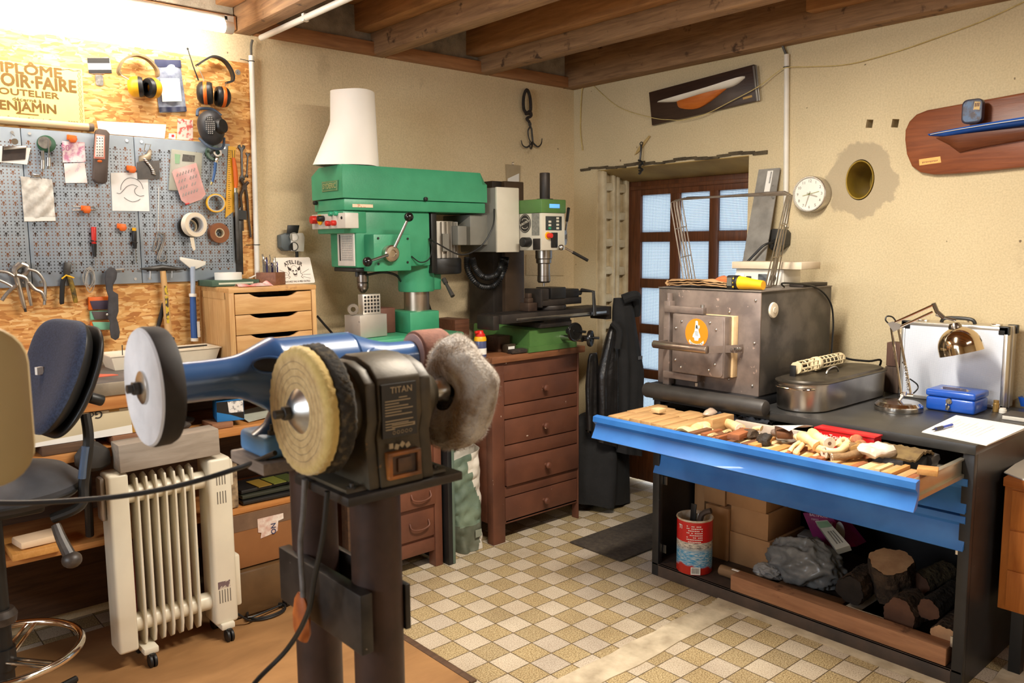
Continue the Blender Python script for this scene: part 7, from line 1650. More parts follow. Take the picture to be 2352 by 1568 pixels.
# antler slab left, film bag, mesh bag, bark
t2=thing('plastic_film','crumpled grey plastic film at the back of the open drawer','film',zt(1680,965,ZD))
p=zt(1690,962,ZD+.03);b=MB();b.surf(lambda u,v:Vector((p.x-.09+.16*v,p.y+.14-.30*u,ZD+.035+.022*noise.noise(Vector((u*9,v*6,1)))+.012*noise.noise(Vector((u*21,v*17,4))))),34,18,.001);b.build('film',pm('grey_film',lin(176,176,180),lin(112,112,116),scale=16,rough=.2),t2)
p=zt(1640,950,ZD+.04);b=MB();b.surf(lambda u,v:Vector((p.x+.06+.08*v,p.y+.10-.22*u,ZD+.040+.02*noise.noise(Vector((u*8+5,v*6,3)))*math.sin(PI*u)**.3)),30,14,.002);b.clampz(ZD+.002,.857);b.build('black_mesh_cloth',pm('black_white_mesh',lin(32,30,32),lin(120,118,118),scale=70,rough=.6,lo=.5,hi=.62),loc=p,label='black patterned cloth at the very back of the open drawer',cat='cloth')
p=zt(1610,995,ZD+.04);b=MB();b.surf(lambda u,v:Vector((p.x-.05+.14*v,p.y+.09-.17*u,ZD+.045+.012*math.sin(7*u)+.008*math.sin(9*v))),18,10,.010);b.jitter(.004,30,8);b.build('antler_slab',pm('pale_antler_plate',lin(226,200,150),lin(196,166,116),scale=10,rough=.6),loc=p,label='wavy pale antler plate beside the dark walnut slabs',cat='antler')
p=zt(1600,968,ZD+.03);b=MB();b.sph((p.x+.02,p.y-.05,ZD+.075),(.04,.03,.02),16,10);b.jitter(.010,30,3).clampz(ZD+.06);b.build('clear_bag',pm('hazy_bag',lin(190,170,148),lin(150,128,112),scale=20,rough=.25),loc=p,label='small hazy plastic bag between the oak blocks and the antler plate',cat='bag')
p=zt(2005,1065,ZD+.03);b=MB();b.sph((p.x+.02,p.y,ZD+.075),(.07,.06,.022),18,10);b.jitter(.016,28,6).clampz(ZD+.0585);b.build('clear_bag',pm('hazy_white_bag',lin(226,212,194),lin(190,174,156),scale=20,rough=.25),loc=p,label='hazy white plastic bag right of the antler sticks',cat='bag')
p=zt(2068,1058,ZD+.04);b=MB();b.surf(lambda u,v:Vector((p.x-.05+.16*v,p.y+.10-.17*u,ZD+.062+.02*math.sin(PI*v)+.008*noise.noise(Vector((u*12,v*9,0))))),20,12,.008);b.build('bark_strip',pm('olive_bark',lin(120,98,58),lin(86,66,40),scale=18,rough=.9,bmp=.6),loc=p,label='curved strip of olive brown bark behind the tall honey block',cat='bark')
p=zt(2125,1062,ZD+.05);b=MB();b.box((p.x+.03,p.y+.045,ZD+.027),(.10,.06,.05),Rz(12),.004);b.build('black_block',pm('matt_black_block',lin(34,33,34),rough=.85),loc=p,label='matt black block near the right side of the open drawer',cat='block')
p=zt(2060,1035,ZD+.06);b=MB();b.sph((p.x-.03,p.y,ZD+.028),(.045,.08,.034),22,14);b.jitter(.014,22,9).clampz(ZD+.001,.858);b.build('grey_bag',pm('silver_grey_film',lin(170,168,168),lin(106,104,104),scale=14,rough=.25),loc=p,label='crumpled silver grey bag at the back right of the open drawer',cat='bag')
p=zt(2108,1038,ZD+.06);b=MB();b.loft([[(p.x-.01+.07*s_,p.y-.035+.03*math.cos(a*PI/4)*r_,ZD+.035+.028*math.sin(a*PI/4)*r_)for a in range(8)]for s_,r_ in((0,.6),(.4,1),(1,.7))]);b.jitter(.008,30,2).clampz(ZD+.002,.858);b.build('dark_bag',pm('smoke_grey_film',lin(84,80,78),lin(60,57,56),scale=12,rough=.3),loc=p,label='smoke grey bag beside the silver grey one in the drawer',cat='bag')
ya_b=xp(1871,985,2.93).y+.01;b=MB();b.bx(2.955,2.97,ya_b,1.93,ZD+.001,ZD+.052,.002);b.build('white_batten',pm('off_white_batten',lin(206,192,178),lin(186,172,158),scale=4,rough=.7),loc=(2.96,1.5,ZD),label='long off-white batten along the back of the open drawer',cat='batten')
# red tin
t2=thing('red_tin','red tin box with white lettering standing at the back of the open drawer','tin',zt(1930,1010,ZD))
b=MB();ya,yb=xp(1871,985,2.93).y,xp(2008,1015,2.93).y
b.bx(2.93,2.99,yb,ya,ZD+.001,ZD+.088,.003);b.build('box',pm('bright_red_tin',lin(200,26,32),lin(180,20,28),rough=.3),t2)
b=MB();b.bx(2.927,2.994,yb-.003,ya+.003,ZD+.080,ZD+.0865,.002);b.build('lid_rim',pm('bright_red_tin',lin(200,26,32)),t2)
b=MB();b.text('Chez TrauMad',(2.9285,ya-.075,ZD+.060),-Y_,Z_,.021,.0005,bold=.02);b.build('lettering',M_PAPER,t2)
# ---------------- kiln and what stands on it
M_KILN=pm('heat_stained_steel',lin(150,134,124),lin(106,94,88),scale=6,rough=.42,metal=.35,speck=lin(170,148,136),spscale=28,spcut=.7)
M_KSIDE=pm('darker_body_steel',lin(98,91,84),lin(66,62,58),scale=7,rough=.5,metal=.3,lo=.4,hi=.6)  # body steel, darker than the front plate
KX0,KX1,KY0,KY1,KZ0,KZ1=3.06,3.66,1.884,2.425,.945,1.394
t=thing('kiln','steel box kiln with hinged front door and orange round sticker on the black cabinet','kiln',(3.36,2.15,DZT))
b=MB();b.bx(KX0+.004,KX1,KY0,KY1,KZ0,KZ1,.004);b.build('body',M_KSIDE,t)
b=MB();b.bx(KX0-.004,KX0+.004,KY0,KY1,KZ0,KZ1-.004,.002);fp=b.build('front_plate',M_KILN,t)
b=MB();b.bx(KX0-.008,KX1,KY0-.003,KY1+.003,KZ1-.002,KZ1+.003,.001);b.build('top_sheet',pm('dusty_grey_sheet',lin(132,122,112),lin(104,96,88),scale=8,rough=.5,metal=.3),t)
for px,py in((1541,684),(1736,690),(1733,788),(1728,886),(1676,716),(1674,870)):
 b=MB();q=xp(px,py,KX0-.004);b.sph(q,.0065,10,6);b.build('bolt',M_STEEL,fp)
b=MB();b.bx(3.0,3.70,1.886,2.44,DZT+.001,KZ0,.004);b.build('stand',M_BSTEEL,t)
b=MB();b.cyl((2.984,1.80,.915),(2.984,2.44,.915),.036,seg=28,bev=.012);b.build('front_roll',pm('black_padded_roll',lin(58,54,51),lin(40,38,36),scale=9,rough=.5),t)
ZK=KZ1+.0035
# door assembly
def kd(px,py,x):return xp(px,py,x)
xd0=2.965
q=[kd(1546,722,xd0),kd(1663,729,xd0),kd(1659,866,xd0),kd(1545,852,xd0)]
ya,yb,z1,z0=q[0].y,q[1].y,q[0].z,q[3].z
b=MB();c_=((ya+yb)/2,(z0+z1)/2);b.prism([(x,z)for x,z in rrect(abs(ya-yb),z1-z0,.018)],(xd0+.002,c_[0],c_[1]),-Y_,Z_,.004,.001);b.bx(xd0+.002,xd0+.055,yb-.004,ya+.004,z0-.004,z1+.004,.004);dr=b.build('door',M_KILN,t)
b=MB();b.bx(xd0+.055,KX0-.004,yb-.012,ya-.006,z0-.004,z1+.004,.002);b.build('firebrick',pm('cream_firebrick',lin(226,196,150),lin(206,174,128),scale=20,rough=.9),dr)
for px,py in((1566,738),(1553,753),(1631,741),(1645,757),(1551,826),(1564,843),(1642,837),(1628,850)):
 b=MB();qq=kd(px,py,xd0-.002);b.sph(qq,.006,10,6);b.build('bolt',M_STEEL,dr)
sc_=kd(1600,765,xd0-.0025);r=(kd(1574,765,xd0-.0025)-kd(1626,765,xd0-.0025)).length/2
b=MB();b.prism(circ(r,40,ry=r*1.07),sc_,-Y_,Z_,.0008);sk=b.build('sticker',pm('orange_sticker',lin(240,138,24),lin(232,128,18),rough=.5),dr)
b=MB();e_=sc_-X_*.0009
b.prism([(x*r,y*r)for x,y in((0,.92),(.10,.88),(.12,.7),(.14,.4),(.2,.1),(.32,-.15),(.34,-.3),(.2,-.35),(.16,-.55),(-.16,-.55),(-.2,-.35),(-.34,-.3),(-.3,-.1),(-.18,.1),(-.13,.4),(-.1,.7),(-.1,.88))],e_,-Y_,Z_,.0005)
b.prism([(x*r,y*r)for x,y in((-.6,-.5),(-.5,-.62),(-.3,-.75),(0,-.8),(.3,-.75),(.5,-.62),(.6,-.5),(.66,-.66),(.48,-.9),(.2,-1.0),(-.2,-1.0),(-.48,-.9),(-.66,-.66))],e_,-Y_,Z_,.0005)
b.prism([(x*r,y*r)for x,y in((.1,.55),(.24,.6),(.28,.45),(.2,.3),(.1,.3))],e_,-Y_,Z_,.0005);b.build('white_figure_print',pm('pale_sticker_print',lin(232,232,222),lin(216,218,212),scale=60,rough=.6),sk)
b=MB();e2=e_-X_*.0006
b.prism([(x*r,y*r)for x,y in((-.05,.6),(.06,.6),(.08,.35),(-.07,.35))],e2,-Y_,Z_,.0003)
for i in range(4):b.bx(e2.x-.0003,e2.x,e2.y-.14*r,e2.y+.14*r,e2.z+(.1-.09*i)*r,e2.z+(.12-.09*i)*r)
for i,ch in enumerate('COUK·COUK'):
 a=(i-4)*.16;b.text(ch,e2+(-Y_)*(math.sin(a)*r*.85)+Z_*(-.1*r-math.cos(a)*r*.78),(-Y_)*math.cos(a)+Z_*math.sin(a),Z_*math.cos(a)+Y_*math.sin(a),r*.17,.0003,bold=.02)
b.build('dark_print',pm('navy_print',lin(40,52,74),rough=.6),sk)
# hinge post, arms, handle
yh=kd(1528,720,2.99).y
b=MB();b.bx(3.0,3.04,yh-.018,yh+.018,kd(1528,880,3.02).z,kd(1528,690,3.02).z,.003);hp_=b.build('hinge_post',M_KILN,t)
b=MB();b.cyl((3.02,yh,kd(1528,880,3.02).z-.01),(3.02,yh,kd(1525,672,3.02).z),.016,seg=16);b.build('hinge_pin',M_KILN,hp_)
for pa,pb in(((1530,706),(1619,717)),((1527,855),(1605,872))):
 b=MB();a,c_=kd(*pa,3.0),kd(*pb,3.0);b.box((a+c_)/2,(.028,(a-c_).length,.030),Rx(0),.003);b.build('hinge_arm',M_KILN,hp_)
 b=MB();e3=c_+Vector((0,.012,0));b.cyl(e3+Z_*.015,e3+Z_*.032,.009,seg=12);b.cyl(e3-Z_*.015,e3-Z_*.03,.009,seg=12);b.build('hinge_bolt',M_STEEL,hp_)
ha,hb_=kd(1502,790,2.90),kd(1625,800,2.90)
b=MB();b.cyl((2.90,ha.y,ha.z),(2.90,hb_.y,ha.z),.018,seg=20,bev=.002);b.build('handle_bar',pm('worn_brown_steel',(.42,.34,.28),(.30,.24,.20),scale=12,rough=.3,metal=.9),dr)
b=MB();hz=ha.z;q0=Vector((2.905,hb_.y-.004,hz));q1=Vector((2.985,yb-.01,hz));q2=Vector((KX0-.008,kd(1710,800,KX0).y,kd(1710,800,KX0).z))
b.loft([[q0-Z_*.015,q0+Z_*.015,q0+Z_*.015+X_*.004,q0-Z_*.015+X_*.004],[q1-Z_*.016,q1+Z_*.016,q1+Z_*.016+X_*.004,q1-Z_*.016+X_*.004],[q2-Z_*.019-X_*.012,q2+Z_*.019-X_*.012,q2+Z_*.019-X_*.006,q2-Z_*.019-X_*.006]]);b.bx(2.90,2.985,ha.y-.012,ha.y-.006,hz-.014,hz+.014);b.build('handle_bracket',M_KILN,dr)
for f in(.35,.6,.75,.88):
 b=MB();p=q1+(q2-q1)*f-X_*.006;b.cyl(p,p-X_*.010,.0065,seg=10);b.build('bolt',M_STEEL,dr)
b=MB();p=kd(1536,815,3.03);b.box(p,(.02,.028,.06),None,.004);b.build('blue_switch',pm('sky_blue_plastic',lin(70,130,200),rough=.4),t)
b=MB();p=kd(1531,840,3.03);b.cyl(p+Z_*.02,p-Z_*.045,.010,seg=12);b.build('limit_switch',M_BLACK,t)
p=yp(1775,712,KY0)
b=MB();b.lathe([(0,.012),(.012,.012),(.014,.010),(.032,.008),(.034,.003),(.034,0)],p,(0,-1,0),28);b.build('peephole_plug',pm('cream_ceramic',lin(236,222,196),rough=.6),t)
b=MB();b.tube(cr([(3.30,1.92,ZK+.006),yp(1800,650,1.90),yp(1870,658,KY0-.006),yp(1905,690,KY0-.008),yp(1914,740,KY0-.008),yp(1910,830,KY0-.008),yp(1925,850,KY0-.015)],6),.0042,7);b.build('side_lead',M_BLACK,t)
# rag, thermometer, control box, racks on the kiln
t=thing('folded_rag','folded beige cloth lying on the front left of the kiln top','cloth',(3.14,2.3,ZK))
b=MB();ya,yb=xp(1543,655,3.1).y,xp(1682,655,3.1).y
for k in range(3):
 b.surf(lambda u,v,k=k:Vector((3.075+.15*v,ya+.006*k+(yb-ya)*u*(1-.03*k),ZK+.010+.010*k+.006*math.sin(9*u+k)*math.sin(PI*v)+.008*math.sin(PI*u)*(1-v)+.006*noise.noise(Vector((u*9,v*5,k))))),26,8,.004)
b.tube([(3.075,ya+.002,ZK+.008),(3.07,ya+.010,ZK+.018),(3.075,ya+.002,ZK+.03)],.006,8);b.clampz(ZK+.0008);b.build('cloth',pm('beige_brown_cloth',lin(176,140,98),lin(140,106,70),scale=12,rough=.95,bmp=.4,bscale=120),t)
b=MB();p=xp(1665,647,3.16);b.sph((p.x,p.y,ZK+.03),(.03,.05,.024),14,8);b.jitter(.012,30,5);b.build('orange_fold',pm('rust_cloth',lin(186,106,58),lin(160,84,44),rough=.95),t)
t=thing('thermometer_gun','yellow handheld thermometer with black screen end on the kiln top','thermometer',(3.1,2.0,ZK))
p0,p1,p2_=xp(1684,650,3.085),xp(1700,650,3.085),xp(1752,655,3.085);p0.z=p1.z=ZK+.030;p2_.z=ZK+.024
d=(p2_-p0).normalized();yl=Vector((0,-1,0))
b=MB();b.box((3.09,p0.y+.004,ZK+.031),(.045,.040,.060),Ry(0),.006);b.build('screen_head',M_BLACK,t)
b=MB();b.bx(3.066,3.0685,p0.y-.004,p0.y+.020,ZK+.016,ZK+.052);b.build('screen',pm('grey_screen',lin(96,98,92),rough=.3),t)
b=MB();b.cyl((3.09,p0.y-.014,ZK+.031),(3.09,p0.y-.03,ZK+.031),.031,seg=24,bev=.004);b.build('collar',M_BLACK,t)
b=MB();b.loft([[(3.09+w_*math.cos(a*PI/6),y,ZK+.0305-dz+h_*math.sin(a*PI/6))for a in range(12)]for y,w_,h_,dz in((p0.y-.03,.028,.029,0),(p0.y-.06,.026,.027,.002),(p0.y-.10,.022,.022,.005),(p2_.y,.020,.020,.008))]);b.build('handle',M_YELLOW,t)
for k in range(5):
 b=MB();b.sph((3.066+.0005*k,p0.y-.012-.005*(k%2),ZK+.012+.009*k),.0042,8,6);b.build('button',M_YELLOW,t)
t=thing('control_box','white control box with dial and switches standing at the back of the kiln top','control box',(3.58,2.05,ZK))
b=MB();ya,yb=xp(1690,640,3.50).y,xp(1800,640,3.50).y;zt3=xp(1740,618,3.50).z
b.bx(3.50,3.655,yb,ya,ZK,zt3,.004);b.build('box',M_WHITE,t)
b=MB();b.bx(3.48,3.655,yb-.10,ya+.012,zt3+.002,zt3+.036,.003);b.build('lid_board',pm('cream_board',lin(222,206,180),lin(208,190,162),rough=.6),t)
b=MB();q=xp(1700,636,3.498);b.prism(rrect(.05,.038,.006),q,-Y_,Z_,.006,.001);b.build('dial_plate',pm('white_dial',lin(236,236,236),rough=.4),t)
b=MB();q=xp(1700,641,3.494);b.cyl(q,q-X_*.02,.013,.011,seg=16);b.build('dial',pm('brown_dial',lin(110,76,56),rough=.4),t)
for px,w_,h_ in((1720,.026,.03),(1752,.046,.05)):
 b=MB();q=xp(px,641,3.499);b.box(q,(.012,w_,h_),None,.002);b.build('switch',M_BLACK if px<1740 else pm('grey_display',lin(96,100,104),lin(58,62,66),scale=60,rough=.3),t)
b=MB();q=xp(1777,638,3.499);b.cyl(q,q-X_*.012,.014,seg=16);b.build('knob',M_BLACK,t)
M_WIRE=pm('heat_tinted_wire',(.48,.42,.35),(.32,.28,.23),scale=20,rough=.35,metal=.9)
for g,nm in((0,'front'),(1,'rear')):
 t=thing('wire_rack',['front bent wire rack standing on the kiln top','rear bent wire rack standing on the kiln top'][g],'rack',(3.2+.15*g,2.1,ZK),'wire racks on the kiln')
 for k in range(3):
  X0=3.245+.13*g+.04*k;b=MB()
  dx=7*k+g*12
  top_l,top_r=xp(1541+dx*1.0,466-2*k-g*3,X0),xp(1808+dx*.6-g*4,445+3*k-g*2,X0)
  bl,br=xp(1572+dx,650,X0),xp(1757+dx,662,X0);bl.z=br.z=ZK+.004
  tl2=top_l+(top_r-top_l)*.05+Z_*.012;tr2=top_r+(top_l-top_r)*.03+Z_*.008
  b.tube([bl,top_l-Z_*.012+(bl-top_l)*.02,top_l,tl2,tr2,top_r,top_r+(br-top_r)*.05,br],.0032,7);b.build('wire_frame',M_WIRE,t)
 for f in(0.0,.33,.68):
  for side in(0,1):
   b=MB();pts=[]
   for k in(0,2):
    X0=3.245+.13*g+.04*k;dx=7*k+g*12
    a=xp((1572+dx)if side==0 else(1757+dx),650 if side==0 else 662,X0);a.z=ZK+.004
    c_=xp(1541+dx,466-2*k-g*3,X0)if side==0 else xp(1808+dx*.6-g*4,445+3*k-g*2,X0);pts.append(a+(c_-a)*f)
   b.tube(pts,.003,7);b.build('tie_wire',M_WIRE,t)
t=thing('flat_file_box','flat dark metal plate lying at the back right of the kiln top','plate',(3.5,1.93,ZK))
b=MB();b.bx(3.42,3.64,1.895,1.965,ZK+.0005,ZK+.016,.002);b.build('plate',M_MDARK,t)
# ---------------- along the top of the cabinet
ZT=DZT+.0006
t=thing('fish_kettle','long oval steel pan with dark lid beside the kiln','pan',(3.43,1.745,ZT))
def oval(cx,cy,a,c_,z,n=4):
 out=[];r=c_
 for i in range(13):q=-PI/2+PI*i/12;out.append((cx+a-r+r*math.cos(q),cy+r*math.sin(q),z))
 for i in range(13):q=PI/2+PI*i/12;out.append((cx-a+r+r*math.cos(q),cy+r*math.sin(q),z))
 return out
PC,PA,PB=(3.425,1.742),.352,.112
b=MB();b.loft([oval(*PC,PA-.006,PB-.006,ZT),oval(*PC,PA,PB,ZT+.006),oval(*PC,PA+.002,PB+.002,ZT+.112),oval(*PC,PA+.008,PB+.008,ZT+.114),oval(*PC,PA+.008,PB+.008,ZT+.118)]);b.build('pan',pm('smoky_stainless',(.50,.46,.41),(.32,.29,.26),scale=4,rough=.28,metal=1),t)
b=MB();b.loft([oval(*PC,PA+.010,PB+.010,ZT+.1185),oval(*PC,PA+.010,PB+.010,ZT+.122),oval(*PC,PA-.006,PB-.006,ZT+.124),oval(*PC,PA-.012,PB-.012,ZT+.131)]);ld=b.build('lid',pm('burnt_steel_lid',lin(88,80,70),lin(58,53,47),scale=7,rough=.42,metal=.6),t)
hx=PC[0]-PA
b=MB();b.tube(cr([(hx+.035,PC[1]-.085,ZT+.10),(hx-.004,PC[1]-.062,ZT+.10),(hx-.018,PC[1],ZT+.10),(hx-.004,PC[1]+.062,ZT+.10),(hx+.035,PC[1]+.085,ZT+.10)],5),.0045,8);b.build('end_handle',M_CHROME,t)
b=MB();b.tube(cr([(3.34,1.73,ZT+.132),(3.36,1.73,ZT+.15),(3.42,1.73,ZT+.155),(3.45,1.73,ZT+.133)],5),.004,8);b.build('lid_handle',M_STEEL,ld)
b=MB();b.bx(3.178,3.186,1.785,1.812,ZT+.130,ZT+.178,.002);b.build('black_clip',M_BLACK,ld)
t=thing('inspection_cage','cream caged hand lamp lying across the pan lid','hand lamp',(3.4,1.76,ZT+.133))
M_CREAM=pm('cream_plastic',lin(232,216,178),lin(214,196,156),rough=.45)
c0,c1=Vector((3.20,1.795,ZT+.165)),Vector((3.60,1.800,ZT+.168));d=(c1-c0).normalized();u_,v_=frame_for(d)
b=MB();b.cyl(c0,c0+(c1-c0)*.03,.026,seg=18);b.cyl(c0+(c1-c0)*.40,c0+(c1-c0)*.47,.031,seg=20,bev=.002);b.cyl(c1-(c1-c0)*.04,c1,.027,seg=18)
for f in(.14,.25,.56,.65,.74,.83):b.tube([c0+(c1-c0)*f+.026*(u_*math.cos(i*PI/9)+v_*math.sin(i*PI/9))for i in range(18)],.0026,6,closed=True)
for i in range(8):a=i*PI/4;b.tube([c0+(c1-c0)*.02+.026*(u_*math.cos(a)+v_*math.sin(a)),c1-(c1-c0)*.02+.026*(u_*math.cos(a)+v_*math.sin(a))],.0028,6)
b.build('cage',M_CREAM,t)
b=MB();b.cyl(c0+(c1-c0)*.5,c0+(c1-c0)*.92,.014,seg=14);b.build('bulb_tube',pm('dark_glass',lin(60,52,46),rough=.15),t)
b=MB();b.tube(cr([c1,c1+Vector((.03,0,.0)),c1+Vector((.06,-.03,-.01)),(3.72,1.72,ZT+.15),(3.80,1.70,ZT+.145),(3.83,1.75,ZT+.05)],5),.005,8);b.build('lead',M_BLACK,t)
# timber block
p=zt(2040,905,ZT)
b=MB();b.box((3.832,1.646,ZT+.062),(.072,.066,.122),Rz(0),.003);b.build('timber_block',wood('dark_end_grain',lin(64,50,42),lin(92,74,62),2,5,.8),loc=(3.775,1.625,ZT),label='lower dark timber block between pan and desk lamp',cat='timber block')
b=MB();b.box((3.834,1.647,ZT+.180),(.068,.062,.11),Rz(2),.003);b.build('timber_block',wood('red_brown_end_grain',lin(80,56,46),lin(110,80,66),2,5,.8),loc=(3.78,1.62,ZT+.125),label='upper dark timber block stacked behind the desk lamp',cat='timber block')
# desk lamp
LB=zt(2076,932,ZT);LB=Vector((3.435,1.455,ZT));ld_=(LB-CAM).dot(_f)
def dp(px,py,d):return CAM+ray(px,py)*d
t=thing('desk_lamp','polished spring arm desk lamp with domed shade and round base','lamp',LB)
b=MB();b.lathe([(0,.0),(.092,0),(.095,.006),(.093,.022),(.080,.034),(.02,.038),(0,.038)],LB,Z_,44);b.build('base',M_CHROME,t)
D0=ld_
stem=LB+Z_*.038;kn=dp(2045,742,D0+.02);el=dp(2146,702,D0-.02);hd2=dp(2182,738,D0-.04)
stp=dp(2076,905,D0)
b=MB();b.cyl(stem,stp,.007,seg=12);b.cyl(stp-Z_*.004,stp+Z_*.012,.011,seg=12);b.build('stem',M_CHROME,t)
for off,a,c_ in((0,dp(2070,905,D0),dp(2047,752,D0+.02)),(1,dp(2092,905,D0),dp(2064,756,D0+.02))):
 b=MB();b.cyl(a,c_,.0052,seg=10);b.build('lower_arm',M_CHROME,t)
b=MB();a,c_=dp(2080,840,D0),dp(2087,895,D0)
b.tube([a+(c_-a)*(i/60)+.006*(X_*math.cos(i*1.1)+Y_*math.sin(i*1.1))for i in range(61)],.0016,5);b.build('spring',M_STEEL,t)
b=MB();b.cyl(dp(2066,905,D0),dp(2096,907,D0),.006,seg=10);b.cyl(dp(2073,832,D0+.01),dp(2080,834,D0+.01),.004,seg=8);b.build('link',M_CHROME,t)
for a,c_ in((dp(2047,744,D0+.02),dp(2144,700,D0-.02)),(dp(2060,754,D0+.02),dp(2142,716,D0-.02))):
 b=MB();b.cyl(a,c_,.0052,seg=10);b.build('upper_arm',M_CHROME,t)
b=MB();b.loft([[dp(2038,742,D0+.025),dp(2050,738,D0+.025),dp(2080,748,D0+.025),dp(2052,762,D0+.025)],[dp(2038,742,D0+.012),dp(2050,738,D0+.012),dp(2080,748,D0+.012),dp(2052,762,D0+.012)]]);b.build('knuckle',pm('dark_chrome',(.34,.30,.26),(.24,.21,.18),rough=.25,metal=1),t)
b=MB();b.tube(cr([dp(2040,742,D0+.02),dp(2034,734,D0+.02),dp(2038,726,D0+.02),dp(2050,728,D0+.02),dp(2058,738,D0+.02)],5),.0032,7);b.tube(cr([dp(2090,870,D0+.01),dp(2106,882,D0+.02),dp(2108,892,D0+.02),dp(2098,903,D0+.01)],5),.003,7);b.build('lamp_lead',M_BLACK,t)
b=MB();b.tube([dp(2144,696,D0-.02),dp(2152,715,D0-.025),dp(2168,730,D0-.035)],.009,10);b.tube([dp(2150,722,D0-.025),dp(2166,728,D0-.03),dp(2196,736,D0-.05)],.006,8);b.build('elbow',pm('dark_chrome',(.34,.30,.26)),t)
SC=dp(2204,790,D0-.05);r=47/FPX*(D0-.05);ax=(_up*1.0+_rt*(-.22)-_f*(-.08)).normalized()
prof=[(0,r*.98),(r*.12,r*.97)]+[(r*math.cos(a),r*math.sin(a)*.98)for a in[math.radians(84-9*i)for i in range(12)]]+[(r*1.0,-r*.32),(r*.97,-r*.32)]
prof=[(.0,r*1.0),(r*.28,r*.97)]+[(r*math.cos(math.radians(a)),r*math.sin(math.radians(a)))for a in range(70,-1,-10)]+[(r*1.01,-r*.30),(r*.985,-r*.30),(r*.97,0),(r*.66,r*.70),(0,r*.95)]
b=MB();b.lathe(prof,SC-ax*r*.15,ax,44);b.build('shade',pm('warm_polished_steel',(.70,.58,.42),(.64,.53,.39),rough=.10,metal=1),t)
b=MB();b.lathe([(r*.30,r*.82),(r*.30,r*1.05),(r*.22,r*1.2),(0,r*1.2)],SC-ax*r*.15,ax,20);b.build('socket',pm('dark_chrome',(.34,.30,.26)),t)
# aluminium case
t=thing('aluminium_case','upright silver case with dotted face and black corners against the wall','case',(3.81,1.42,ZT))
ya,yb=xp(2068,830,3.745).y,xp(2312,830,3.745).y;zt4=xp(2190,744,3.745).z
b=MB();b.bx(3.75,3.865,yb+.004,ya-.004,ZT,zt4,.003);b.build('shell',pm('silver_sheet',(.62,.57,.48),(.52,.48,.40),scale=4,rough=.35,metal=.7),t)
def mat_dots():
 m,nt,b_=_nodes('dotted_aluminium');v=coords(nt,(1,1,1));vo=nt.nodes.new('ShaderNodeTexVoronoi');vo.inputs['Scale'].default_value=240;vo.inputs['Randomness'].default_value=.1
 nt.links.new(v,vo.inputs['Vector']);col=ramp(nt,vo.outputs['Distance'],[(.2,lin(232,236,244)),(.5,lin(204,210,222))]);nt.links.new(col,b_.inputs['Base Color']);b_.inputs['Roughness'].default_value=.4;bump(nt,b_,vo.outputs['Distance'],.2,.001);return m
b=MB();b.bx(3.744,3.75,yb+.016,ya-.016,ZT+.014,zt4-.014,.001);b.build('face_panel',mat_dots(),t)
b=MB()
for z in(ZT+.001,zt4-.016):b.bx(3.742,3.752,yb,ya,z,z+.015,.002)
for y in(yb,ya-.015):b.bx(3.742,3.752,y,y+.015,ZT+.001,zt4,.002)
b.bx(3.80,3.806,yb-.002,yb+.002,ZT,zt4);b.build('edge_profile',pm('bright_profile',(.74,.72,.68),rough=.3,metal=.8),t)
for x in(3.742,3.845):
 for y in(yb-.003,)if x>3.8 else(yb-.003,ya-.037):
  b=MB();b.bx(x,x+.024,y,y+.04,zt4-.034,zt4+.003,.004);b.build('corner',M_BLACK,t)
for px in(2120,2288):
 b=MB();q=xp(px,742,3.79);b.bx(3.78,3.81,q.y-.02,q.y+.02,zt4,zt4+.008,.002);b.build('latch',M_CHROME,t)
b=MB();q0,q1=xp(2162,742,3.80).y,xp(2240,742,3.80).y;b.tube(cr([(3.80,q0,zt4),(3.80,q0-.02,zt4+.02),(3.80,q1+.02,zt4+.02),(3.80,q1,zt4)],4),.008,8);b.build('handle',M_BLACK,t)
# cash box
t=thing('cash_box','blue metal cash box with key in its lock beside the desk lamp','cash box',(3.6,1.29,ZT))
M_CASH=pm('deep_blue_enamel',lin(30,88,190),lin(22,74,168),scale=4,rough=.3,coat=.3,speck=lin(120,150,200),spscale=60,spcut=.76)
cx0,cx1,cy0,cy1=3.53,3.68,1.195,1.385
b=MB();b.bx(cx0,cx1,cy0,cy1,ZT,ZT+.058,.010,3);b.build('body',M_CASH,t)
b=MB();b.bx(cx0-.002,cx1+.002,cy0-.002,cy1+.002,ZT+.059,ZT+.088,.009,3);b.build('lid',M_CASH,t)
b=MB();b.tube([(3.59,1.335,ZT+.088),(3.575,1.335,ZT+.093),(3.575,1.245,ZT+.093),(3.59,1.245,ZT+.088)],.004,8);b.bx(3.565,3.605,1.235,1.345,ZT+.0875,ZT+.089);b.build('handle',M_CHROME,t)
q=xp(2180,921,cx0)
b=MB();b.cyl(q+X_*.004,q-X_*.005,.012,seg=20);b.build('lock',M_CHROME,t)
b=MB();b.bx(q.x-.022,q.x-.004,q.y-.0012,q.y+.0012,q.z-.004,q.z+.004);b.cyl((q.x-.022,q.y-.0015,q.z-.014),(q.x-.022,q.y+.0015,q.z-.014),.010,seg=16);b.box((q.x-.014,q.y,q.z-.026),(.004,.014,.02),Rx(15),.002);b.build('keys',pm('old_brass_keys',(.40,.34,.24),(.3,.26,.2),rough=.35,metal=1),t)
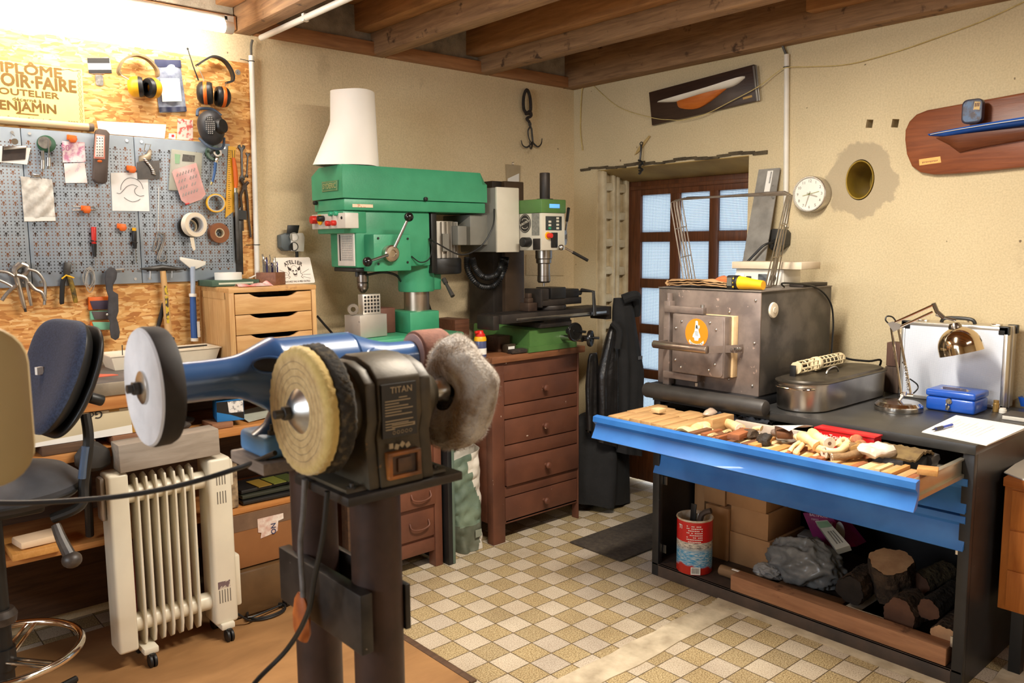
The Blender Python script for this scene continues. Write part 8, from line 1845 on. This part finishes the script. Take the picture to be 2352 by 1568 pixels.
# paper with pen
c4=[zt(x,y,ZT)for x,y in((2117,993),(2196,955),(2360,984),(2266,1024))]
t=thing('paper_sheets','white sheets of paper lying at the front right corner of the black cabinet','paper',c4[0])
b=MB();b.loft([[p+Z_*.0004 for p in c4],[p+Z_*.0025 for p in c4]]);b.build('lower_sheet',M_PAPER,t)
b=MB();b.surf(lambda u,v:bil(c4,u*.985+.015,v)+Z_*(.0032+.004*u*v),10,8,.0006);b.build('upper_sheet',pm('white_paper_sheet',lin(244,240,234),lin(236,232,226),rough=.8),t)
b=MB()
for k in range(9):
 p0,p1=bil(c4,.2,.15+.07*k),bil(c4,.55+.3*random.random(),.15+.07*k);b.tube([p0+Z_*.0052,p1+Z_*.0066],.0004,4)
b.build('handwriting',pm('pale_grey_ink',lin(176,174,178),rough=.8),t)
p0,p1=zt(2148,985,ZT+.012),zt(2187,975,ZT+.012)
t=thing('pen','blue ballpoint pen lying on the white sheets','pen',p0)
b=MB();b.tube([p0,p0+(p1-p0)*.5,p1],.0048,10);b.build('barrel',pm('clear_blue_pen',lin(44,78,190),lin(30,60,160),rough=.25),t)
b=MB();b.cyl(p0,p0+(p0-p1)*.2,.0045,.001,seg=10);b.cyl(p0+(p1-p0)*.02,p0+(p1-p0)*.42,.0062,seg=10);b.build('grip',pm('dark_pen_grip',lin(58,56,62),rough=.6),t)
# right end clutter
t=thing('blue_tray','small blue tray holding brown leather scraps at the right edge','tray',zt(2352,940,ZT))
p=zt(2362,935,ZT);b=MB();x0,x1,y0,y1=p.x-.02,p.x+.12,p.y-.15,p.y+.035
b.loft([[(x0+g,y0+g,z),(x1-g,y0+g,z),(x1-g,y1-g,z),(x0+g,y1-g,z)]for g,z in((.012,ZT+.012),(.010,ZT+.002),(0,ZT+.042),(.004,ZT+.042),(.014,ZT+.012))]);b.build('tray',M_CASH,t)
b=MB();b.box(((x0+x1)/2,(y0+y1)/2+.02,ZT+.055),(.07,.07,.07),Rz(25),.006);b.jitter(.006,20,2).clampz(ZT+.0135);b.build('leather_scrap',pm('brown_leather',lin(136,86,54),lin(104,62,38),scale=14,rough=.6),loc=((x0+x1)/2,(y0+y1)/2,ZT+.02),label='brown leather scraps heaped in the small blue tray',cat='leather')
t=thing('notebook','grey clamped notebook lying at the right edge beside the white sheets','notebook',zt(2330,968,ZT))
p=zt(2302,962,ZT);b=MB();b.bx(p.x-.004,p.x+.10,p.y-.21,p.y,ZT,ZT+.016,.002);b.build('pages',pm('page_block',lin(214,210,200),lin(196,192,182),scale=40,rough=.8,stretch=(1,1,8)),t)
b=MB();b.bx(p.x-.004,p.x+.102,p.y-.212,p.y+.002,ZT+.0165,ZT+.020,.001);b.build('cover',pm('charcoal_cover',lin(70,64,58),lin(54,49,45),rough=.6),t)
for i,(px,py,r_,h_,m_,lb)in enumerate(((2287,945,.012,.048,pm('brass_tube',lin(170,136,76),lin(130,100,56),rough=.4,metal=.5),'small brass coloured tube standing right of the cash box'),(2303,948,.014,.020,M_WHITE,'tiny white cap standing before the black bottles'))):
 p=zt(px,py,ZT);b=MB();b.lathe([(0,0),(r_,0),(r_,h_*.7),(r_*.85,h_*.75),(r_*.85,h_),(0,h_)],p,Z_,16);b.build('small_tube' if i==0 else 'bottle_stopper',m_,loc=p,label=lb,cat='tube' if i==0 else 'stopper')
p=zt(2308,928,ZT);b=MB();b.box((p.x+.02,p.y,ZT+.045),(.03,.028,.09),Ry(-14),.006);b.build('black_bottle',M_BLACK,loc=p,label='leaning black bottle between cash box and blue tray',cat='bottle')
# ---------------- in the open bottom of the cabinet
ZF=.0626
cn=zt(1590,1318,ZF);cn=Vector((cn.x+.055,cn.y+.03,ZF))
t=thing('food_tin','tall red and blue printed food tin holding offcuts in the cabinet bottom','tin',cn)
RCN,HCN=.083,.262
def canmat():
 m,nt,b_=_nodes('red_white_blue_label');tc=nt.nodes.new('ShaderNodeTexCoord');sp=nt.nodes.new('ShaderNodeSeparateXYZ');nt.links.new(tc.outputs['Object'],sp.inputs[0])
 z=math_n(nt,'DIVIDE',sp.outputs[2],HCN)
 txt=noise_tex(nt,coords(nt,(22,22,150)),2.2,2)
 white=mixc(nt,ramp(nt,txt,[(.5,(0,0,0)),(.56,(1,1,1))]),lin(214,206,192),lin(120,116,116))
 blue=mixc(nt,ramp(nt,txt,[(.5,(0,0,0)),(.56,(1,1,1))]),lin(70,150,196),lin(190,206,214))
 col=mixc(nt,ramp(nt,z,[(.42,(1,1,1)),(.5,(0,0,0))]),white,blue)
 w_=math_n(nt,'ADD',z,math_n(nt,'MULTIPLY',math_n(nt,'SUBTRACT',noise_tex(nt,tc.outputs['Object'],9,2),.5),.35))
 col=mixc(nt,ramp(nt,w_,[(.13,(1,1,1)),(.16,(0,0,0))]),col,lin(186,40,28))
 col=mixc(nt,math_n(nt,'GREATER_THAN',z,.60),col,lin(196,30,30))
 nt.links.new(col,b_.inputs['Base Color']);b_.inputs['Roughness'].default_value=.35;return m
b=MB();b.lathe([(0,.002),(RCN-.002,.002),(RCN,.006),(RCN,HCN-.006),(RCN+.002,HCN),(RCN-.002,HCN),(RCN-.003,.02),(0,.02)],cn,Z_,44);b.build('can',canmat(),t)
b=MB();b.lathe([(RCN+.001,HCN-.008),(RCN+.0035,HCN-.004),(RCN+.002,HCN+.001),(RCN-.004,HCN+.001),(RCN-.0045,.04)],cn,Z_,44);b.build('rim',pm('rusty_white_rim',lin(222,214,200),lin(186,150,110),scale=24,rough=.4),t)
vd=(CAM-cn);vd.z=0;vd.normalize();sd=Z_.cross(vd)
b=MB()
for k in range(8):
 z=HCN*.90-.0105*k
 for j in range(10):
  if random.random()<.18:continue
  a=-.42+.092*j;d=vd*math.cos(a)+sd*math.sin(a);p=cn+d*(RCN+.0006)+Z_*z;s_=-vd*math.sin(a)+sd*math.cos(a);b.box(p,(.0055,.0006,.0042),Matrix(((s_.x,d.x,0),(s_.y,d.y,0),(0,0,1))).to_4x4())
b.text('TI',cn+(vd*math.cos(-.86)+sd*math.sin(-.86))*(RCN+.0008)+Z_*HCN*.86,sd*math.cos(-.86)+vd*math.sin(.86),Z_,.026,.0006,bold=.03);b.build('lettering',M_PAPER,t)
b=MB();d=vd*math.cos(.08)+sd*math.sin(.08);u_=sd*math.cos(.08)-vd*math.sin(.08);p=cn+d*(RCN+.0012)+Z_*.024
b.prism([(-.022,-.018),(.022,-.018),(.022,.018),(-.022,.018)],p,u_,Z_,.0006);b.build('white_patch',M_PAPER,t)
b=MB();[b.bx(0,0,0,0,0,0)for _ in()]
for k in range(10):b.prism([(-.018+.0036*k,-.012),(-.0165+.0036*k,-.012),(-.0165+.0036*k,.014),(-.018+.0036*k,.014)],p+d*.0008,u_,Z_,.0004)
b.build('barcode',M_INK,t)
t=thing('bent_offcuts','dark curved leather offcuts sticking out of the food tin','offcuts',cn+Z_*.12)
b=MB();b.tube(cr([cn+Vector((.0,-.02,.1)),cn+Vector((.0,-.03,.25)),cn+Vector((.01,-.045,.285)),cn+Vector((.02,-.075,.30))],5),.014,8);b.build('curved_piece',pm('dark_brown_leather',lin(66,50,40),lin(48,36,30),rough=.6),t)
b=MB();b.box(cn+Vector((.01,.022,.20)),(.006,.03,.23),Rx(4),.002);b.build('strip',M_BLACK,t)
b=MB();b.box(cn+Vector((.03,0,.19)),(.004,.05,.15),Rx(-8),.001);b.build('white_strip',M_PAPER,t)
# cardboard boxes
def carton(px,py,w_,d_,h_,z,lab,rz=0,xoff=0,m=None):
 p=zt(px,py,z);b=MB();c_=Vector((p.x+d_/2+xoff,p.y,z+h_/2));b.box(c_,(d_,w_,h_),Rz(rz),.002)
 o=b.build('cardboard_box',m or M_CARD,loc=(c_.x,c_.y,z),label=lab,cat='box',group='cardboard boxes in the cabinet')
 b=MB();R_=Rz(rz).to_3x3();b.box(c_+R_@Vector((0,0,h_/2+.0008)),(d_*.98,w_*.16,.0012),Rz(rz));b.build('tape_seam',pm('brown_card_tape',lin(150,112,74),rough=.5),o);return o
BXX=3.30
def cart(y0,y1,x0,x1,z0,z1,lab,rz=0):
 b=MB();c_=Vector(((x0+x1)/2,(y0+y1)/2,(z0+z1)/2));b.box(c_,(x1-x0,y1-y0,z1-z0),Rz(rz),.002)
 o=b.build('cardboard_box',M_CARD,loc=(c_.x,c_.y,z0),label=lab,cat='box',group='cardboard boxes in the cabinet')
 b=MB();b.box(c_+Vector((0,0,(z1-z0)/2+.0007)),(x1-x0-.004,(y1-y0)*.16,.0012),Rz(rz));b.build('tape_seam',pm('brown_card_tape',lin(150,112,74),rough=.5),o)
def by(px):return xp(px,1250,BXX).y
cart(by(1768),by(1676),BXX,3.62,ZF,.215,'bottom cardboard box of the stack, behind the grey bag')
cart(by(1762),by(1676),BXX+.004,3.60,.217,.345,'middle cardboard box of the stack in the cabinet bottom')
cart(by(1755),by(1666),BXX-.004,3.62,.347,.49,'upper right cardboard box of the stack under the blue drawers',2)
cart(by(1660),by(1612),BXX+.01,3.60,.325,.50,'upper left cardboard box of the stack behind the food tin')
cart(by(1674),by(1622),BXX-.01,3.58,ZF,.323,'tall cardboard box standing behind the food tin')
cart(by(1608),by(1585),BXX+.03,3.60,ZF,.50,'narrow shaded cardboard box at the far left of the cabinet bottom')
p=zt(1650,1268,ZF+.03);b=MB();b.box((p.x+.06,p.y,ZF+.02),(.09,.05,.038),Rz(20),.004);b.build('pink_packet',pm('magenta_packet',lin(176,50,130),lin(120,40,90),scale=30,rough=.4),loc=p,label='small magenta packet lying behind the food tin',cat='packet')
# grey bin bag
p=zt(1830,1325,ZF)
t=thing('grey_bag','large crumpled grey plastic bag in the middle of the cabinet bottom','bag',(p.x+.10,p.y,ZF))
def crump(c_,rx,ry,rz_,seed):
 def fn(u,v):
  a=2*PI*u;q=PI*(v-.5);d=Vector((math.cos(q)*math.cos(a),math.cos(q)*math.sin(a),math.sin(q)))
  rdg=1-abs(noise.noise(d*1.5+Vector((seed,0,0))));r2=1-abs(noise.noise(Vector((d.x*5,d.y*2.2,d.z*3))+Vector((0,seed,0))));r3=abs(noise.noise(d*7+Vector((seed,seed,0))))
  s_=.48+.46*rdg+.22*r2-.10*r3;p_=Vector((c_[0]+d.x*rx*s_,c_[1]+d.y*ry*s_,c_[2]+d.z*rz_*s_));p_.z=max(p_.z,ZF+.0235);return p_
 b=MB();b.surf(fn,84,50,0,closed_u=True);return b
M_GBAG=pm('pale_grey_film',lin(148,150,150),lin(104,107,108),scale=8,rough=.28)
crump((3.31,1.78,ZF+.10),.105,.17,.12,3.3).build('bag',M_GBAG,t,ang=2.5)
crump((3.24,1.92,ZF+.04),.05,.07,.035,7.3).build('bag_neck',pm('white_grey_film',lin(176,174,170),lin(140,140,140),scale=8,rough=.3),t,ang=2.5)
p=zt(1700,1262,.22)
b=MB();b.box((3.51,1.86,.225),(.10,.10,.012),Rz(8),.002);b.build('folded_sheet',pm('grey_sheet_film',lin(130,128,126),lin(104,102,100),rough=.5),loc=(3.51,1.86,.2178),label='flat grey sheet lying on the bottom carton behind the crumpled bag',cat='sheet')
# charcoal bag and leaflet box
t=thing('magenta_bag','magenta printed bag standing behind the grey bag','bag',(3.55,1.50,ZF))
b=MB();c0=xp(1850,1185,3.50);c1=xp(1960,1185,3.50);zb_=.16
q=[xp(1845,1178,3.48),xp(1905,1180,3.48),xp(1968,1255,3.48),xp(1880,1262,3.48)]
b.loft([q,[p_+X_*.10 for p_ in q]]);b.jitter(.006,14,2);b.build('bag',pm('magenta_print',lin(150,40,112),lin(116,28,86),scale=6,rough=.4),t)
b=MB();u_=(q[1]-q[0]).normalized();u_=((xp(1905,1192,3.478)-xp(1850,1185,3.478))).normalized();v_=u_.cross(X_)if u_.cross(X_).z>0 else-u_.cross(X_)
b.text('BALTIMORE',xp(1880,1184,3.474),u_,v_,.017,.0005,bold=.02);b.text('FIBRES',xp(1872,1193,3.474),u_,v_,.013,.0005);b.text('PRE',xp(1905,1204,3.474),u_,v_,.022,.0005,bold=.02);b.build('lettering',pm('pale_pink_print',lin(226,190,214),rough=.6),t)
b=MB();b.prism(circ(.022,20,ry=.045),xp(1930,1220,3.474),u_,v_,.0006);b.build('grey_oval',pm('grey_print2',lin(170,170,170),rough=.6),t)
t=thing('leaflet_box','white and green slim box leaning on the grey bag','box',(3.40,1.48,.2))
q=[xp(1868,1192,3.40),xp(1905,1198,3.42),xp(1950,1255,3.36),xp(1912,1262,3.33)]
q=[xp(1872,1196,3.38),xp(1900,1194,3.40),xp(1952,1252,3.34),xp(1920,1262,3.32)]
nn=(q[1]-q[0]).cross(q[3]-q[0]).normalized();nn=nn if nn.x>0 else-nn
b=MB();b.loft([q,[p_+nn*.045 for p_ in q]]);b.build('box',pm('white_green_card',lin(196,198,190),lin(176,180,174),scale=3,rough=.5),t)
b=MB();e_=-nn*.0008
def qq(u,v):return bil(q,u,v)+e_
b.loft([[qq(.02,.04),qq(.95,.04),qq(.95,.26),qq(.02,.26)],[x+e_*.6 for x in(qq(.02,.04),qq(.95,.04),qq(.95,.26),qq(.02,.26))]]);b.build('green_end',pm('sage_green_print',lin(126,166,140),rough=.5),t)
b=MB()
for k in range(3):b.loft([[qq(.3+.2*k,.4),qq(.38+.2*k,.4),qq(.38+.2*k,.85),qq(.3+.2*k,.85)],[x+e_*.6 for x in(qq(.3+.2*k,.4),qq(.38+.2*k,.4),qq(.38+.2*k,.85),qq(.3+.2*k,.85))]])
b.build('print_lines',pm('grey_line_print',lin(120,122,120),rough=.6),t)
# timber beam at the front, pole and board behind it
def floor_pt(px,py,z):return zt(px,py,z)
f0,f1=zt(1676,1352,ZF),zt(2160,1528,ZF)
XB=f0.x
b=MB();y0,y1=zt(2180,1524,ZF).y,zt(1680,1352,ZF).y;xb0=(f0.x+f1.x)/2
b.bx(xb0,xb0+.075,max(y0,DY_0+.045),y1,ZF,ZF+.068,.003);b.jitter(.002,9,4);b.build('timber_beam',wood('rough_sawn_beam',lin(150,104,74),lin(186,136,98),1,4,.8,9,.3,knots=lin(104,68,48)),loc=(xb0+.04,1.6,ZF),label='long rough sawn timber lying along the front of the cabinet bottom',cat='timber')
b=MB();b.cyl((xb0+.108,1.50,ZF+.026),(xb0+.106,2.10,ZF+.026),.025,seg=18);b.build('pole',wood('pale_round_pole',lin(156,122,86),lin(128,98,68),1,4,.7),loc=(xb0+.1,1.7,ZF),label='pale round pole lying just behind the rough sawn timber',cat='pole')
b=MB();b.bx(xb0+.085,xb0+.098,1.82,2.03,ZF+.052,ZF+.056,.001);b.build('white_strip',M_PAPER,loc=(xb0+.1,1.93,ZF+.05),label='thin white strip lying on the pale pole',cat='strip')
b=MB();b.box((xb0+.19,1.70,ZF+.0115),(.08,.30,.02),Rz(1),.002);b.build('brown_board',wood('greasy_brown_board',lin(96,70,50),lin(120,90,66),1,4,.7),loc=(xb0+.19,1.58,ZF),label='dark brown board lying under the front of the grey bag',cat='board')
# tray and logs
M_BARK=pm('brown_grey_bark',lin(92,74,58),lin(54,43,34),scale=16,rough=.95,bmp=1.0,bscale=40,bdist=.02)
M_END=pm('sawn_log_end',lin(206,166,126),lin(176,136,100),scale=11,rough=.85,bmp=.3)
M_ENDD=pm('dark_log_end',lin(104,72,54),lin(80,54,42),scale=12,rough=.85,bmp=.3)
def log(lab,c_,d,r,L,me=M_END,mb_=M_BARK,seed=0,flat_=1.0):
 c_=Vector(c_);d=Vector(d).normalized();t_=thing('log',lab,'log',(c_.x,c_.y,ZF),'logs in the cabinet bottom')
 w_=lambda a,h:1+.07*math.sin(3*a+seed)+.045*math.sin(7*a+seed*2+h*20)+.03*math.sin(17*a+h*40)
 b=MB();b.lathe([(r*.98,0)]+[(r*(1+.02*math.sin(h*30+seed)),h*L)for h in[i/12 for i in range(1,12)]]+[(r,L),(0,L)],c_,d,44,wob=w_)
 b.bm.verts.ensure_lookup_table()
 b.jitter(.004,30,seed);b.build('bark',mb_,t_)
 b=MB();b.lathe([(0,-.003),(r*.55,-.003),(r*.96,-.001)],c_,d,44,wob=w_);b.build('sawn_end',me,t_)
 return t_
log('upright pale ended log standing tallest in the cabinet bottom',xp(2045,1288,3.30),(.34,.05,-.93),.085,.16,seed=1)
log('split barrel shaped log with hollow dark end in the white tray',xp(1952,1355,3.19),(.9,.04,.02),.060,.18,me=pm('dark_hollow_cap',lin(48,40,34),lin(30,26,23),scale=20,rough=.9),seed=2)  # closed end cap coloured dark where the log is hollow
log('round dark ended log lying nearest the front timber',xp(2065,1410,3.14),(1,-.06,.0),.064,.13,me=M_ENDD,seed=3)
log('black bark log lying across the right of the cabinet bottom',xp(2132,1400,3.17),(.95,-.02,.0),.042,.26,me=M_ENDD,mb_=pm('black_bark',lin(56,50,44),lin(36,32,28),scale=20,rough=.95,bmp=1,bscale=40,bdist=.02),seed=4)
log('mossy branch log behind the dark ended log',xp(2112,1340,3.38),(.8,-.22,.08),.046,.18,mb_=pm('mossy_bark',lin(84,74,50),lin(56,48,36),scale=24,rough=.95,bmp=1,bscale=50,bdist=.02),me=M_ENDD,seed=5)
log('pale ended log in the front right corner of the cabinet bottom',xp(2168,1466,3.10),(1,.01,.0),.050,.22,seed=6)
t=thing('white_tray','shallow white tray under the hollow log in the cabinet bottom','tray',(3.25,1.38,ZF))
b=MB();x0,x1,y0,y1=3.17,3.44,1.36,1.52
b.loft([[(x0+g,y0+g,z),(x1-g,y0+g,z),(x1-g,y1-g,z),(x0+g,y1-g,z)]for g,z in((.03,ZF+.004),(.028,ZF+.001),(0,ZF+.034),(.003,ZF+.036),(.006,ZF+.034),(.034,ZF+.004))]);b.build('tray',M_WHITE,t)
# ---------------- orange wood desk at the right edge
t=thing('wooden_desk','orange brown wooden desk with drawers at the right edge of the room','desk',(3.5,.5,0))
M_ODESK=wood('orange_teak',lin(178,100,40),lin(208,128,58),2,4,.4,10,.05)
wx,wy=3.242,.985
b=MB();b.bx(wx-.01,3.88,-.5,wy,.715,.748,.003);b.build('top',wood('orange_teak_top',lin(170,92,38),lin(198,118,54),1,4,.4,10,.05),t)
b=MB();b.bx(wx,3.86,-.48,wy-.004,.252,.714,.002);b.build('drawer_case',M_ODESK,t)
for k in range(3):
 b=MB();b.bx(wx-.006,wx+.01,-.40,wy-.03,.262+.15*k,.405+.15*k,.002);b.build('drawer',M_ODESK,t)
for x in(wx+.04,3.80):
 for y in(wy-.08,-.44):
  b=MB();b.bx(x,x+.04,y,y+.04,0,.252);b.build('leg',M_BLACK,t)
c4=[zt(x,y,.7486)for x,y in((2306,1086),(2352,1052),(2470,1085),(2420,1130))]
b=MB();b.loft([[p for p in c4],[p+Z_*.004 for p in c4]]);b.build('white_papers',M_PAPER,loc=c4[0],label='white papers lying on the orange brown desk',cat='paper')
# ================================================================ stool and cream cover at the left edge
def dq(px,py,d):return CAM+ray(px,py)*d
sc0=zt(8,1500,.30)
SD=(Vector((sc0.x,sc0.y,.75))-CAM).dot(_f)
M_NAVY=pm('navy_upholstery',lin(44,54,78),lin(32,40,60),scale=160,rough=.95,sheen=.1,lo=.4,hi=.6,bmp=.25,bscale=300)
t=thing('work_stool','tall swivel work stool with navy padded backrest and chrome foot ring before the bench','stool',(sc0.x,sc0.y,0))
bx_,by_=sc0.x,sc0.y
# backrest: padded shell seen from its right side, facing away along -x
c_=dq(138,868,SD);fdir=(Vector((-.985,-.17,0))).normalized();side=Z_.cross(fdir);lean=24
up_=(Z_*math.cos(math.radians(lean))-fdir*math.sin(math.radians(lean))).normalized();nf=side.cross(up_)
if nf.dot(fdir)<0:nf=-nf
def pad(u,v,off,thick):
 a=2*PI*u;q=PI*(v-.5)
 x=math.copysign(abs(math.cos(q)*math.cos(a))**.55,math.cos(a));y=math.copysign(abs(math.cos(q)*math.sin(a))**.55,math.sin(a));z=math.sin(q)
 wx_,hy=x*.19,y*.185
 bow=.9*wx_*wx_+.9*hy*hy
 return c_+side*wx_+up_*hy+nf*(bow*1.0+off+z*thick)
b=MB();b.surf(lambda u,v:pad(u,v,0,.042),56,22,0,closed_u=True)
for f in b.bm.faces:
 f.normal_update()
 if(f.calc_center_median()-c_).dot(nf)<-.002+.9*((f.calc_center_median()-c_).dot(side))**2+.9*((f.calc_center_median()-c_).dot(up_))**2:f.material_index=1
b.build('backrest',[M_NAVY,M_BLACK],t,ang=1.4)
b=MB();b.surf(lambda u,v:pad(u,v,-.050,.020),56,16,0,closed_u=True);b.build('back_shell',M_BLACK,t,ang=1.4)
b=MB();p=dq(205,912,SD+.02);b.cyl(p-side*.0,p+nf*(-.045),.018,seg=16,bev=.004);b.build('height_knob',M_BLACK,t)
b=MB();p=c_+nf*.055+up_*.005-side*.03;b.box(p,(.02,.012,.024),Rz(20));b.build('white_tag',M_PAPER,t)
pp=[dq(196,950,SD+.02),dq(203,1000,SD+.02),dq(200,1050,SD+.02),dq(192,1110,SD+.03),dq(185,1160,SD+.02),dq(120,1190,SD),]
b=MB();P_=cr(pp,6);b.tube(P_,.016,10);b.build('back_post',M_BLACK,t)
b=MB();b.tube([dq(197,1025,SD+.005),dq(188,1098,SD+.012)],.012,10);b.build('post_sleeve',pm('blue_grey_steel',lin(96,116,146),rough=.3,metal=.5),t)
sz=zt(60,1130,.66);
SC_=dq(40,1130,SD);zs=SC_.z
b=MB();b.lathe([(0,.085),(.10,.08),(.19,.058),(.235,.02),(.235,.0),(.22,-.02),(.0,-.03)],(bx_+.03,by_+.0,zs),Z_,44);b.build('seat',pm('black_seat_vinyl',lin(56,58,64),lin(44,45,50),scale=14,rough=.55),t)
b=MB();b.lathe([(.236,.006),(.238,.0),(.236,-.006)],(bx_+.03,by_,zs),Z_,44);b.build('seat_piping',M_BLACK,t)
b=MB();b.bx(bx_-.08,bx_+.14,by_-.06,by_+.06,zs-.08,zs-.028,.01);b.build('mechanism',M_BLACK,t)
kb=dq(165,1285,SD-.02)
b=MB();b.tube(cr([dq(128,1205,SD),dq(142,1240,SD-.01),kb],5),lambda s_:.014+.006*s_,10);b.sph(kb,(.03,.03,.026),16,10);b.build('lever_knob',pm('worn_brown_black',lin(72,62,54),lin(50,43,38),scale=30,rough=.45),t)
b=MB();b.cyl((bx_,by_,.06),(bx_,by_,zs-.05),.028,seg=20);b.build('column',M_BLACK,t)
b=MB();b.lathe([(.028,.40),(.045,.405),(.05,.43),(.04,.45),(.028,.45)],(bx_,by_,.0),Z_,20);b.build('column_knob',pm('worn_brown_black',lin(72,62,54)),t)
rr=.225;zr=.30
b=MB();b.tube([(bx_+rr*math.cos(i*PI/24),by_+rr*math.sin(i*PI/24),zr)for i in range(48)],.0125,12,closed=True);b.build('foot_ring',M_CHROME,t)
for k in range(3):
 a=math.radians(58+120*k);d=Vector((math.cos(a),math.sin(a),0));s_=Vector((-d.y,d.x,0))
 for o_ in(-.014,.014):
  b=MB();b.cyl(Vector((bx_,by_,zr-.02))+d*.03+s_*o_,Vector((bx_,by_,zr))+d*(rr-.006)+s_*o_,.006,seg=8);b.build('ring_spoke',M_CHROME,t)
b=MB();b.cyl((bx_,by_,zr-.05),(bx_,by_,zr+.02),.036,seg=20);b.build('ring_hub',M_BLACK,t)
for k in range(5):
 a=2*PI*k/5+.5;d=Vector((math.cos(a),math.sin(a),0));o_=Vector((bx_,by_,0))
 b=MB();b.tube([o_+Z_*.085+d*.02,o_+Z_*.075+d*.26],lambda s_:.018-.006*s_,10);lg=b.build('base_leg',M_BLACK,t)
 b=MB();e_=o_+d*.255;b.cyl(e_+Vector((-d.y,d.x,0))*.012+Z_*.032,e_-Vector((-d.y,d.x,0))*.012+Z_*.032,.025,seg=16);b.cyl(e_+Z_*.032,e_+Z_*.078,.007,seg=8);b.build('castor',M_BLACK,lg)
 # cream moulded shell close to the camera
CD=1.15
t=thing('cream_seat_shell','cream moulded plastic chair back with rounded corners cut by the left edge','chair',dq(-60,1568,CD))
x0,x1,yt,yb2=-230,36,752,1130
cen=dq((x0+x1)/2,(yt+yb2)/2,CD);wv,hv=(x1-x0)/FPX*CD,(yb2-yt)/FPX*CD
rt2=Vector((_rt.x,_rt.y,0)).normalized();rt2=(rt2*.9+Vector((_f.x,_f.y,0)).normalized()*.43).normalized();nn2=Z_.cross(rt2)
b=MB();wv*=1.10
def shell(g,off):return[cen+rt2*x+Z_*y-nn2*off*0+nn2*(off)for x,y in rrect(wv-2*g,hv-2*g,.055-g*.6,6)]
b.loft([shell(.012,-.012),shell(0,-.006),shell(0,.012),shell(.010,.018),shell(.028,.016),shell(.036,-.002)]);b.build('shell',pm('cream_moulding',lin(176,154,108),lin(164,142,98),scale=3,rough=.4),t)
for s_ in(-1,1):
 b=MB();q=cen-Z_*(hv/2-.02)+rt2*(s_*.02-wv/2+.05);b.tube([q,q-Z_*.12-nn2*.02,Vector((q.x-.02,q.y,.02))],.011,10);b.build('leg',M_DSTEEL,t)
